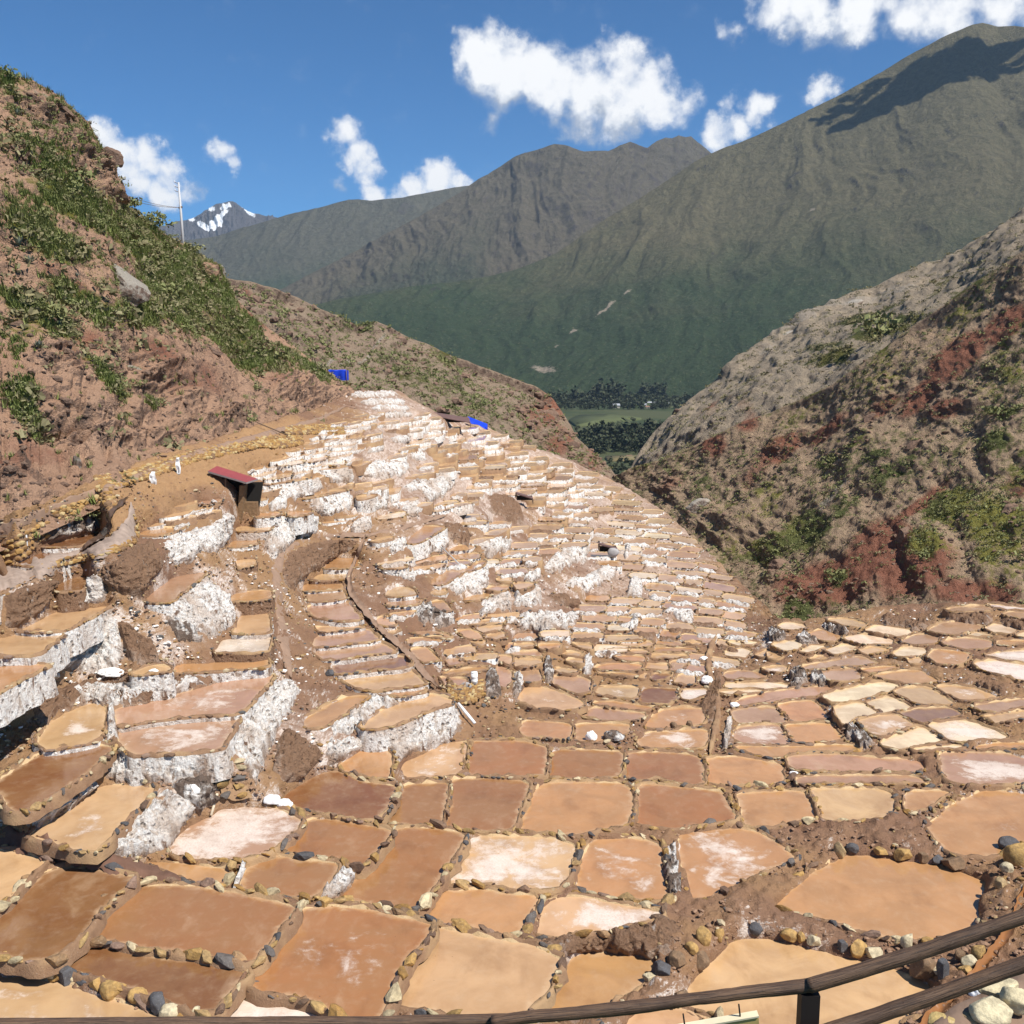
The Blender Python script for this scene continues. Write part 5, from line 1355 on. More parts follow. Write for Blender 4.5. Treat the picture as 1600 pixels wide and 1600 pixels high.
sheet("mountain", [f1, [(a[0]*.5+b[0]*.5, a[1]*.5+b[1]*.5, a[2]*.5+b[2]*.5+40) for a, b in zip(resample(f1, 60), resample(r1, 60))], r1], 620, 300, mdisp(85, 8, 1.1, .0011, .34), MAT['mt_green'],
      dict(rock=lambda x, y, V: blobs(x, y, ROCK1), pale=lambda x, y, V: blobs(x, y, PALE1)), back=(900, -500), alt=alt1, pin=.05)
f2 = [(380,560,5300),(560,540,5400),(800,525,5600),(1000,500,5800),(1280,500,6000)]
r2 = [(380,470,6400),(440,452,6500),(480,430,6550),(540,400,6700),(590,372,6800),(640,346,6900),(670,328,6950),(700,311,7000),(735,288,7100),(770,266,7200),(800,248,7200),(820,238,7200),(840,233,7200),(866,225,7200),(882,226,7200),(900,233,7200),(912,237,7200),(930,236,7250),(950,236,7300),(968,228,7350),(985,220,7400),(998,226,7500),(1012,230,7600),(1026,220,7700),(1040,214,7800),(1050,216,7850),(1060,212,7900),(1070,215,7900),(1080,213,7900),(1090,222,7900),(1100,229,7900),(1120,246,7900),(1280,340,7900)]
sheet("brown_mountain", [f2, [(a[0]*.5+b[0]*.5, a[1]*.5+b[1]*.5+6, a[2]*.5+b[2]*.5) for a, b in zip(resample(f2, 60), resample(r2, 60))], r2], 460, 220, mdisp(150, 7, 1.2, .0010, .34), MAT['mt_brown'],
      dict(rock=lambda x, y, V: blobs(x, y, [(880,320,90,60,-20,1),(1000,280,80,40,-20,1),(830,350,40,30,0,.9),(1060,225,50,20,0,1)]), pale=lambda x, y, V: blobs(x, y, [(950,245,40,6,10,.5)])), back=(900, -600), alt=lambda px, py, V, W: np.clip(np.maximum(W * .75, sstep(640, 820, px) * .7), 0, 1), pin=.03)
f3 = [(150,520,6800),(500,505,7000),(900,500,7200)]
r3 = [(150,384,8700),(250,378,8900),(300,375,9000),(340,368,9000),(380,356,9000),(420,345,9000),(450,335,9000),(490,326,9000),(520,318,9000),(545,312,9000),(560,311,9000),(580,313,9000),(605,310,9000),(630,308,9000),(650,304,9000),(680,298,9100),(710,292,9200),(740,288,9300),(800,295,9400),(900,310,9400)]
sheet("left_mountain", [f3, r3], 320, 130, mdisp(110, 5, 1.1, .0009, .2), MAT['mt_left'],
      dict(rock=lambda x, y, V: blobs(x, y, [(620,330,60,16,-20,.7)]), pale=lambda x, y, V: 0 * x), back=(900, -600), alt=lambda px, py, V, W: W, pin=.03)
f4 = [(100,425,12500),(380,425,12500),(640,425,12500)]
r4 = [(100,372,14000),(180,366,14000),(235,356,14000),(262,352,14000),(275,348,14000),(290,344,14000),(300,342,14000),(312,335,14000),(322,328,14000),(330,325,14000),(338,319,14000),(346,318,14000),(354,315,14000),(362,314,14000),(370,317,14000),(378,325,14000),(388,330,14000),(396,333,14000),(405,334,14000),(415,338,14000),(425,338,14000),(435,342,14000),(450,346,14000),(480,354,14000),(540,366,14000),(640,380,14000)]
SNOW = [(335,346,16,7,-38,1.25),(318,351,12,5,20,1.2),(345,335,16,4,-40,1.2),(352,322,10,4,-20,1.1),(388,330,14,3.5,25,.9),(300,344,8,4,-30,.7),(330,328,9,4,-30,.8)]
sheet("snow_peak", [f4, r4], 360, 110, mdisp(230, 16, 1.3, .0008, .4), MAT['mt_snow'],
      dict(rock=lambda x, y, V: .9 + 0 * x, pale=lambda x, y, V: 0 * x, snow=lambda x, y, V: blobs(x, y, SNOW)), back=(900, -600), alt=lambda px, py, V, W: W, pin=.03)

# ---------------------------------------------------------------- valley floor: fields, trees, houses
def build_valley():
    m = NT("valley_grass"); p = m.pos(); n = m.noise(p, .004, 5); n2 = m.noise(p, .04, 5)
    m.base(m.mix(m.rng(n, .4, .6), m.mix(n2, (.022, .036, .014), (.045, .062, .024)), m.mix(n2, (.05, .06, .025), (.08, .085, .04)))).rough(.95)
    xs = np.linspace(-7000, 8000, 60); ys = np.r_[np.linspace(-900, 700, 8), np.linspace(800, 9500, 60)]
    X, Y = np.meshgrid(xs, ys); Z = np.full(X.shape, VALLEY_Z) + 3 * fbm(np.stack([X * .002, Y * .002, 0 * X], -1), 3)
    tag(link("valley_floor", mesh_from("valley_floor", np.stack([X, Y, Z], -1).reshape(-1, 3), grid_faces(len(ys), len(xs)), [m.m])), kind='structure')
    def field(pts, col, label):
        a = np.array(pts, float); W = at_z(a[:, 0], a[:, 1], np.full(len(a), VALLEY_Z + 4.5)); c = W.mean(0)
        o = smooth_outline(W[:, :2], 12.0); n_ = len(o)
        V = np.r_[np.c_[o - c[:2], np.zeros(n_)], np.c_[o - c[:2], np.full(n_, -9.)], [[0, 0, 0.2]]]
        fc = [(k, (k + 1) % n_, 2 * n_) for k in range(n_)] + [(k + n_, (k + 1) % n_ + n_, (k + 1) % n_, k) for k in range(n_)]
        mm_ = plain("field_" + label.split()[1], col, .95, .25, .03)
        tag(link("field", mesh_from("field", V, fc, [mm_]), None, tuple(c)), label, 'field', 'fields on the valley floor')['kind'] = 'structure'
    field([(888,655),(905,648),(950,647),(985,650),(1005,653),(960,657),(925,662),(900,664)], (.085, .098, .042), "pale green field on the valley floor below the village")
    field([(960,622),(1000,620),(1025,628),(1000,636),(970,634)], (.045, .065, .025), "small green field among the trees beside the village")
    field([(1040,628),(1070,626),(1072,633),(1045,636)], (.065, .075, .036), "green field at the right end of the village")
    field([(945,712),(1000,711),(1000,716),(950,718)], (.16, .13, .065), "dry yellow field near the ravine mouth")
    field([(820,567),(845,566),(880,568),(868,583),(845,586),(818,580)], (.15, .11, .085), "x")  if False else None
build_valley()
r = np.random.default_rng(5)
MAT['euc'] = mat_leaf("eucalyptus_leaf", (.012, .022, .014), (.040, .058, .030))
MAT['bark'] = plain("bark", (.16, .13, .10), .9)
def tree_crown(seed, nq, rad, hgt, size, base=.18):
    """loose crown of leaf clumps: quads spread through an uneven volume"""
    g = np.random.default_rng(seed); out = []
    lob = g.normal(size=(7, 3)) * np.array([rad * .45, rad * .45, hgt * .24]) + np.array([0, 0, hgt * .58])
    for k in range(nq):
        c = lob[g.integers(7)] + g.normal(size=3) * np.array([rad * .3, rad * .3, hgt * .13])
        c[2] = np.clip(c[2], hgt * base, hgt); R = rnd_rot(g); s = size * g.uniform(.6, 1.4)
        q = np.array([[-1,-.6,0],[1,-.6,0],[1,.6,.25],[-1,.6,-.25]]) * s
        out.append(q @ R.T + c)
    V = np.concatenate(out); return V, np.arange(len(V)).reshape(-1, 4)
TREES = [tree_crown(s, 70, .20, 1.0, .085, .12) for s in range(4)]
CROWN_ME = [mesh_from("crown", V, Q, [MAT['euc']], False) for V, Q in TREES]
tv, tq = tube_arr([(0,0,0),(.01,0,.25),(0,.01,.55)], [.022,.016,.006], 6); TRUNK_ME = mesh_from("trunk", tv, quads_to_list(tq), [MAT['bark']])
def valley_pt(px, py): return at_z(px, py, VALLEY_Z)
TREE_ROWS = [  # bearing of foot, height in photo units
    [(925 + 7.5 * k, 690 + (k % 3) * 1.5 - .25 * k, 24 + (k * 7 % 5) * 3) for k in range(17)],
    [(915 + 9 * k, 707 - .3 * k + (k % 2) * 2, 20 + (k * 5 % 4) * 3) for k in range(13)],
    [(872 + 9 * k, 632 + (k % 3), 16 + (k * 3 % 5) * 3) for k in range(10)],
    [(930 + 5 * k, 626 + (k % 2), 24 + (k * 3 % 4) * 3) for k in range(9)],
    [(1003 + 5 * k, 622 + (k % 2), 19 + (k * 3 % 4) * 2) for k in range(8)],
    [(1066 + 6 * k, 634 + (k % 2), 12 + (k * 3 % 4) * 2) for k in range(5)],
]
NTH = 'first second third fourth fifth sixth seventh eighth ninth tenth eleventh twelfth thirteenth fourteenth fifteenth sixteenth seventeenth'.split()
k = 0
for row, where in zip(TREE_ROWS, ("in the front row of the valley wood", "in the low belt nearest the ravine", "at the left end of the far valley wood", "in the tall dark stand behind the village", "beside the village roofs", "at the right edge of the village")):
    for n_, (x, y, h) in enumerate(row):
        P = valley_pt(x, y); d = P[1]; H = h * d / F
        t = empty("eucalyptus_tree", tuple(P)); tag(t, f"dark slender tree, {NTH[n_]} from the left {where}", 'tree', 'trees ' + where)
        t.scale = (H * r.uniform(.85, 1.25),) * 2 + (H,); t.rotation_euler.z = r.uniform(0, 6)
        link("crown", CROWN_ME[k % 4], t); link("trunk", TRUNK_ME, t); k += 1
def wood(n, xr, yr, hr):
    xf = {q: [] for q in range(4)}
    for _ in range(n):
        x, y = r.uniform(*xr), r.uniform(*yr); P = valley_pt(x, y); H = r.uniform(*hr) * P[1] / F
        xf[int(r.integers(4))].append((np.diag([H * 1.5, H * 1.5, H]) @ rotz(r.uniform(0, 6)), P))
    return join_arr([merge(TREES[q], v) for q, v in xf.items() if v])
V, Q = join_arr([wood(170, (905, 1062), (683, 712), (9, 19)), wood(330, (860, 1090), (622, 641), (6, 12)), wood(60, (950, 1010), (722, 742), (5, 11)), wood(110, (875, 1040), (664, 682), (4, 7))])
tag(link("valley_wood", mesh_from("valley_wood", V, Q, [MAT['euc']], False)), "mass of dark trees filling the valley floor", 'wood', None, 'stuff')
# houses of the village
MAT['whitewash'] = plain("whitewashed_wall", (.40, .36, .31), .9, .15, .2); MAT['tin'] = plain("tin_roof", (.33, .34, .36), .5, .2, .2); MAT['tile'] = plain("clay_roof", (.26, .15, .10), .85, .2, .2); MAT['dark'] = plain("black_and_shade", (.02, .018, .016), .9)  # last one: near-black, painted shade inside huts and sheds, also doors, posts, lettering
def gable_house(x, y, wpx, roof, rz, label):
    P = valley_pt(x, y); s = wpx * P[1] / F
    t = empty("house", tuple(P)); t.rotation_euler.z = rz; tag(t, label, 'house', 'village houses on the valley floor')
    V, Q = box_arr(s, s * .6, s * .36, (0, 0, s * .18)); link("wall", mesh_from("wall", V, quads_to_list(Q), [MAT['whitewash']], False), t)
    a, b, h0, h1 = s * .56, s * .37, s * .34, s * .54
    V = np.array([(-a,-b,h0),(a,-b,h0),(a,0,h1),(-a,0,h1),(a,b,h0),(-a,b,h0)]); V = np.r_[V, V + [0, 0, s * .03]]
    link("roof", mesh_from("roof", V, [(6,7,8,9),(9,8,10,11),(0,3,2,1),(3,5,4,2),(0,1,7,6),(5,11,10,4),(0,6,9,3),(3,9,11,5),(1,2,8,7),(2,4,10,8)], [MAT[roof]], False), t)
    V, Q = box_arr(s * .12, s * .02, s * .2, (s * .1, -s * .305, s * .12)); link("door", mesh_from("door", V, quads_to_list(Q), [MAT['dark']], False), t)
for a in [(961,638,13,'tin',.2,"long pale roofed house at the left end of the village"),(996,633,9,'tile',.5,"small clay roofed house next to the long pale one"),(1005,636,10,'tin',-.3,"grey roofed house in the lower row of the village"),
          (1014,632,8,'tin',.4,"small grey house in the middle of the village"),(1012,638,7,'tile',.1,"tiny clay roofed house lowest in the village"),(1026,633,9,'tin',-.2,"pale house in the village centre below the trees"),
          (1031,629,8,'tile',.3,"clay roofed house highest in the village"),(1040,634,10,'tin',.1,"white house right of the village centre"),(1046,629,7,'tile',-.4,"small house behind the white one"),(1067,638,7,'tin',.2,"lone pale house at the right end of the village"),(983,716,9,'tile',.3,"lone house near the ravine mouth below the wood")]:
    gable_house(*a)

# ---------------------------------------------------------------- the air
m = bpy.data.materials.new("haze"); m.use_nodes = True; m.node_tree.nodes.clear()
vo = m.node_tree.nodes.new('ShaderNodeVolumePrincipled'); mo = m.node_tree.nodes.new('ShaderNodeOutputMaterial')
vo.inputs['Color'].default_value = (.58, .77, 1.0, 1); vo.inputs['Density'].default_value = 2.1e-5; vo.inputs['Anisotropy'].default_value = .1
m.node_tree.links.new(vo.outputs[0], mo.inputs['Volume'])
V, Q = box_arr(19000, 17500, 2700, (0, 7700, 1130))
hz = tag(link("haze", mesh_from("haze", V, quads_to_list(Q), [m], False)), kind='stuff')

# ---------------------------------------------------------------- the cloud overhead whose shadow lies on the right summit
def overhead_cloud():
    tgt = P3(1436, 148, 5500.); c = tgt + np.array(SUN_DIR) * 2250.0
    m = NT("cloud_mist"); tr = m.n('ShaderNodeBsdfTranslucent'); df = m.n('ShaderNodeBsdfDiffuse'); mx = m.n('ShaderNodeMixShader')
    for b in (tr, df): b.inputs['Color'].default_value = (.9, .9, .9, 1)
    mx.inputs[0].default_value = .3; m.t.links.new(df.outputs[0], mx.inputs[1]); m.t.links.new(tr.outputs[0], mx.inputs[2]); m.t.links.new(mx.outputs[0], m.out.inputs['Surface'])
    g = np.random.default_rng(4); parts = []
    for (x, y, r_) in [(0,0,150),(120,60,120),(-130,-40,110),(-230,-110,80),(210,40,90),(60,-90,100),(-60,90,90),(-310,-150,60),(300,90,60)]:
        V, T = ico(4); V = V * (1 + .28 * fbm(V * 1.6 + g.uniform(0, 50), 5))[:, None] * np.array([1.15, 1, .6]) * r_ + np.array([x, y, g.uniform(-20, 40)]); parts.append((V, T))
    for _ in range(150):
        a, rr = g.uniform(0, 6.28), g.uniform(.75, 1.5); V, T = ico(1); parts.append((V * g.uniform(10, 42) * [1.2, 1, .7] + [math.cos(a) * 330 * rr, math.sin(a) * 150 * rr - .3 * math.cos(a) * 120, g.uniform(-40, 60)], T))
    V, T = join_arr(parts); tag(link("cloud", mesh_from("cloud", V, T, [m.m]), None, tuple(c)), "white cloud high over the right summit, above the frame", None, None, 'stuff')
overhead_cloud()
# ---------------------------------------------------------------- scrub, shrubs, agaves, rocks on the hillsides
MAT['scrub'] = mat_leaf("scrub_leaf", (.12, .14, .050), (.25, .26, .11))
MAT['scrub_dry'] = mat_leaf("dry_scrub_leaf", (.13, .122, .06), (.26, .23, .125))
MAT['grass'] = mat_leaf("grass_blade", (.10, .135, .032), (.21, .24, .075))
MAT['agave'] = mat_leaf("agave_leaf", (.10, .14, .12), (.20, .25, .21)); MAT['outcrop'] = mat_hill("outcrop_rock", (.17, .105, .075), (.32, .215, .155), (.06, .06, .03), 2.0)
MAT['pale_rock'] = mat_hill("pale_rock", (.27, .235, .19), (.50, .45, .38), (.08, .08, .04), 2.0)
def bush_arr(seed, nq, s):
    g = np.random.default_rng(seed); out = []
    lob = g.normal(size=(5, 3)) * np.array([.32, .32, .14]) + np.array([0, 0, .3])
    for k in range(nq):
        c = lob[g.integers(5)] + g.normal(size=3) * np.array([.2, .2, .13]); c[2] = abs(c[2])
        R = rnd_rot(g); q = np.array([[-1,-.5,0],[1,-.5,.1],[1,.5,0],[-1,.5,.15]]) * s * g.uniform(.6, 1.4)
        out.append(q @ R.T + c)
    V = np.concatenate(out); return V, np.arange(len(V)).reshape(-1, 4)
def tuft_arr(seed, nb):
    g = np.random.default_rng(seed); V, T = [], []
    for k in range(nb):
        a = g.uniform(0, 6.28); b = g.uniform(0, .3); c = np.array([math.cos(g.uniform(0,6.28)), math.sin(g.uniform(0,6.28)), 0]) * g.uniform(0, .35)
        d = np.array([math.cos(a) * .45, math.sin(a) * .45, g.uniform(.5, 1.0)]); n = np.array([-math.sin(a), math.cos(a), 0]) * .05
        k0 = len(V); V += [c - n, c + n, c + d * .6 + n * .8 , c + d]; T.append([k0, k0 + 1, k0 + 2, k0 + 3])
    return np.array(V), np.array(T)
BUSH = [bush_arr(s, 120, .065) for s in range(4)]
BUSH_S = [bush_arr(s + 10, 22, .15) for s in range(4)]
TUFT = [tuft_arr(s, 16) for s in range(3)]
def scatter(sheetname, n, dens, size, protos, rs, keep=None, sink=.06, jit=.8):
    sh = SHEETS[sheetname]; V = sh['V']; nv, nu = V.shape[:2]
    p = dens(sh['px'], sh['py'], sh['at'], V)
    du = np.linalg.norm(np.gradient(V, axis=1), axis=-1); dv = np.linalg.norm(np.gradient(V, axis=0), axis=-1)
    # equal share per visible area
    ax = np.abs(np.gradient(sh['px'], axis=1) * np.gradient(sh['py'], axis=0))
    p = np.clip(p, 0, None) * np.sqrt(ax * du * dv); p = p.ravel() / p.sum()
    idx = rs.choice(nv * nu, n, p=p); F_ = V.reshape(-1, 3)
    out = {q: [] for q in range(len(protos))}
    nn = F_[np.minimum(idx + 1, nv * nu - 1)] - F_[idx]; mm_ = F_[np.minimum(idx + nu, nv * nu - 1)] - F_[idx]
    P = F_[idx] + nn * rs.uniform(-.5, .5, (n, 1)) * (np.linalg.norm(nn, axis=1) < 8)[:, None] + mm_ * rs.uniform(-.5, .5, (n, 1)) * (np.linalg.norm(mm_, axis=1) < 8)[:, None]
    for k in range(n):
        s = rs.uniform(*size) * (1 if rs.random() > .15 else 1.5)
        out[int(rs.integers(len(protos)))].append((rotz(rs.uniform(0, 6.28)) @ np.diag([s, s, s * rs.uniform(.7, 1.1)]), P[k] - [0, 0, sink * s]))
    return join_arr([merge(protos[q], v) for q, v in out.items() if v])
rs = np.random.default_rng(77)
vegL = lambda x, y, at, V: sstep(.35, .9, at['veg'] + .5 * fbm(V * .25, 3)) + .015
def stuff(name, arr, mat, label, cat):
    tag(link(name, mesh_from(name, arr[0], arr[1], [mat], False)), label, cat, None, 'stuff')
stuff("hillside_scrub", scatter("hillside", 1300, vegL, (.3, .8), BUSH, rs), MAT['scrub'], "green scrub covering the left hillside", "scrub")
stuff("hillside_dry_scrub", scatter("hillside", 1100, lambda x, y, at, V: sstep(.2, .8, at['veg'] + .6 * fbm(V * .3 + 7, 3)) + .03, (.4, 1.0), BUSH_S, rs), MAT['scrub_dry'], "dry grey brown scrub on the left hillside", "scrub")
stuff("hillside_grass", scatter("hillside", 18000, lambda x, y, at, V: sstep(.35, .9, at['veg'] + .5 * fbm(V * .4 + 3, 3)) + .006, (.22, .55), TUFT, rs), MAT['grass'], "bright green grass on the left hillside", "grass")
stuff("middle_hill_scrub", scatter("middle_hill", 3000, lambda x, y, at, V: .25 + sstep(.4, .9, at['veg']), (.5, 1.3), BUSH_S, rs), MAT['scrub'], "dark scrub dotting the middle hill", "scrub")
stuff("right_hill_scrub", scatter("right_hill", 2800, lambda x, y, at, V: .12 + 1.3 * sstep(.35, .8, at['veg'] + .4 * fbm(V * .08, 3)), (.35, .85), BUSH_S, rs), MAT['scrub'], "green scrub on the right side of the ravine", "scrub")
stuff("right_hill_dry_scrub", scatter("right_hill", 1500, lambda x, y, at, V: .5 + 0 * x, (.4, .9), BUSH_S, rs), MAT['scrub_dry'], "dry scrub on the right side of the ravine", "scrub")
stuff("upper_hill_scrub", scatter("upper_hill", 2200, lambda x, y, at, V: .2 + sstep(.4, .9, at['veg']), (.5, 1.4), BUSH_S, rs), MAT['scrub_dry'], "dry scrub on the pale slope beyond the ravine", "scrub")
# loose stones and clods
CL = [stone_proto(40 + s, f) for s, f in [(1,.6),(2,.5),(3,.7)]]
CLL = [low(s + 20, f) for s, f in [(1,.6),(2,.5),(3,.7)]]
stuff("hillside_rubble", scatter("hillside", 2200, lambda x, y, at, V: .2 + 1.2 * blobs(x, y, CLIFF_L) - .2 * at['veg'], (.12, .5), CLL, rs, sink=-.05), MAT['outcrop'], "loose stones strewn on the left hillside", "rubble")
stuff("ravine_rubble", scatter("right_hill", 700, lambda x, y, at, V: .05 + blobs(x, y, CLIFF_R), (.3, 1.1), CLL, rs, sink=.0), MAT['outcrop'], "loose rocks on the right side of the ravine", "rubble")
stuff("middle_hill_rubble", scatter("middle_hill", 900, lambda x, y, at, V: .15 + at['red'], (.6, 2.4), CLL, rs, sink=.0), MAT['outcrop'], "loose rocks on the middle hill", "rubble")

def on_sheet(name, px, py):
    sh = SHEETS[name]
    d = (sh['px'] - px) ** 2 + (sh['py'] - py) ** 2; k = int(np.argmin(d)); return sh['V'].reshape(-1, 3)[k]
# separate rock outcrops
def outcrop(name, sheetname, px, py, wpx, hpx, seed, label, mat, depth=.7, tilt=0.):
    P = on_sheet(sheetname, px, py); d = P[1]; w, h = wpx * d / F, hpx * d / F; P = P + P / np.linalg.norm(P) * w * .22 - np.array([0, 0, h * .15])
    V, T = ico(4); g = np.random.default_rng(seed)
    for k in range(12):
        n = g.normal(size=3); n /= np.linalg.norm(n); c = g.uniform(.5, .85); dd = V @ n; V = V - np.where(dd > c, dd - c, 0)[:, None] * n
    V = V * (1 + .16 * fbm(V * 1.6 + seed, 4) + .10 * (ridge(np.stack([V[:, 0] * 1.2, V[:, 1] * 1.2, V[:, 2] * 4.5], -1) + seed, 3) - .6))[:, None]
    V = V * np.array([w / 2, w / 2 * depth, h / 2]); c, s = math.cos(tilt), -math.sin(tilt)
    V = V @ np.array([[c, 0, s], [0, 1, 0], [-s, 0, c]])
    n0 = len(V); z0 = np.zeros(n0)
    me = mesh_from(name, V, T, [mat], False, attrs={'veg': z0, 'red': z0 + g.uniform(0, .35), 'pale': z0})
    tag(link(name, me, None, tuple(P)), label, 'rock', 'rock outcrops on the hillsides')
for a in [("rock_outcrop","hillside",172,440,104,56,1,"big pale rounded rock among green scrub on the left hill",'pale_rock',.9,.62),
          ("rock_outcrop","hillside",128,225,66,26,2,"dark layered ledge under the left skyline",'outcrop',.6,.35),("rock_outcrop","hillside",150,262,40,34,3,"jutting rock nose on the left skyline",'outcrop',.7,.2),
          ("rock_outcrop","hillside",82,190,52,22,4,"long rock ledge above the jutting skyline rock",'outcrop',.6,.4),("rock_outcrop","hillside",60,222,44,20,5,"low rock ledge left of the jutting skyline rock",'outcrop',.6,.35),
          ("rock_outcrop","hillside",172,298,34,18,6,"small rock knob below the jutting skyline rock",'outcrop',.7,.2),("rock_outcrop","hillside",332,418,40,24,7,"pale slanting slab overhanging on the hill's right shoulder",'pale_rock',.6,.75),
          ("rock_outcrop","hillside",318,555,36,20,8,"undercut rock above the red bank of the left hill",'outcrop',.7,.5),("rock_outcrop","hillside",22,505,48,26,9,"rocky hump at the left edge of the hillside",'outcrop',.7,.3),
          ("rock_outcrop","hillside",30,455,46,18,10,"flat ledge at the left edge above the rocky hump",'outcrop',.6,.3),("rock_outcrop","hillside",58,560,30,18,11,"split rock beside the lower left agave",'outcrop',.7,.3),
          ("rock_outcrop","hillside",205,578,34,16,12,"pale stone block above the grassy gully",'pale_rock',.7,.3),("rock_outcrop","hillside",225,622,26,26,13,"rock beside the lowest bright grass patch",'outcrop',.7,.1),
          ("rock_outcrop","hillside",262,400,30,20,14,"reddish rock on the hill's upper right rim",'outcrop',.7,.5),("rock_outcrop","hillside",120,735,26,44,15,"upright grey stones at the foot of the left bank",'pale_rock',.8,.0),
          ("rock_outcrop","right_hill",1215,875,56,40,16,"dark red overhanging rock above the ravine mouth",'outcrop',.8,.2),("rock_outcrop","right_hill",1440,700,50,24,17,"grey crag on the ravine side below the red scar",'outcrop',.7,-.4),
          ("rock_outcrop","right_hill",1370,650,44,26,18,"grey crag halfway along the ravine rim",'outcrop',.7,-.4),("rock_outcrop","right_hill",1420,845,40,40,19,"dark rock pillar low on the ravine side",'outcrop',.8,-.2),
          ("rock_outcrop","right_hill",1100,800,46,34,20,"grey rocks in the narrow ravine throat",'pale_rock',.8,-.3),("rock_outcrop","right_hill",1575,800,46,40,21,"dark rock at the right edge above the terraces",'outcrop',.8,-.2),
          ("rock_outcrop","middle_hill",872,640,34,30,22,"red rock head at the end of the middle hill",'outcrop',.8,.3),("rock_outcrop","middle_hill",900,690,26,30,23,"rock rib on the end of the middle hill",'outcrop',.8,.5),
          ("rock_outcrop","upper_hill",1225,526,46,20,24,"pale cliff band on the far right skyline",'pale_rock',.8,-.45),("rock_outcrop","upper_hill",1330,470,56,18,25,"long pale rock rim on the far right skyline",'pale_rock',.8,-.45),("rock_outcrop","upper_hill",1060,640,24,22,26,"small crag where the ravine wall meets the valley",'outcrop',.7,-.6)]:
    outcrop(*a[:8], MAT[a[8]], a[9], a[10])
# agaves
lv, lq = [], []
for i in range(5):
    t = i / 4; w = .12 * (1 - t ** 1.6) + .004; lv += [(-w, t, .02 + .25 * t * t), (0, t, -.02 + .25 * t * t), (w, t, .02 + .25 * t * t)]
LEAF_ME = mesh_from("leaf", np.array(lv), grid_faces(5, 3), [MAT['agave']], True)
for (px, py, wpx, label) in [(26,392,34,"big silver agave near the left edge of the hillside"),(42,415,30,"silver agave just below the biggest agave"),(182,366,24,"agave high on the slope under the skyline"),(232,380,16,"pale agave near the hill's right shoulder"),
        (100,473,18,"small agave on the stony patch left of the pale rock"),(20,195,20,"agave at the top left of the hillside"),(58,553,26,"dark agave beside the split rock"),(112,440,14,"tiny agave beside the red soil strip"),(185,400,12,"tiny agave above the big pale rock")]:
    P = on_sheet("hillside", px, py); s = wpx * P[1] / F * .55
    t = empty("agave", tuple(P)); tag(t, label, 'agave', 'agaves on the left hillside')
    for k in range(18):
        l = link("leaf", LEAF_ME, t); l.rotation_euler = (math.radians(12 + 62 * (k / 18)), 0, k * 2.4); f = s * (1.0 - .25 * k / 18); l.scale = (f, f, f)
# shrubs that stand out one by one
BUSH_ME = [mesh_from("foliage", *bush_arr(60 + s, 150, .085), [MAT['scrub']], False) for s in range(3)]
STEM = tube_arr([(0,0,-.1),(.02,0,.15),(.05,.03,.34)], [.03,.02,.008], 5); STEM_ME = mesh_from("stem", STEM[0], quads_to_list(STEM[1]), [MAT['bark']])
SHR = [(3,122,26,"round bush on the skyline at the left edge","hillside"),(250,330,30,"dark bush below the wire under the skyline","hillside"),(192,318,26,"dark bush beside the skyline rock knob","hillside"),(300,395,24,"bush at the foot of the utility pole","hillside"),
    (120,300,40,"broad dark bush high on the left hill","hillside"),(215,300,22,"bush on the skyline right of the rock nose","hillside"),(85,505,44,"grey green bush left of the red gully","hillside"),(240,470,40,"dense bush right of the big pale rock","hillside"),(175,600,30,"bright bush in the gully","hillside"),
    (420,568,26,"bush above the red bank, right part of the left hill","hillside"),(480,585,24,"bush just left of the blue tarpaulin","hillside"),(1245,950,34,"bright green bush at the ravine mouth behind the pans","ravine_floor"),(1218,952,22,"smaller green bush left of the ravine mouth bush","ravine_floor"),
    (1310,900,26,"green bush on the red bank above the ravine mouth","right_hill"),(1560,645,26,"green bush high at the right edge of the ravine side","right_hill"),(1450,880,24,"green bush low on the red ravine side","right_hill"),(1600,870,30,"green bush at the right edge above the terraces","right_hill"),(1385,505,40,"dark flat bush on the far right plateau","upper_hill"),(1380,530,50,"long dark shrub clump on the far right plateau","upper_hill")]
for k, (px, py, wpx, label, sh) in enumerate(SHR):
    P = on_sheet(sh, px, py); s = wpx * P[1] / F
    t = empty("shrub", tuple(P - [0, 0, .12 * s])); tag(t, label, 'shrub', 'shrubs that stand out on the hillsides'); t.scale = (s, s, s * .95); t.rotation_euler.z = k * 1.3
    link("foliage", BUSH_ME[k % 3], t); link("stem", STEM_ME, t)

# clods, loose stones and crumbs of salt lying between the pans
def slope_scatter(n, size, protos, seed, test, z=.0):
    g = np.random.default_rng(seed); px = g.uniform(-150, 1720, n * 4); py = g.uniform(620, 1640, n * 4)
    ok = (py > edge_y(px) + 6) & (samp(INS, px, py) < .02) & test(px, py); px, py = px[ok][:n], py[ok][:n]
    P = G3(px, py); xf = {q: [] for q in range(len(protos))}
    for k in range(len(P)):
        s = g.uniform(*size) * (1.6 if g.random() < .1 else 1); xf[int(g.integers(len(protos)))].append((rotz(g.uniform(0, 6.28)) @ np.diag([s, s, s * .8]), P[k] + [0, 0, z + s * .12]))
    return join_arr([merge(protos[q], w) for q, w in xf.items() if w])
any_ = lambda x, y: np.ones(x.shape, bool)
stuff("loose_stones", slope_scatter(4600, (.07, .24), STONE_LOW, 1, lambda x, y: (y < 1190) & (y > 760) | (fbm(np.stack([x * .03, y * .03, 0 * x], -1), 2) > .35)), MAT['stone_far'], "loose stones lying on the banks between the pans", "stones")
MAT['clod'] = plain("earth_clod", (.27, .165, .105), .95, .4, 5, .04)
stuff("earth_clods", slope_scatter(4600, (.06, .20), STONE_LOW, 2, any_), MAT['clod'], "brown clods lying on the banks between the pans", "clods")
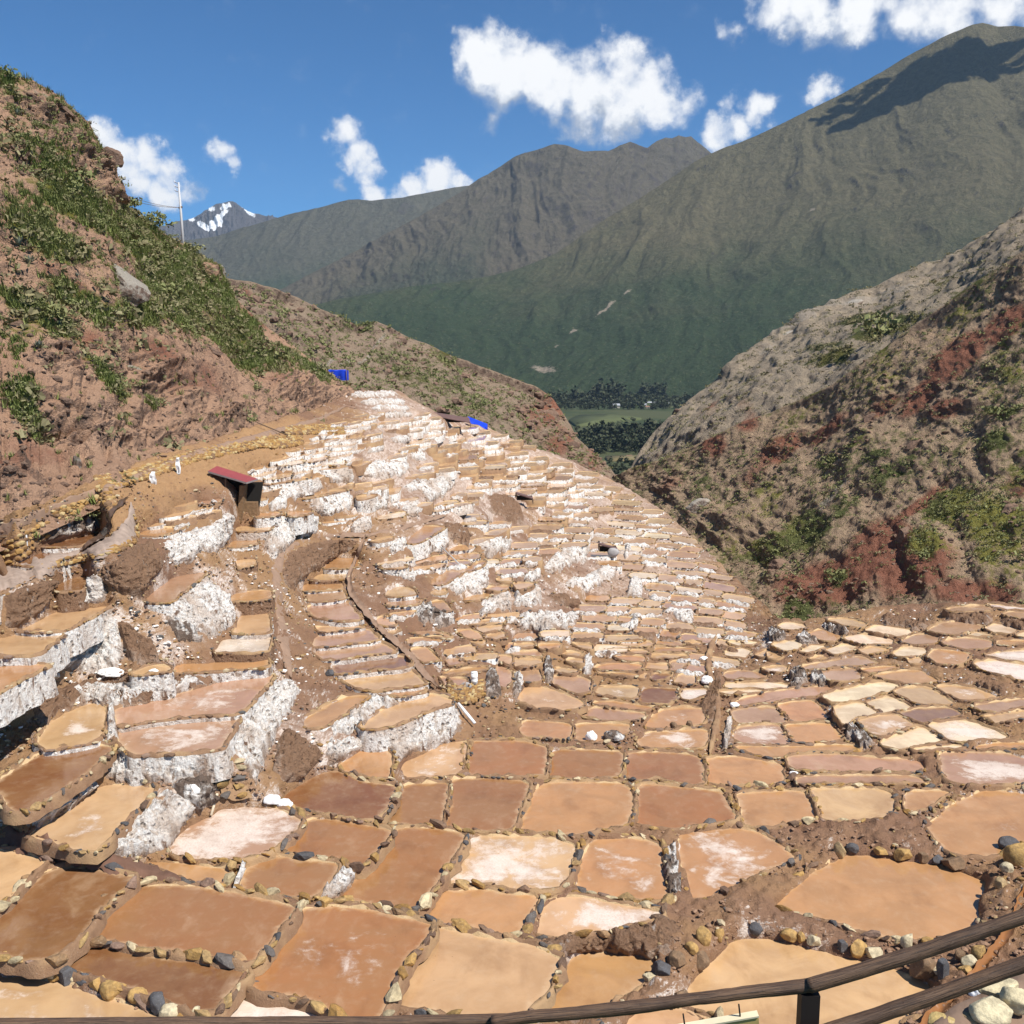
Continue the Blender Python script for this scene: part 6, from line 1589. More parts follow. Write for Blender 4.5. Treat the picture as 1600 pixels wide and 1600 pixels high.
MAT['salt_crumb'] = plain("salt_crumbs", (.78, .73, .67), .85, .15, 6, .03)
stuff("salt_crumbs", slope_scatter(1900, (.06, .24), STONE_LOW, 3, lambda x, y: (y < 1180) & (y > 820) & ((samp(SALTY, x, y) > .04) | (fbm(np.stack([x * .02, y * .03, 0 * x], -1), 3) > .25))), MAT['salt_crumb'], "crumbs of dried salt scattered between the pans", "salt crumbs")
# ---------------------------------------------------------------- paths, channels, huts, small things
MAT['path'] = plain("dirt_path", (.275, .18, .125), .95, .25, 2.5, .04); MAT['path_grey'] = plain("grey_path", (.33, .25, .20), .8, .45, 2.4, .08)
MAT['dark_channel'] = plain("dark_channel_water", (.11, .07, .05), .2, .3, 2); MAT['channel'] = plain("orange_channel_water", (.26, .115, .042), .3, .25, 1.2); MAT['ochre'] = mat_stone_far("ochre_stones", [(.40,.23,.075),(.30,.17,.07),(.44,.28,.11),(.22,.13,.07),(.50,.37,.18),(.34,.19,.07)])
def ribbon(name, pts, mat, up=.06, kind='structure', nacross=6, edge=0.0):
    """pts: bearing x, y, half width"""
    a = resample(np.array(pts, float), max(12, int(len(pts) * 14)))
    q_ = np.linspace(0, 1, len(a)); a[:, 2] *= np.clip(np.minimum(q_, 1 - q_) * 9 + .15, 0, 1)
    t = np.gradient(a[:, :2], axis=0); t /= np.linalg.norm(t, axis=1)[:, None] + 1e-9; n = np.stack([-t[:, 1], t[:, 0]], -1)
    s = np.linspace(-1, 1, nacross); rg = 1 + .6 * fbm(np.c_[a[:, :2] * .12, 0 * a[:, 0]], 4)
    Q = a[:, None, :2] + n[:, None, :] * (a[:, 2] * rg)[:, None, None] * s[None, :, None]
    V = G3(Q[..., 0], Q[..., 1]); nn = fbm(V * 1.5, 3)
    V[..., 2] += up + .10 * nn + .10 * fbm(V * 3, 3) + edge * (np.abs(s)[None] > .9) + (.13 * s[None] ** 2 - .08 if 'channel' in name else - .12 * (np.abs(s)[None] > .97))
    o = link(name, mesh_from(name, V.reshape(-1, 3), grid_faces(len(a), nacross), [mat]))
    if kind: o['kind'] = kind
    return o
ribbon("footpath", [(-60,862,9),(0,830,9),(60,806,7),(110,784,6),(160,766,5),(200,752,5),(260,728,5),(320,706,5),(380,690,5),(440,672,4),(500,655,4),(540,635,3)], MAT['path'], .12)
ribbon("dirt_track", [(455,1060,9),(447,1020,9),(440,980,8),(434,930,7),(432,890,7),(440,868,6),(462,850,4),(500,838,3),(540,836,3),(580,835,2.5),(620,828,2.5),(660,815,2.5),(700,806,2)], MAT['path'], .08)
ribbon("stone_path", [(205,790,8),(206,810,10),(204,830,12),(185,846,14),(150,862,13),(100,878,13),(50,893,16),(-20,915,22)], MAT['path_grey'], .16)
ribbon("water_channel", [(200,786,3),(182,800,3.5),(170,815,4),(171,832,4),(160,845,4),(140,858,3.5),(125,868,3)], MAT['dark_channel'], .24)
ribbon("water_channel", [(572,838,3),(560,870,3),(545,905,3.5),(548,930,4),(566,955,4),(590,985,4),(620,1010,4),(645,1035,4.5),(668,1065,5),(690,1085,4)], MAT['path'], .20)
ribbon("earth_ridge", [(1108,1180,6),(1115,1150,6),(1122,1120,6),(1120,1090,7),(1110,1060,7),(1106,1030,6),(1112,1010,6),(1120,996,5)], MAT['mud'], .2, edge=-.15)
ribbon("footpath", [(-20,1300,16),(40,1318,18),(90,1330,16),(150,1346,14),(210,1358,12),(250,1372,10),(290,1380,8)], plain("brown_bank", (.155, .085, .058), .95, .3, 3, .05), .14)
ribbon("water_channel", [(1604,1385,7),(1590,1430,9),(1565,1478,9),(1530,1520,9),(1492,1560,8),(1450,1600,8),(1410,1645,8)], MAT['channel'], .10)
def dry_stone_wall(name, top, bot, label, size, seed, mat=None, individual=False, cat='stone wall'):
    A, B = resample(np.array(top, float), 40), resample(np.array(bot, float), 40)
    TA, TB = G3(A[:, 0], A[:, 1]), G3(B[:, 0], B[:, 1])
    c = TB.mean(0); root = empty(name, tuple(c)); tag(root, label, cat, 'dry stone walls' if cat == 'stone wall' else None); root['kind'] = 'thing'
    toward = -c / np.linalg.norm(c)
    nv = 8; v = np.linspace(0, 1, nv)[:, None, None]; V = TA[None] * (1 - v) + TB[None] * v
    V = V + toward * .10 + .08 * fbm(V * 2, 3)[..., None]
    V = np.concatenate([(V[0] - toward * .7 + [0, 0, .05])[None], V])
    link("core", mesh_from("core", V.reshape(-1, 3) - c, grid_faces(nv + 1, 40), [MAT['mud']]), root)
    g = np.random.default_rng(seed); H = np.linalg.norm(TA - TB, axis=1); L = np.linalg.norm(np.diff(TA, axis=0), axis=1).sum()
    xs = []; nr = max(2, int(H.mean() / (size * .62)))
    for r_ in range(nr):
        u = g.uniform(0, .5) * size
        while u < L:
            s = size * g.uniform(.7, 1.5); i = u / L * 39; k = min(int(i), 38); f = i - k; vv = (r_ + .5 + g.uniform(-.15, .15)) / nr
            p = (TA[k] * (1 - f) + TA[k + 1] * f) * (1 - vv) + (TB[k] * (1 - f) + TB[k + 1] * f) * vv
            d = TA[k + 1] - TA[k]; xs.append((p + toward * .16 - c, s, math.atan2(d[1], d[0]) + g.normal() * .15)); u += s * .92
    if individual:
        for p, s, a in xs:
            so = link("stone", STONE_MESH[g.integers(8)], root, tuple(p)); so.rotation_euler = (g.normal() * .2, g.normal() * .2, a); so.scale = (s, s * .8, s * 1.0)
            col = STONE_COL[g.integers(len(STONE_COL))]; so.color = (*col, 1)
    else:
        xf = {q: [] for q in range(4)}
        for p, s, a in xs: xf[int(g.integers(4))].append((rotz(a) @ np.diag([s, s * .8, s * .95]), p))
        V, T = join_arr([merge(STONE_LOW[q], w) for q, w in xf.items() if w])
        tag(link("stones", mesh_from("stones", V, T, [mat or MAT['ochre']], False), root), kind='stuff')
dry_stone_wall("stone_wall", [(150,745),(200,735),(260,718),(310,702),(360,694),(400,688)], [(152,768),(200,757),(260,738),(310,719),(360,709),(400,700)], "long yellow dry stone wall below the hillside path", .34, 1)
dry_stone_wall("stone_wall", [(80,797),(115,785),(150,775),(176,760)], [(100,817),(130,808),(160,801),(183,790)], "curved yellow stone wall end beside the top of the water channel", .36, 2)
dry_stone_wall("stone_wall", [(0,850),(20,838),(45,826),(70,815),(100,805)], [(-2,884),(20,884),(45,869),(60,850),(100,822)], "rough ochre stone wall at the left edge behind the stick railing", .34, 3)
dry_stone_wall("stone_wall", [(445,668),(475,665),(505,663),(536,670)], [(448,679),(475,678),(505,677),(538,677)], "farthest yellow stone wall below the red bank", .45, 4)
dry_stone_wall("stone_wall", [(400,684),(437,682),(472,680)], [(400,698),(437,700),(473,694)], "short yellow stone wall left of the farthest one", .42, 5)
dry_stone_wall("stone_wall", [(206,802),(213,820),(210,838),(190,850),(150,862),(100,873),(60,886)], [(211,812),(217,828),(215,846),(194,860),(153,871),(105,882),(64,893)], "yellow kerb of flat stones edging the grey path", .34, 6)
dry_stone_wall("stone_wall", [(700,1060),(715,1072),(735,1068),(752,1062)], [(700,1085),(720,1100),(740,1098),(756,1085)], "broken ochre stone wall below the white barrel", .30, 8)
dry_stone_wall("stone_pillar", [(346,1180),(360,1177),(374,1183)], [(344,1249),(368,1252),(394,1246)], "tall pillar of dark and ochre stones between white walls", .52, 7, individual=True, cat='stone pillar')

MAT['red_roof'] = plain("red_painted_tin", (.27, .062, .062), .55, .2, 3); MAT['fascia'] = plain("grey_fascia", (.24, .205, .20), .7); MAT['rust_roof'] = plain("rusty_tin", (.14, .085, .075), .7, .35, 2)
MAT['timber'] = plain("old_timber", (.17, .115, .075), .85, .3, 9); MAT['tarp'] = plain("blue_tarpaulin", (.012, .050, .52), .45, .25, 1.5, .05); MAT['white_cloth'] = plain("white_plastic_sack", (.80, .80, .79), .6, .08, 6, .03)
MAT['mud_stone'] = plain("mud_stone_masonry", (.21, .13, .07), .95, .45, 7, .08); MAT['salt_heap'] = plain("heaped_salt", (.86, .84, .81), .8, .08, 8, .05)
MAT['galv'] = plain("galvanised_pole", (.50, .50, .50), .5, .1, 3); MAT['grey_sack'] = plain("grey_sack", (.36, .34, .33), .8, .2, 5)
def slab(name, quad, th, mat, parent, edge=None):
    q = np.array(quad, float); V = np.r_[q, q - [0, 0, th]]; c = np.array(parent.location)
    Fc = [(0,1,2,3),(7,6,5,4),(0,4,5,1),(1,5,6,2),(2,6,7,3),(3,7,4,0)]
    n = np.cross(q[1] - q[0], q[2] - q[0])
    if n[2] < 0: Fc = [f[::-1] for f in Fc]
    return link(name, mesh_from(name, V - c, Fc, [mat] + ([edge] if edge else []), False, mat_idx=[0, 0] + [1 if edge else 0] * 4), parent)
def block(name, a, b, size, mat, parent):
    """box from foot centre a to top centre b"""
    V, Q = box_arr(1, 1, 1); V = V * size
    h = b[2] - a[2]; V[:, 2] = (V[:, 2] > 0) * h; V = V + np.array(a) - np.array(parent.location)
    V[4:, :2] += (np.array(b) - np.array(a))[:2]
    return link(name, mesh_from(name, V, quads_to_list(Q), [mat], False), parent)
def hut_red():
    b = G3(386., 803.); d = b[1]; root = empty("storage_hut", tuple(b)); tag(root, "small stone hut with a sloping red tin roof", 'hut')
    A, B, C, D = P3(339, 728, d + 1.0), P3(403, 748, d + .9), P3(385, 753.5, d - .55), P3(325, 736, d - .2)
    slab("roof", [A, B, C, D], .11, MAT['red_roof'], root, MAT['fascia'])
    top = P3(391, 754, d + .15)
    block("pier", b + [-.42, .1, -.5], np.array([top[0] - .55, d + .15, top[2] - .2]), np.array([.28, .9, 1]), MAT['mud_stone'], root)
    block("wall", b + [.15, .35, -.5], np.array([b[0] + .1, d + .4, b[2] + .72]), np.array([1.0, .7, 1]), MAT['mud_stone'], root)
    block("opening_shade", b + [.1, .62, .1], np.array([top[0] + .05, d + .75, top[2] - .12]), np.array([.95, .25, 1]), MAT['dark'], root)  # near-black block, paints the shade inside the hut opening
    block("gap_shade", b + [-1.4, .6, .7], np.array([b[0] - 1.3, d + .65, top[2] + .2]), np.array([2.0, .25, 1]), MAT['dark'], root)  # near-black block in place of the shaded gap under the roof
    for x, y in ((329, 737), (352, 744)):
        t = P3(x, y + 1, d - .1); block("post", np.array([t[0], t[1], t[2] - .75]), t - [0, 0, .1], np.array([.08, .08, 1]), MAT['timber'], root)
hut_red()
def tarp_box(px0, px1, py0, py1, d, label, seed):
    a, b = P3(px0, py1, d), P3(px1, py0, d); c = (a + b) / 2; c[2] = a[2]; w, h = b[0] - a[0], b[2] - a[2]
    root = empty("tarpaulin_shelter", tuple(c)); tag(root, label, 'tarpaulin shelter')
    n = 16; X, Z = np.meshgrid(np.linspace(-w / 2, w / 2, n), np.linspace(0, h, 9))
    g = .06 * np.sin(X * 5.5) + .08 * fbm(np.stack([X, Z, 0 * X + seed], -1) * 1.3, 3)
    f = np.stack([X, -w * .3 + g, Z * (1 + .05 * fbm(np.stack([X, 0 * X, 0 * X + seed], -1), 2))], -1)
    bk = f[-1].copy(); bk[:, 1] += w * .6; bk[:, 2] -= h * .1; bb = bk.copy(); bb[:, 2] = 0
    V = np.concatenate([f, bk[None], bb[None]]); link("cloth", mesh_from("cloth", V.reshape(-1, 3), grid_faces(11, n), [MAT['tarp']]), root)
    for s in (-1, 1):
        side = np.array([(s * w / 2, -w * .3, 0), (s * w / 2, w * .3, 0), (s * w / 2, w * .3, h * .88), (s * w / 2, -w * .3, h)]); side = np.r_[side, side + [s * .03, 0, 0]]
        link("side_cloth", mesh_from("side_cloth", side, [(0,1,2,3),(7,6,5,4),(0,4,5,1),(1,5,6,2),(2,6,7,3),(3,7,4,0)], [MAT['tarp']], False), root)
        t, q = tube_arr([(s * w * .5, -w * .34, -.5), (s * w * .5, -w * .34, h * 1.03)], .05, 6); link("post", mesh_from("post", t, quads_to_list(q), [MAT['timber']]), root)
tarp_box(511, 543, 577.5, 594, 143, "bright blue tarpaulin box on the hill's foot above the farthest terraces", 3)
def shed(name, quad, d, hpx, label, roof, extra=None):
    """lean-to: roof quad in bearings, posts, near-black panel for the shade inside"""
    q = [P3(x, y, d + o) for x, y, o in quad]; c = np.mean(q, 0); h = hpx * d / F; c[2] -= h
    root = empty(name, tuple(c)); tag(root, label, 'shed'); slab("roof", q, .10, roof, root)
    for k, p in enumerate(q):
        block("post", np.array([p[0] * .995, p[1] + (.12 if k > 1 else -.12), p[2] - h]), np.array([p[0] * .995, p[1] + (.12 if k > 1 else -.12), p[2] - .1]), np.array([.1, .1, 1]), MAT['timber'], root)
    a, b = (q[0] + q[3]) / 2, (q[1] + q[2]) / 2; m_ = (a + b) / 2
    block("inside_shade", np.array([m_[0], max(p[1] for p in q) - .15, m_[2] - h]), np.array([m_[0], max(p[1] for p in q) - .15, m_[2] - .12]), np.array([abs(b[0] - a[0]) * .94, .1, 1]), MAT['dark'], root)  # near-black panel painting the shade under the lean-to roof
    return root
shed("hut", [(936,847.5,.6),(964,855,.5),(965,857.5,-.5),(937,850,-.4)], gd(952, 868) * .99, 11, "small dark roofed hut standing among the tiny pans", MAT['rust_roof'])
t = P3(958, 863, gd(952, 868) * .985); V, T = ico(3); V = V * (1 + .12 * fbm(V * 2, 3))[:, None] * [.5, .3, .42]
tag(link("sack", mesh_from("sack", V, T, [MAT['grey_sack']]), None, tuple(t)), "grey sack stored under the small dark roof", "sack")
shed("shed", [(806,768,.6),(832,776,.5),(833,779,-.5),(807,771,-.4)], gd(820, 790) * .99, 9, "low dark shed dug into the far white terraces", MAT['rust_roof'])
shed("shed", [(672,643,1.4),(733,652.5,1.2),(735,660,-.9),(690,652,-1.2)], gd(715, 668) * .99, 9, "long rusty roofed shed on the far skyline of the pans", MAT['rust_roof'])
def draped():
    d = gd(745, 668) * .985; n = 18; X, Y = np.meshgrid(np.linspace(0, 1, n), np.linspace(0, 1, 9))
    px = 731 + 31 * X; py = 650.5 + 12 * X + 8.5 * Y + 1.2 * np.sin(X * 9) * Y; dd = d + 1.3 * (1 - Y) + .25 * fbm(np.stack([X * 5, Y * 3, 0 * X], -1), 3)
    V = P3(px, py, dd); b = V[-1].copy() + [0, .5, -.05]; c = V.reshape(-1, 3).mean(0)
    root = empty("tarpaulin", tuple(c)); tag(root, "blue tarpaulin draped over the end of the long shed", 'tarpaulin')
    link("cloth", mesh_from("cloth", np.concatenate([V, b[None]]).reshape(-1, 3) - c, grid_faces(10, n), [MAT['tarp']]), root)
    p = P3(762, 668, d); block("post", p - [0, 0, .4], P3(762, 661, d), np.array([.08, .08, 1]), MAT['timber'], root)
draped()
# sacks, heaps of salt, pipes, loose rocks
def lump(name, px, py, wpx, hpx, mat, label, cat, seed, rough=.2, group=None, dy=.7):
    P = G3(float(px), float(py)); d = P[1]; w, h = wpx * d / F, hpx * d / F
    V, T = ico(4); V = V * (1 + rough * fbm(V * 1.7 + seed, 4) + rough * .5 * (ridge(V * 2.5 + seed, 3) - .6))[:, None]; V[:, 2] = np.where(V[:, 2] < -.35, -.35, V[:, 2])
    me = mesh_from(name, V * [w / 2, w / 2 * dy, h * .7], T, [mat], True)
    tag(link(name, me, None, (P[0], P[1], P[2] + h * .3)), label, cat, group)
lump("salt_sack", 425, 1254, 28, 14, MAT['white_cloth'], "left one of the two white sacks at the foot of the grey rubble slope", 'sack', 1, .25)
lump("salt_sack", 444, 1260, 26, 13, MAT['white_cloth'], "right one of the two white sacks beside the brown pan corner", 'sack', 2, .25)
lump("salt_sack", 301, 1240, 24, 15, MAT['white_cloth'], "single white sack on the pinkish crust left of the stone pillar", 'sack', 3, .3)
for a in [(924,1156,18,15,"pointed white salt heap in a brown pan near the centre",4),(1105,1068,20,13,"white salt heap on the long earth ridge",5),(1147,1104,15,7,"small white salt heap right of the earth ridge",6),(175,1054,44,10,"long white salt heap at the foot of the tall white wall",7),(240,1051,16,6,"small white salt heap above the mixed white wall",8),(958,1155,34,14,"stony salt heap at the corner of a brown pan",9),(1100,1031,14,6,"little white salt heap behind the ridge",10),(1240,1210,14,5,"tiny white salt heap at the end of a thin pan",11)]:
    lump("salt_heap", a[0], a[1], a[2], a[3], MAT['salt_heap'] if a[5] != 9 else MAT['wall_g'], a[4], 'salt heap', a[5], .35, 'heaps of harvested salt')
def rod(name, a, b, rad, mat, label, cat, seg=10):
    c = (np.array(a) + np.array(b)) / 2; V, Q = tube_arr([np.array(a) - c, np.array(b) - c], rad, seg)
    return tag(link(name, mesh_from(name, V, quads_to_list(Q), [mat]), None, tuple(c)), label, cat)
b = G3(741., 1070.); d = b[1]; root = empty("barrel", tuple(b)); tag(root, "white barrel standing beside a broken stone wall", 'barrel'); rb = 5.6 * d / F; hb = 21 * d / F
V, Q = tube_arr([(0,0,0),(0,0,hb*.33),(0,0,hb*.35),(0,0,hb*.37),(0,0,hb*.66),(0,0,hb*.68),(0,0,hb*.7),(0,0,hb)], [rb,rb,rb*1.05,rb,rb,rb*1.05,rb,rb*.97], 20); link("body", mesh_from("body", V, quads_to_list(Q), [MAT['white_cloth']]), root)
V, Q = tube_arr([(0,0,hb),(0,0,hb*1.03)], [rb*1.0,rb*.95], 20); link("lid", mesh_from("lid", V, quads_to_list(Q), [MAT['white_cloth']]), root)
lump("slate", 728, 1075, 18, 10, MAT['grey_sack'], "grey slab leaning left of the white barrel", 'slab', 14, .12, dy=.25)
p1, p2 = G3(716., 1107.), G3(742., 1136.); rod("pipe", p1 + [0, 0, .25], p2 + [0, 0, .18], .075, MAT['white_cloth'], "white pipe lying off the corner of the big white wall", 'pipe')
p1, p2 = G3(690., 858.), G3(718., 885.); rod("pole", p1 + [0, 0, .15], p2 + [0, 0, .15], .04, MAT['galv'], "thin pale pole lying on a brown bank among the upper walls", 'pole')
p1, p2 = G3(341., 1252.), G3(331., 1276.); rod("plank", p1 + [0, -.1, .35], p2 + [0, -.1, .1], .06, plain("pale_timber", (.62, .52, .38), .8), "pale plank leaning at the foot of the stone pillar", 'plank', 4)
p1, p2 = G3(-10., 866.), G3(43., 862.); root = empty("stick_railing", tuple(p2)); tag(root, "rustic stick railing at the left edge by the ochre wall", 'railing')
V, Q = tube_arr([p1 + [0, 0, .75] - p2, (p1 + p2) / 2 + [0, 0, .78] - p2, np.array([0, 0, .72])], .035, 7); link("rail", mesh_from("rail", V, quads_to_list(Q), [MAT['timber']]), root)
V, Q = tube_arr([(0, 0, -.3), (0, 0, .8)], .04, 7); link("post", mesh_from("post", V, quads_to_list(Q), [MAT['galv']]), root)
p1, p2 = G3(402., 668.), G3(450., 686.); rod("pole", p1 + [0, 0, .4], p2 + [0, 0, .3], .05, MAT['timber'], "dark pole lying along the yellow stone walls", 'pole')
for k, (px, py, hpx, wpx, label) in enumerate([(278,741,26,7,"upright white plastic sheet on the path beside the yellow wall"),(239,759,22,10,"pale crumpled plastic sheet leaning on the yellow wall")]):
    P = G3(float(px), float(py)); d = P[1]; w, h = wpx * d / F, hpx * d / F; n = 7
    X, Z = np.meshgrid(np.linspace(-.5, .5, n), np.linspace(0, 1, 12)); V = np.stack([X * w * (1 - .75 * np.abs(Z - .45) ** 1.2) + .1 * w * np.sin(Z * 7), .15 * fbm(np.stack([X * 3, Z * 4, 0 * X + k], -1), 3) + .1, Z * h], -1)
    V = np.concatenate([V, (V + [0, .03, 0])[::-1]])
    tag(link("plastic_sheet", mesh_from("plastic_sheet", V.reshape(-1, 3), grid_faces(24, n), [MAT['white_cloth']]), None, tuple(P)), label, 'plastic sheet')
def boulder(px, py, wpx, hpx, col, label, seed):
    P = G3(float(px), float(py + hpx * .35)); d = P[1]; w, h = wpx * d / F, hpx * d / F
    o = link("boulder", STONE_BIG[seed % 8], None, (P[0], P[1], P[2] + h * .36)); o.scale = (w * 1.05, w * .8, h * 1.5); o.rotation_euler = (.1 * math.sin(seed), .1 * math.cos(seed * 2), .4 * math.sin(seed * 3)); o.color = (*col, 1)
    tag(o, label, 'boulder', 'big stones along the pan rims')
def big_proto(s, f):
    V, T = ico(4); g = np.random.default_rng(s)
    for k in range(10):
        n = g.normal(size=3); n /= np.linalg.norm(n); c = g.uniform(.5, .82); dd = V @ n; V = V - np.where(dd > c, dd - c, 0)[:, None] * n
    V = V * (1 + .09 * fbm(V * 2.4 + s, 4) + .05 * ridge(V * 5 + s, 3))[:, None]; V /= np.abs(V).max(0); return V * .5, T
STONE_BIG = [mesh_from("boulder", *big_proto(90 + s, .7), [MAT['stone']], True) for s in range(8)]
OC, CR, GR, TN, BR = (.50,.31,.11), (.64,.54,.35), (.105,.105,.112), (.46,.33,.17), (.24,.15,.085)
for k, a in enumerate([(12,1496,30,18,OC,"ochre stone at the left edge on the rim of the dark brown pan"),(32,1499,22,12,GR,"small grey stone second from the left edge"),(54,1508,34,24,GR,"blue grey boulder left of the cream one"),(79,1518,26,22,CR,"cream boulder between two grey boulders"),(105,1524,32,24,GR,"broad dark grey boulder right of the cream one"),
    (131,1529,26,17,GR,"flat grey boulder in the row under the long brown pan"),(152,1538,30,26,OC,"rounded ochre boulder next to the biggest one"),(179,1545,48,26,OC,"biggest ochre boulder of the bottom left row"),(218,1553,36,20,OC,"flat ochre boulder left of the dark block"),(247,1568,38,30,GR,"dark angular boulder near the handrail, bottom left"),(271,1581,46,26,CR,"pale boulder just above the handrail, bottom left"),(308,1584,26,18,CR,"last pale boulder of the row before the white pan"),
    (508,1410,26,15,OC,"ochre boulder under the small white salt wall"),(543,1406,32,13,OC,"flat ochre boulder right of the small white salt wall"),(588,1417,20,14,CR,"cream stone on the upper rim of the pink pan"),(640,1427,38,12,BR,"long dark brown stone on the pink pan's upper right rim"),
    (1100,1461,28,26,OC,"large ochre boulder where three big pans meet"),(1080,1482,24,17,OC,"ochre boulder below the large one at the pan corner"),(1060,1498,36,22,BR,"brown slab on the heap left of the huge tan pan"),(1034,1514,32,20,GR,"blue grey boulder in the stone heap by the handrail"),(1014,1527,24,11,CR,"small white stone at the edge of the stone heap"),(1094,1500,30,28,BR,"dark boulder on the rim of the huge tan pan"),
    (1062,1555,30,16,BR,"reddish stone just above the handrail"),(1125,1460,20,16,OC,"ochre stone at the top left corner of the huge tan pan"),(1182,1450,24,16,GR,"grey stone on the bank between the two huge pans"),(1232,1462,28,18,OC,"ochre boulder between the two huge pans"),(1253,1464,16,16,OC,"squarish ochre stone in the middle of the bank"),(1272,1470,22,14,CR,"pale ochre stone in the middle of the bank"),
    (1316,1477,18,15,GR,"dark round stone on the bank"),(1340,1480,30,22,OC,"ochre block right of the dark round stone"),(1362,1487,34,18,CR,"cream ochre slab above the handrail bend"),(1418,1470,26,20,CR,"bright cream boulder on the lower rim of the huge orange pan"),
    (1312,1328,20,22,TN,"upright tan stone on the rim behind the huge orange pan"),(1331,1326,22,14,GR,"greenish grey stone beside the upright tan one"),(1378,1330,26,10,OC,"flat yellow stone on the huge orange pan's upper rim"),(1411,1335,28,16,OC,"chunky ochre stone on the huge orange pan's upper rim"),(1442,1339,18,13,BR,"brown stone in the upper rim row"),(1464,1342,20,12,GR,"blue grey stone in the upper rim row"),(1488,1349,38,20,BR,"large rusty brown boulder at the right of the upper rim row"),
    (1592,1335,52,34,OC,"largest ochre block at the right edge"),(1580,1318,40,18,GR,"dark grey block on top of the right edge heap"),(1572,1357,22,16,CR,"cream stone under the right edge heap"),(1565,1380,24,16,TN,"tan stone beside the water channel"),
    (1443,1512,40,38,BR,"cracked brown boulder under the handrail's right part"),(1472,1515,22,36,GR,"upright dark grey slab under the handrail"),(1513,1500,26,16,CR,"cream stone beside the channel"),(1508,1515,24,11,OC,"ochre stone lying beside the cream one"),(1530,1488,26,20,OC,"ochre block on the channel bank"),(1500,1490,18,14,BR,"small brown stone left of the ochre block"),
    (1052,1135,13,11,BR,"left one of two round dark boulders between pans"),(1078,1132,13,11,BR,"right one of two round dark boulders between pans"),(948,1106,10,7,BR,"left small boulder of the pair in the thin brown pan"),(960,1107,10,6,BR,"right small boulder of the pair in the thin brown pan"),(516,1052,16,10,GR,"dark stones stacked at the left end of the striped pans")]):
    boulder(*a, k + 1)

# ---------------------------------------------------------------- utility pole and wires
foot_p = on_sheet("hillside", 288, 383); d = foot_p[1] + 2
base, top = P3(287, 388, d), P3(279, 285, d)
root = empty("utility_pole", tuple(base)); tag(root, "tall pale utility pole on the left skyline", 'utility pole')
V, Q = tube_arr([(0, 0, -1), (top - base) * .5, top - base], [.17, .14, .10], 10); link("shaft", mesh_from("shaft", V, quads_to_list(Q), [MAT['galv']]), root)
for k in range(3):
    p = (top - base) * (.98 - .065 * k); V, Q = tube_arr([p, p + [-.38, -.2, .12]], .03, 6); br = link("bracket", mesh_from("bracket", V, quads_to_list(Q), [MAT['timber']]), root)
    V, Q = tube_arr([p + [-.38, -.2, .12], p + [-.42, -.22, .3]], .05, 6); link("insulator", mesh_from("insulator", V, quads_to_list(Q), [MAT['white_cloth']]), root)
p = (top - base) * .62; V, Q = tube_arr([p + [-.2, 0, -.06], p + [.2, 0, .06]], .12, 8); link("clamp", mesh_from("clamp", V, quads_to_list(Q), [MAT['timber']]), root)
at_ = base + (top - base) * .62
for k, (ex, ey) in enumerate([(100, 250), (100, 262)]):
    e = P3(ex, ey, 100); t = np.linspace(0, 1, 20)[:, None]; w = at_ * (1 - t) + e * t; w[:, 2] -= 1.0 * (4 * t * (1 - t))[:, 0]
    V, Q = tube_arr(w - at_, .022, 5); tag(link("overhead_wire", mesh_from("overhead_wire", V, quads_to_list(Q), [MAT['timber']]), None, tuple(at_)), ("upper" if k == 0 else "lower") + " wire running from the utility pole to the hillside", 'wire')

# ---------------------------------------------------------------- handrail in front, with its sign
def mat_log():
    m = NT("weathered_log"); p = m.coord('Object'); at = m.attr('along'); cx = m.n('ShaderNodeCombineXYZ'); m.put(cx.inputs[0], m.math('MULTIPLY', at, 2.2))
    sx = m.n('ShaderNodeSeparateXYZ'); m.put(sx.inputs[0], p); m.put(cx.inputs[1], m.math('MULTIPLY', m.attr('round'), 26.0)); m.put(cx.inputs[2], 0.0)
    n = m.noise(cx.outputs[0], 1.6, 7, .7, .4); n2 = m.noise(p, 40, 5, .7); n3 = m.noise(p, 3, 3)
    c = m.mix(m.rng(n, .35, .65), (.030, .016, .010), (.20, .115, .065)); c = m.mix(m.rng(n2, .62, .75, 0, .5), c, (.33, .23, .15)); c = m.mix(m.rng(n3, .45, .7, 0, .6), c, (.055, .03, .02))
    m.base(c).rough(m.rng(n, .3, .7, .35, .6)); m.b.inputs['Specular IOR Level'].default_value = .45; m.bump(m.math('ADD', n, m.math('MULTIPLY', n2, .4)), .7, .012); return m.m
MAT['log'] = mat_log()
def log(pts, rad, root, seed):
    """pts: bearing x, y, distance (centre line)"""
    a = np.array([P3(x, y, d) for x, y, d in pts]); n = 60
    s = np.r_[0, np.cumsum(np.linalg.norm(np.diff(a, axis=0), axis=1))]; t = np.linspace(0, s[-1], n); P = np.stack([np.interp(t, s, a[:, k]) for k in range(3)], -1)
    P = P + .012 * np.stack([fbm(np.c_[t * 1.1, 0 * t + seed, 0 * t + k], 3) for k in range(3)], -1)
    r_ = rad * (1 + .10 * fbm(np.c_[t * 2.2, 0 * t + seed, 0 * t], 3)); c = np.array(root.location); seg = 20
    V, Q = tube_arr(P - c, r_, seg); k = len(V) - 2
    V[:k] += (P - c).repeat(seg, 0) * 0 + .05 * rad * fbm(V[:k] * 16, 3)[:, None]
    al = np.r_[t.repeat(seg), 0, s[-1]]; ro = np.r_[np.tile(np.abs(np.arange(seg) / seg - .5), n), 0, 0]
    return link("rail", mesh_from("rail", V, quads_to_list(Q), [MAT['log']], True, attrs={'along': al + seed * 7, 'round': ro}), root)
pp = P3(1268, 1548, 6.9); ground_near = -6.15
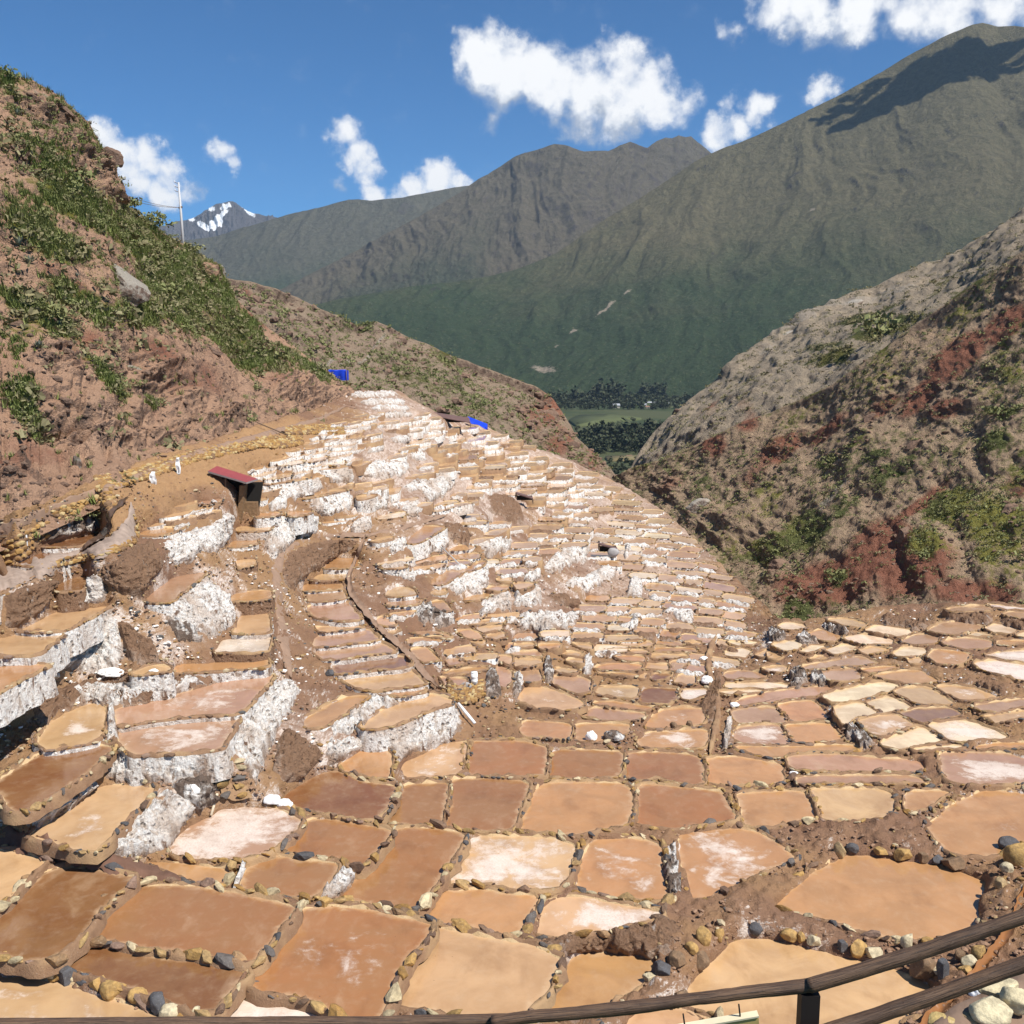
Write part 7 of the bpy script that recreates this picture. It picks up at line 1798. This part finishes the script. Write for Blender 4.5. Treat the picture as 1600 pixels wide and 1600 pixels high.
root = empty("handrail", (pp[0], pp[1], ground_near)); tag(root, "dark weathered log handrail across the bottom of the view", 'handrail')
log([(-200,1612,7.6),(0,1600,7.6),(400,1598,7.55),(790,1594,7.4)], .041, root, 1)
log([(770,1596,7.35),(1000,1572,7.15),(1278,1538,6.9)], .044, root, 2)
log([(1262,1541,6.9),(1450,1484,6.75),(1605,1430,6.6),(1700,1398,6.5)], .047, root, 3)
log([(1240,1628,6.85),(1340,1597,6.8),(1480,1549,6.7),(1605,1503,6.6),(1700,1470,6.5)], .050, root, 4)
block("post", np.array([pp[0] - .01, pp[1] + .02, ground_near - .3]), np.array([pp[0] - .01, pp[1] + .02, pp[2] - .02]), np.array([.125, .10, 1]), plain("black_iron_post", (.018, .014, .013), .5), root)
for (x, y, d_) in ((795, 1596, 7.4), (-150, 1612, 7.6), (1690, 1402, 6.5)):
    q = P3(x, y, d_); block("post", np.array([q[0], q[1] + .02, ground_near - .3]), q - [0, -.02, .02], np.array([.12, .10, 1]), MAT['dark'], root)
# sign board hung below the rail
MAT['board'] = plain("yellow_board", (.50, .36, .13), .7, .2, 12); MAT['board_edge'] = plain("pale_board_edge", (.66, .58, .40), .7)
def sign():
    d = 6.95; a, b = P3(1086, 1602.5, d), P3(1184, 1585.5, d); ux = (b - a); Lw = np.linalg.norm(ux); ux /= Lw
    fw = np.array([0, math.cos(.2), math.sin(.2)]); uz = np.cross(ux, fw); uz /= np.linalg.norm(uz); uz = uz if uz[2] > 0 else -uz; fw = np.cross(uz, ux)
    Hh = .24; L2 = .62; root2 = empty("warning_sign", tuple(b)); tag(root2, "yellow wooden sign hanging under the handrail, mostly below the frame", 'sign')
    M = Matrix(((ux[0], fw[0], uz[0]), (ux[1], fw[1], uz[1]), (ux[2], fw[2], uz[2]))); root2.rotation_euler = M.to_euler()
    V, Q = box_arr(L2, .03, Hh, (-L2 / 2, 0, -Hh / 2)); link("board", mesh_from("board", V, quads_to_list(Q), [MAT['board']], False), root2)
    V, Q = box_arr(L2 + .004, .05, .014, (-L2 / 2, 0, .0072)); link("top_edge", mesh_from("top_edge", V, quads_to_list(Q), [MAT['board_edge']], False), root2)
    fc = bpy.data.curves.new("lettering", 'FONT'); fc.body = "NO SUBIR"; fc.size = .105; fc.extrude = .002; fc.align_x = 'RIGHT'
    fc.materials.append(MAT['dark']); o = bpy.data.objects.new("lettering", fc)
    me_ = bpy.data.meshes.new_from_object(o); bpy.data.objects.remove(o); o = link('lettering', me_, root2)
    o.location = (-.105, -.019 if fw[1] > 0 else .019, -.113); o.rotation_euler = (math.pi / 2, 0, 0)
    for x in (-.12, -.5):
        V, Q = tube_arr([(x, 0, 0), (x, 0, .12)], .006, 6); link("hanger", mesh_from("hanger", V, quads_to_list(Q), [MAT['dark']]), root2)
sign()
# ledge beside the handrail with cream boulders
def ledge():
    g = np.array([(1500,1640,8.6),(1455,1602,8.9),(1490,1576,9.1),(1530,1556,9.3),(1570,1532,9.6),(1610,1508,9.9),(1720,1450,10.4)], float)
    a = resample(g, 40); V0 = at_z(a[:, 0], a[:, 1], np.full(40, -5.75)); rows = []
    for k in range(14):
        f = k / 13; q = V0 * (1 - .42 * f); q[:, 2] = -5.75 - .25 * f; q[:, 2] += .06 * fbm(q * 3, 4); rows.append(q)
    back = V0 + [0, .5, -1.2]; b2 = V0 + [0, 2.0, -6]
    V = np.concatenate([b2[None], back[None], np.array(rows)])
    o = link("viewpoint_path", mesh_from("viewpoint_path", V.reshape(-1, 3), grid_faces(16, 40)[:, ::-1].copy(), [plain("trodden_earth", (.23, .155, .11), .95, .3, 4, .04)])); o['kind'] = 'structure'
ledge()
def ledge_rock(px, py, wpx, hpx, z, col, label, s, dy=.9):
    P = at_z(np.array(px), np.array(py), np.array(z)); d = P[1]; w, h = wpx * d / F, hpx * d / F
    o = link("boulder", STONE_BIG[s], None, tuple(P)); o.scale = (w, w * dy, h * 1.15); o.color = (*col, 1); o.rotation_euler = (.15, -.1, .3); tag(o, label, 'boulder', 'boulders on the ledge by the handrail')
ledge_rock(1548, 1577, 74, 40, -5.68, (.72,.62,.40), "big cream boulder on the ledge below the handrail", 1)
ledge_rock(1592, 1560, 60, 40, -5.66, (.70,.60,.38), "cream boulder at the right edge below the handrail", 3)
ledge_rock(1560, 1546, 80, 22, -5.72, (.70,.60,.38), "long cream boulder behind the big one on the ledge", 5, .6)
ledge_rock(1476, 1600, 56, 22, -5.8, (.55,.40,.16), "ochre boulder at the bottom edge on the ledge", 2)
ledge_rock(1516, 1594, 34, 18, -5.78, (.46,.31,.16), "brown stone in front of the big cream boulder", 4)
lump("salt_heap", 1533, 1556, 40, 22, MAT['salt_heap'], "white crust lump on the end of the channel by the ledge", 'salt heap', 33, .35, 'heaps of harvested salt')
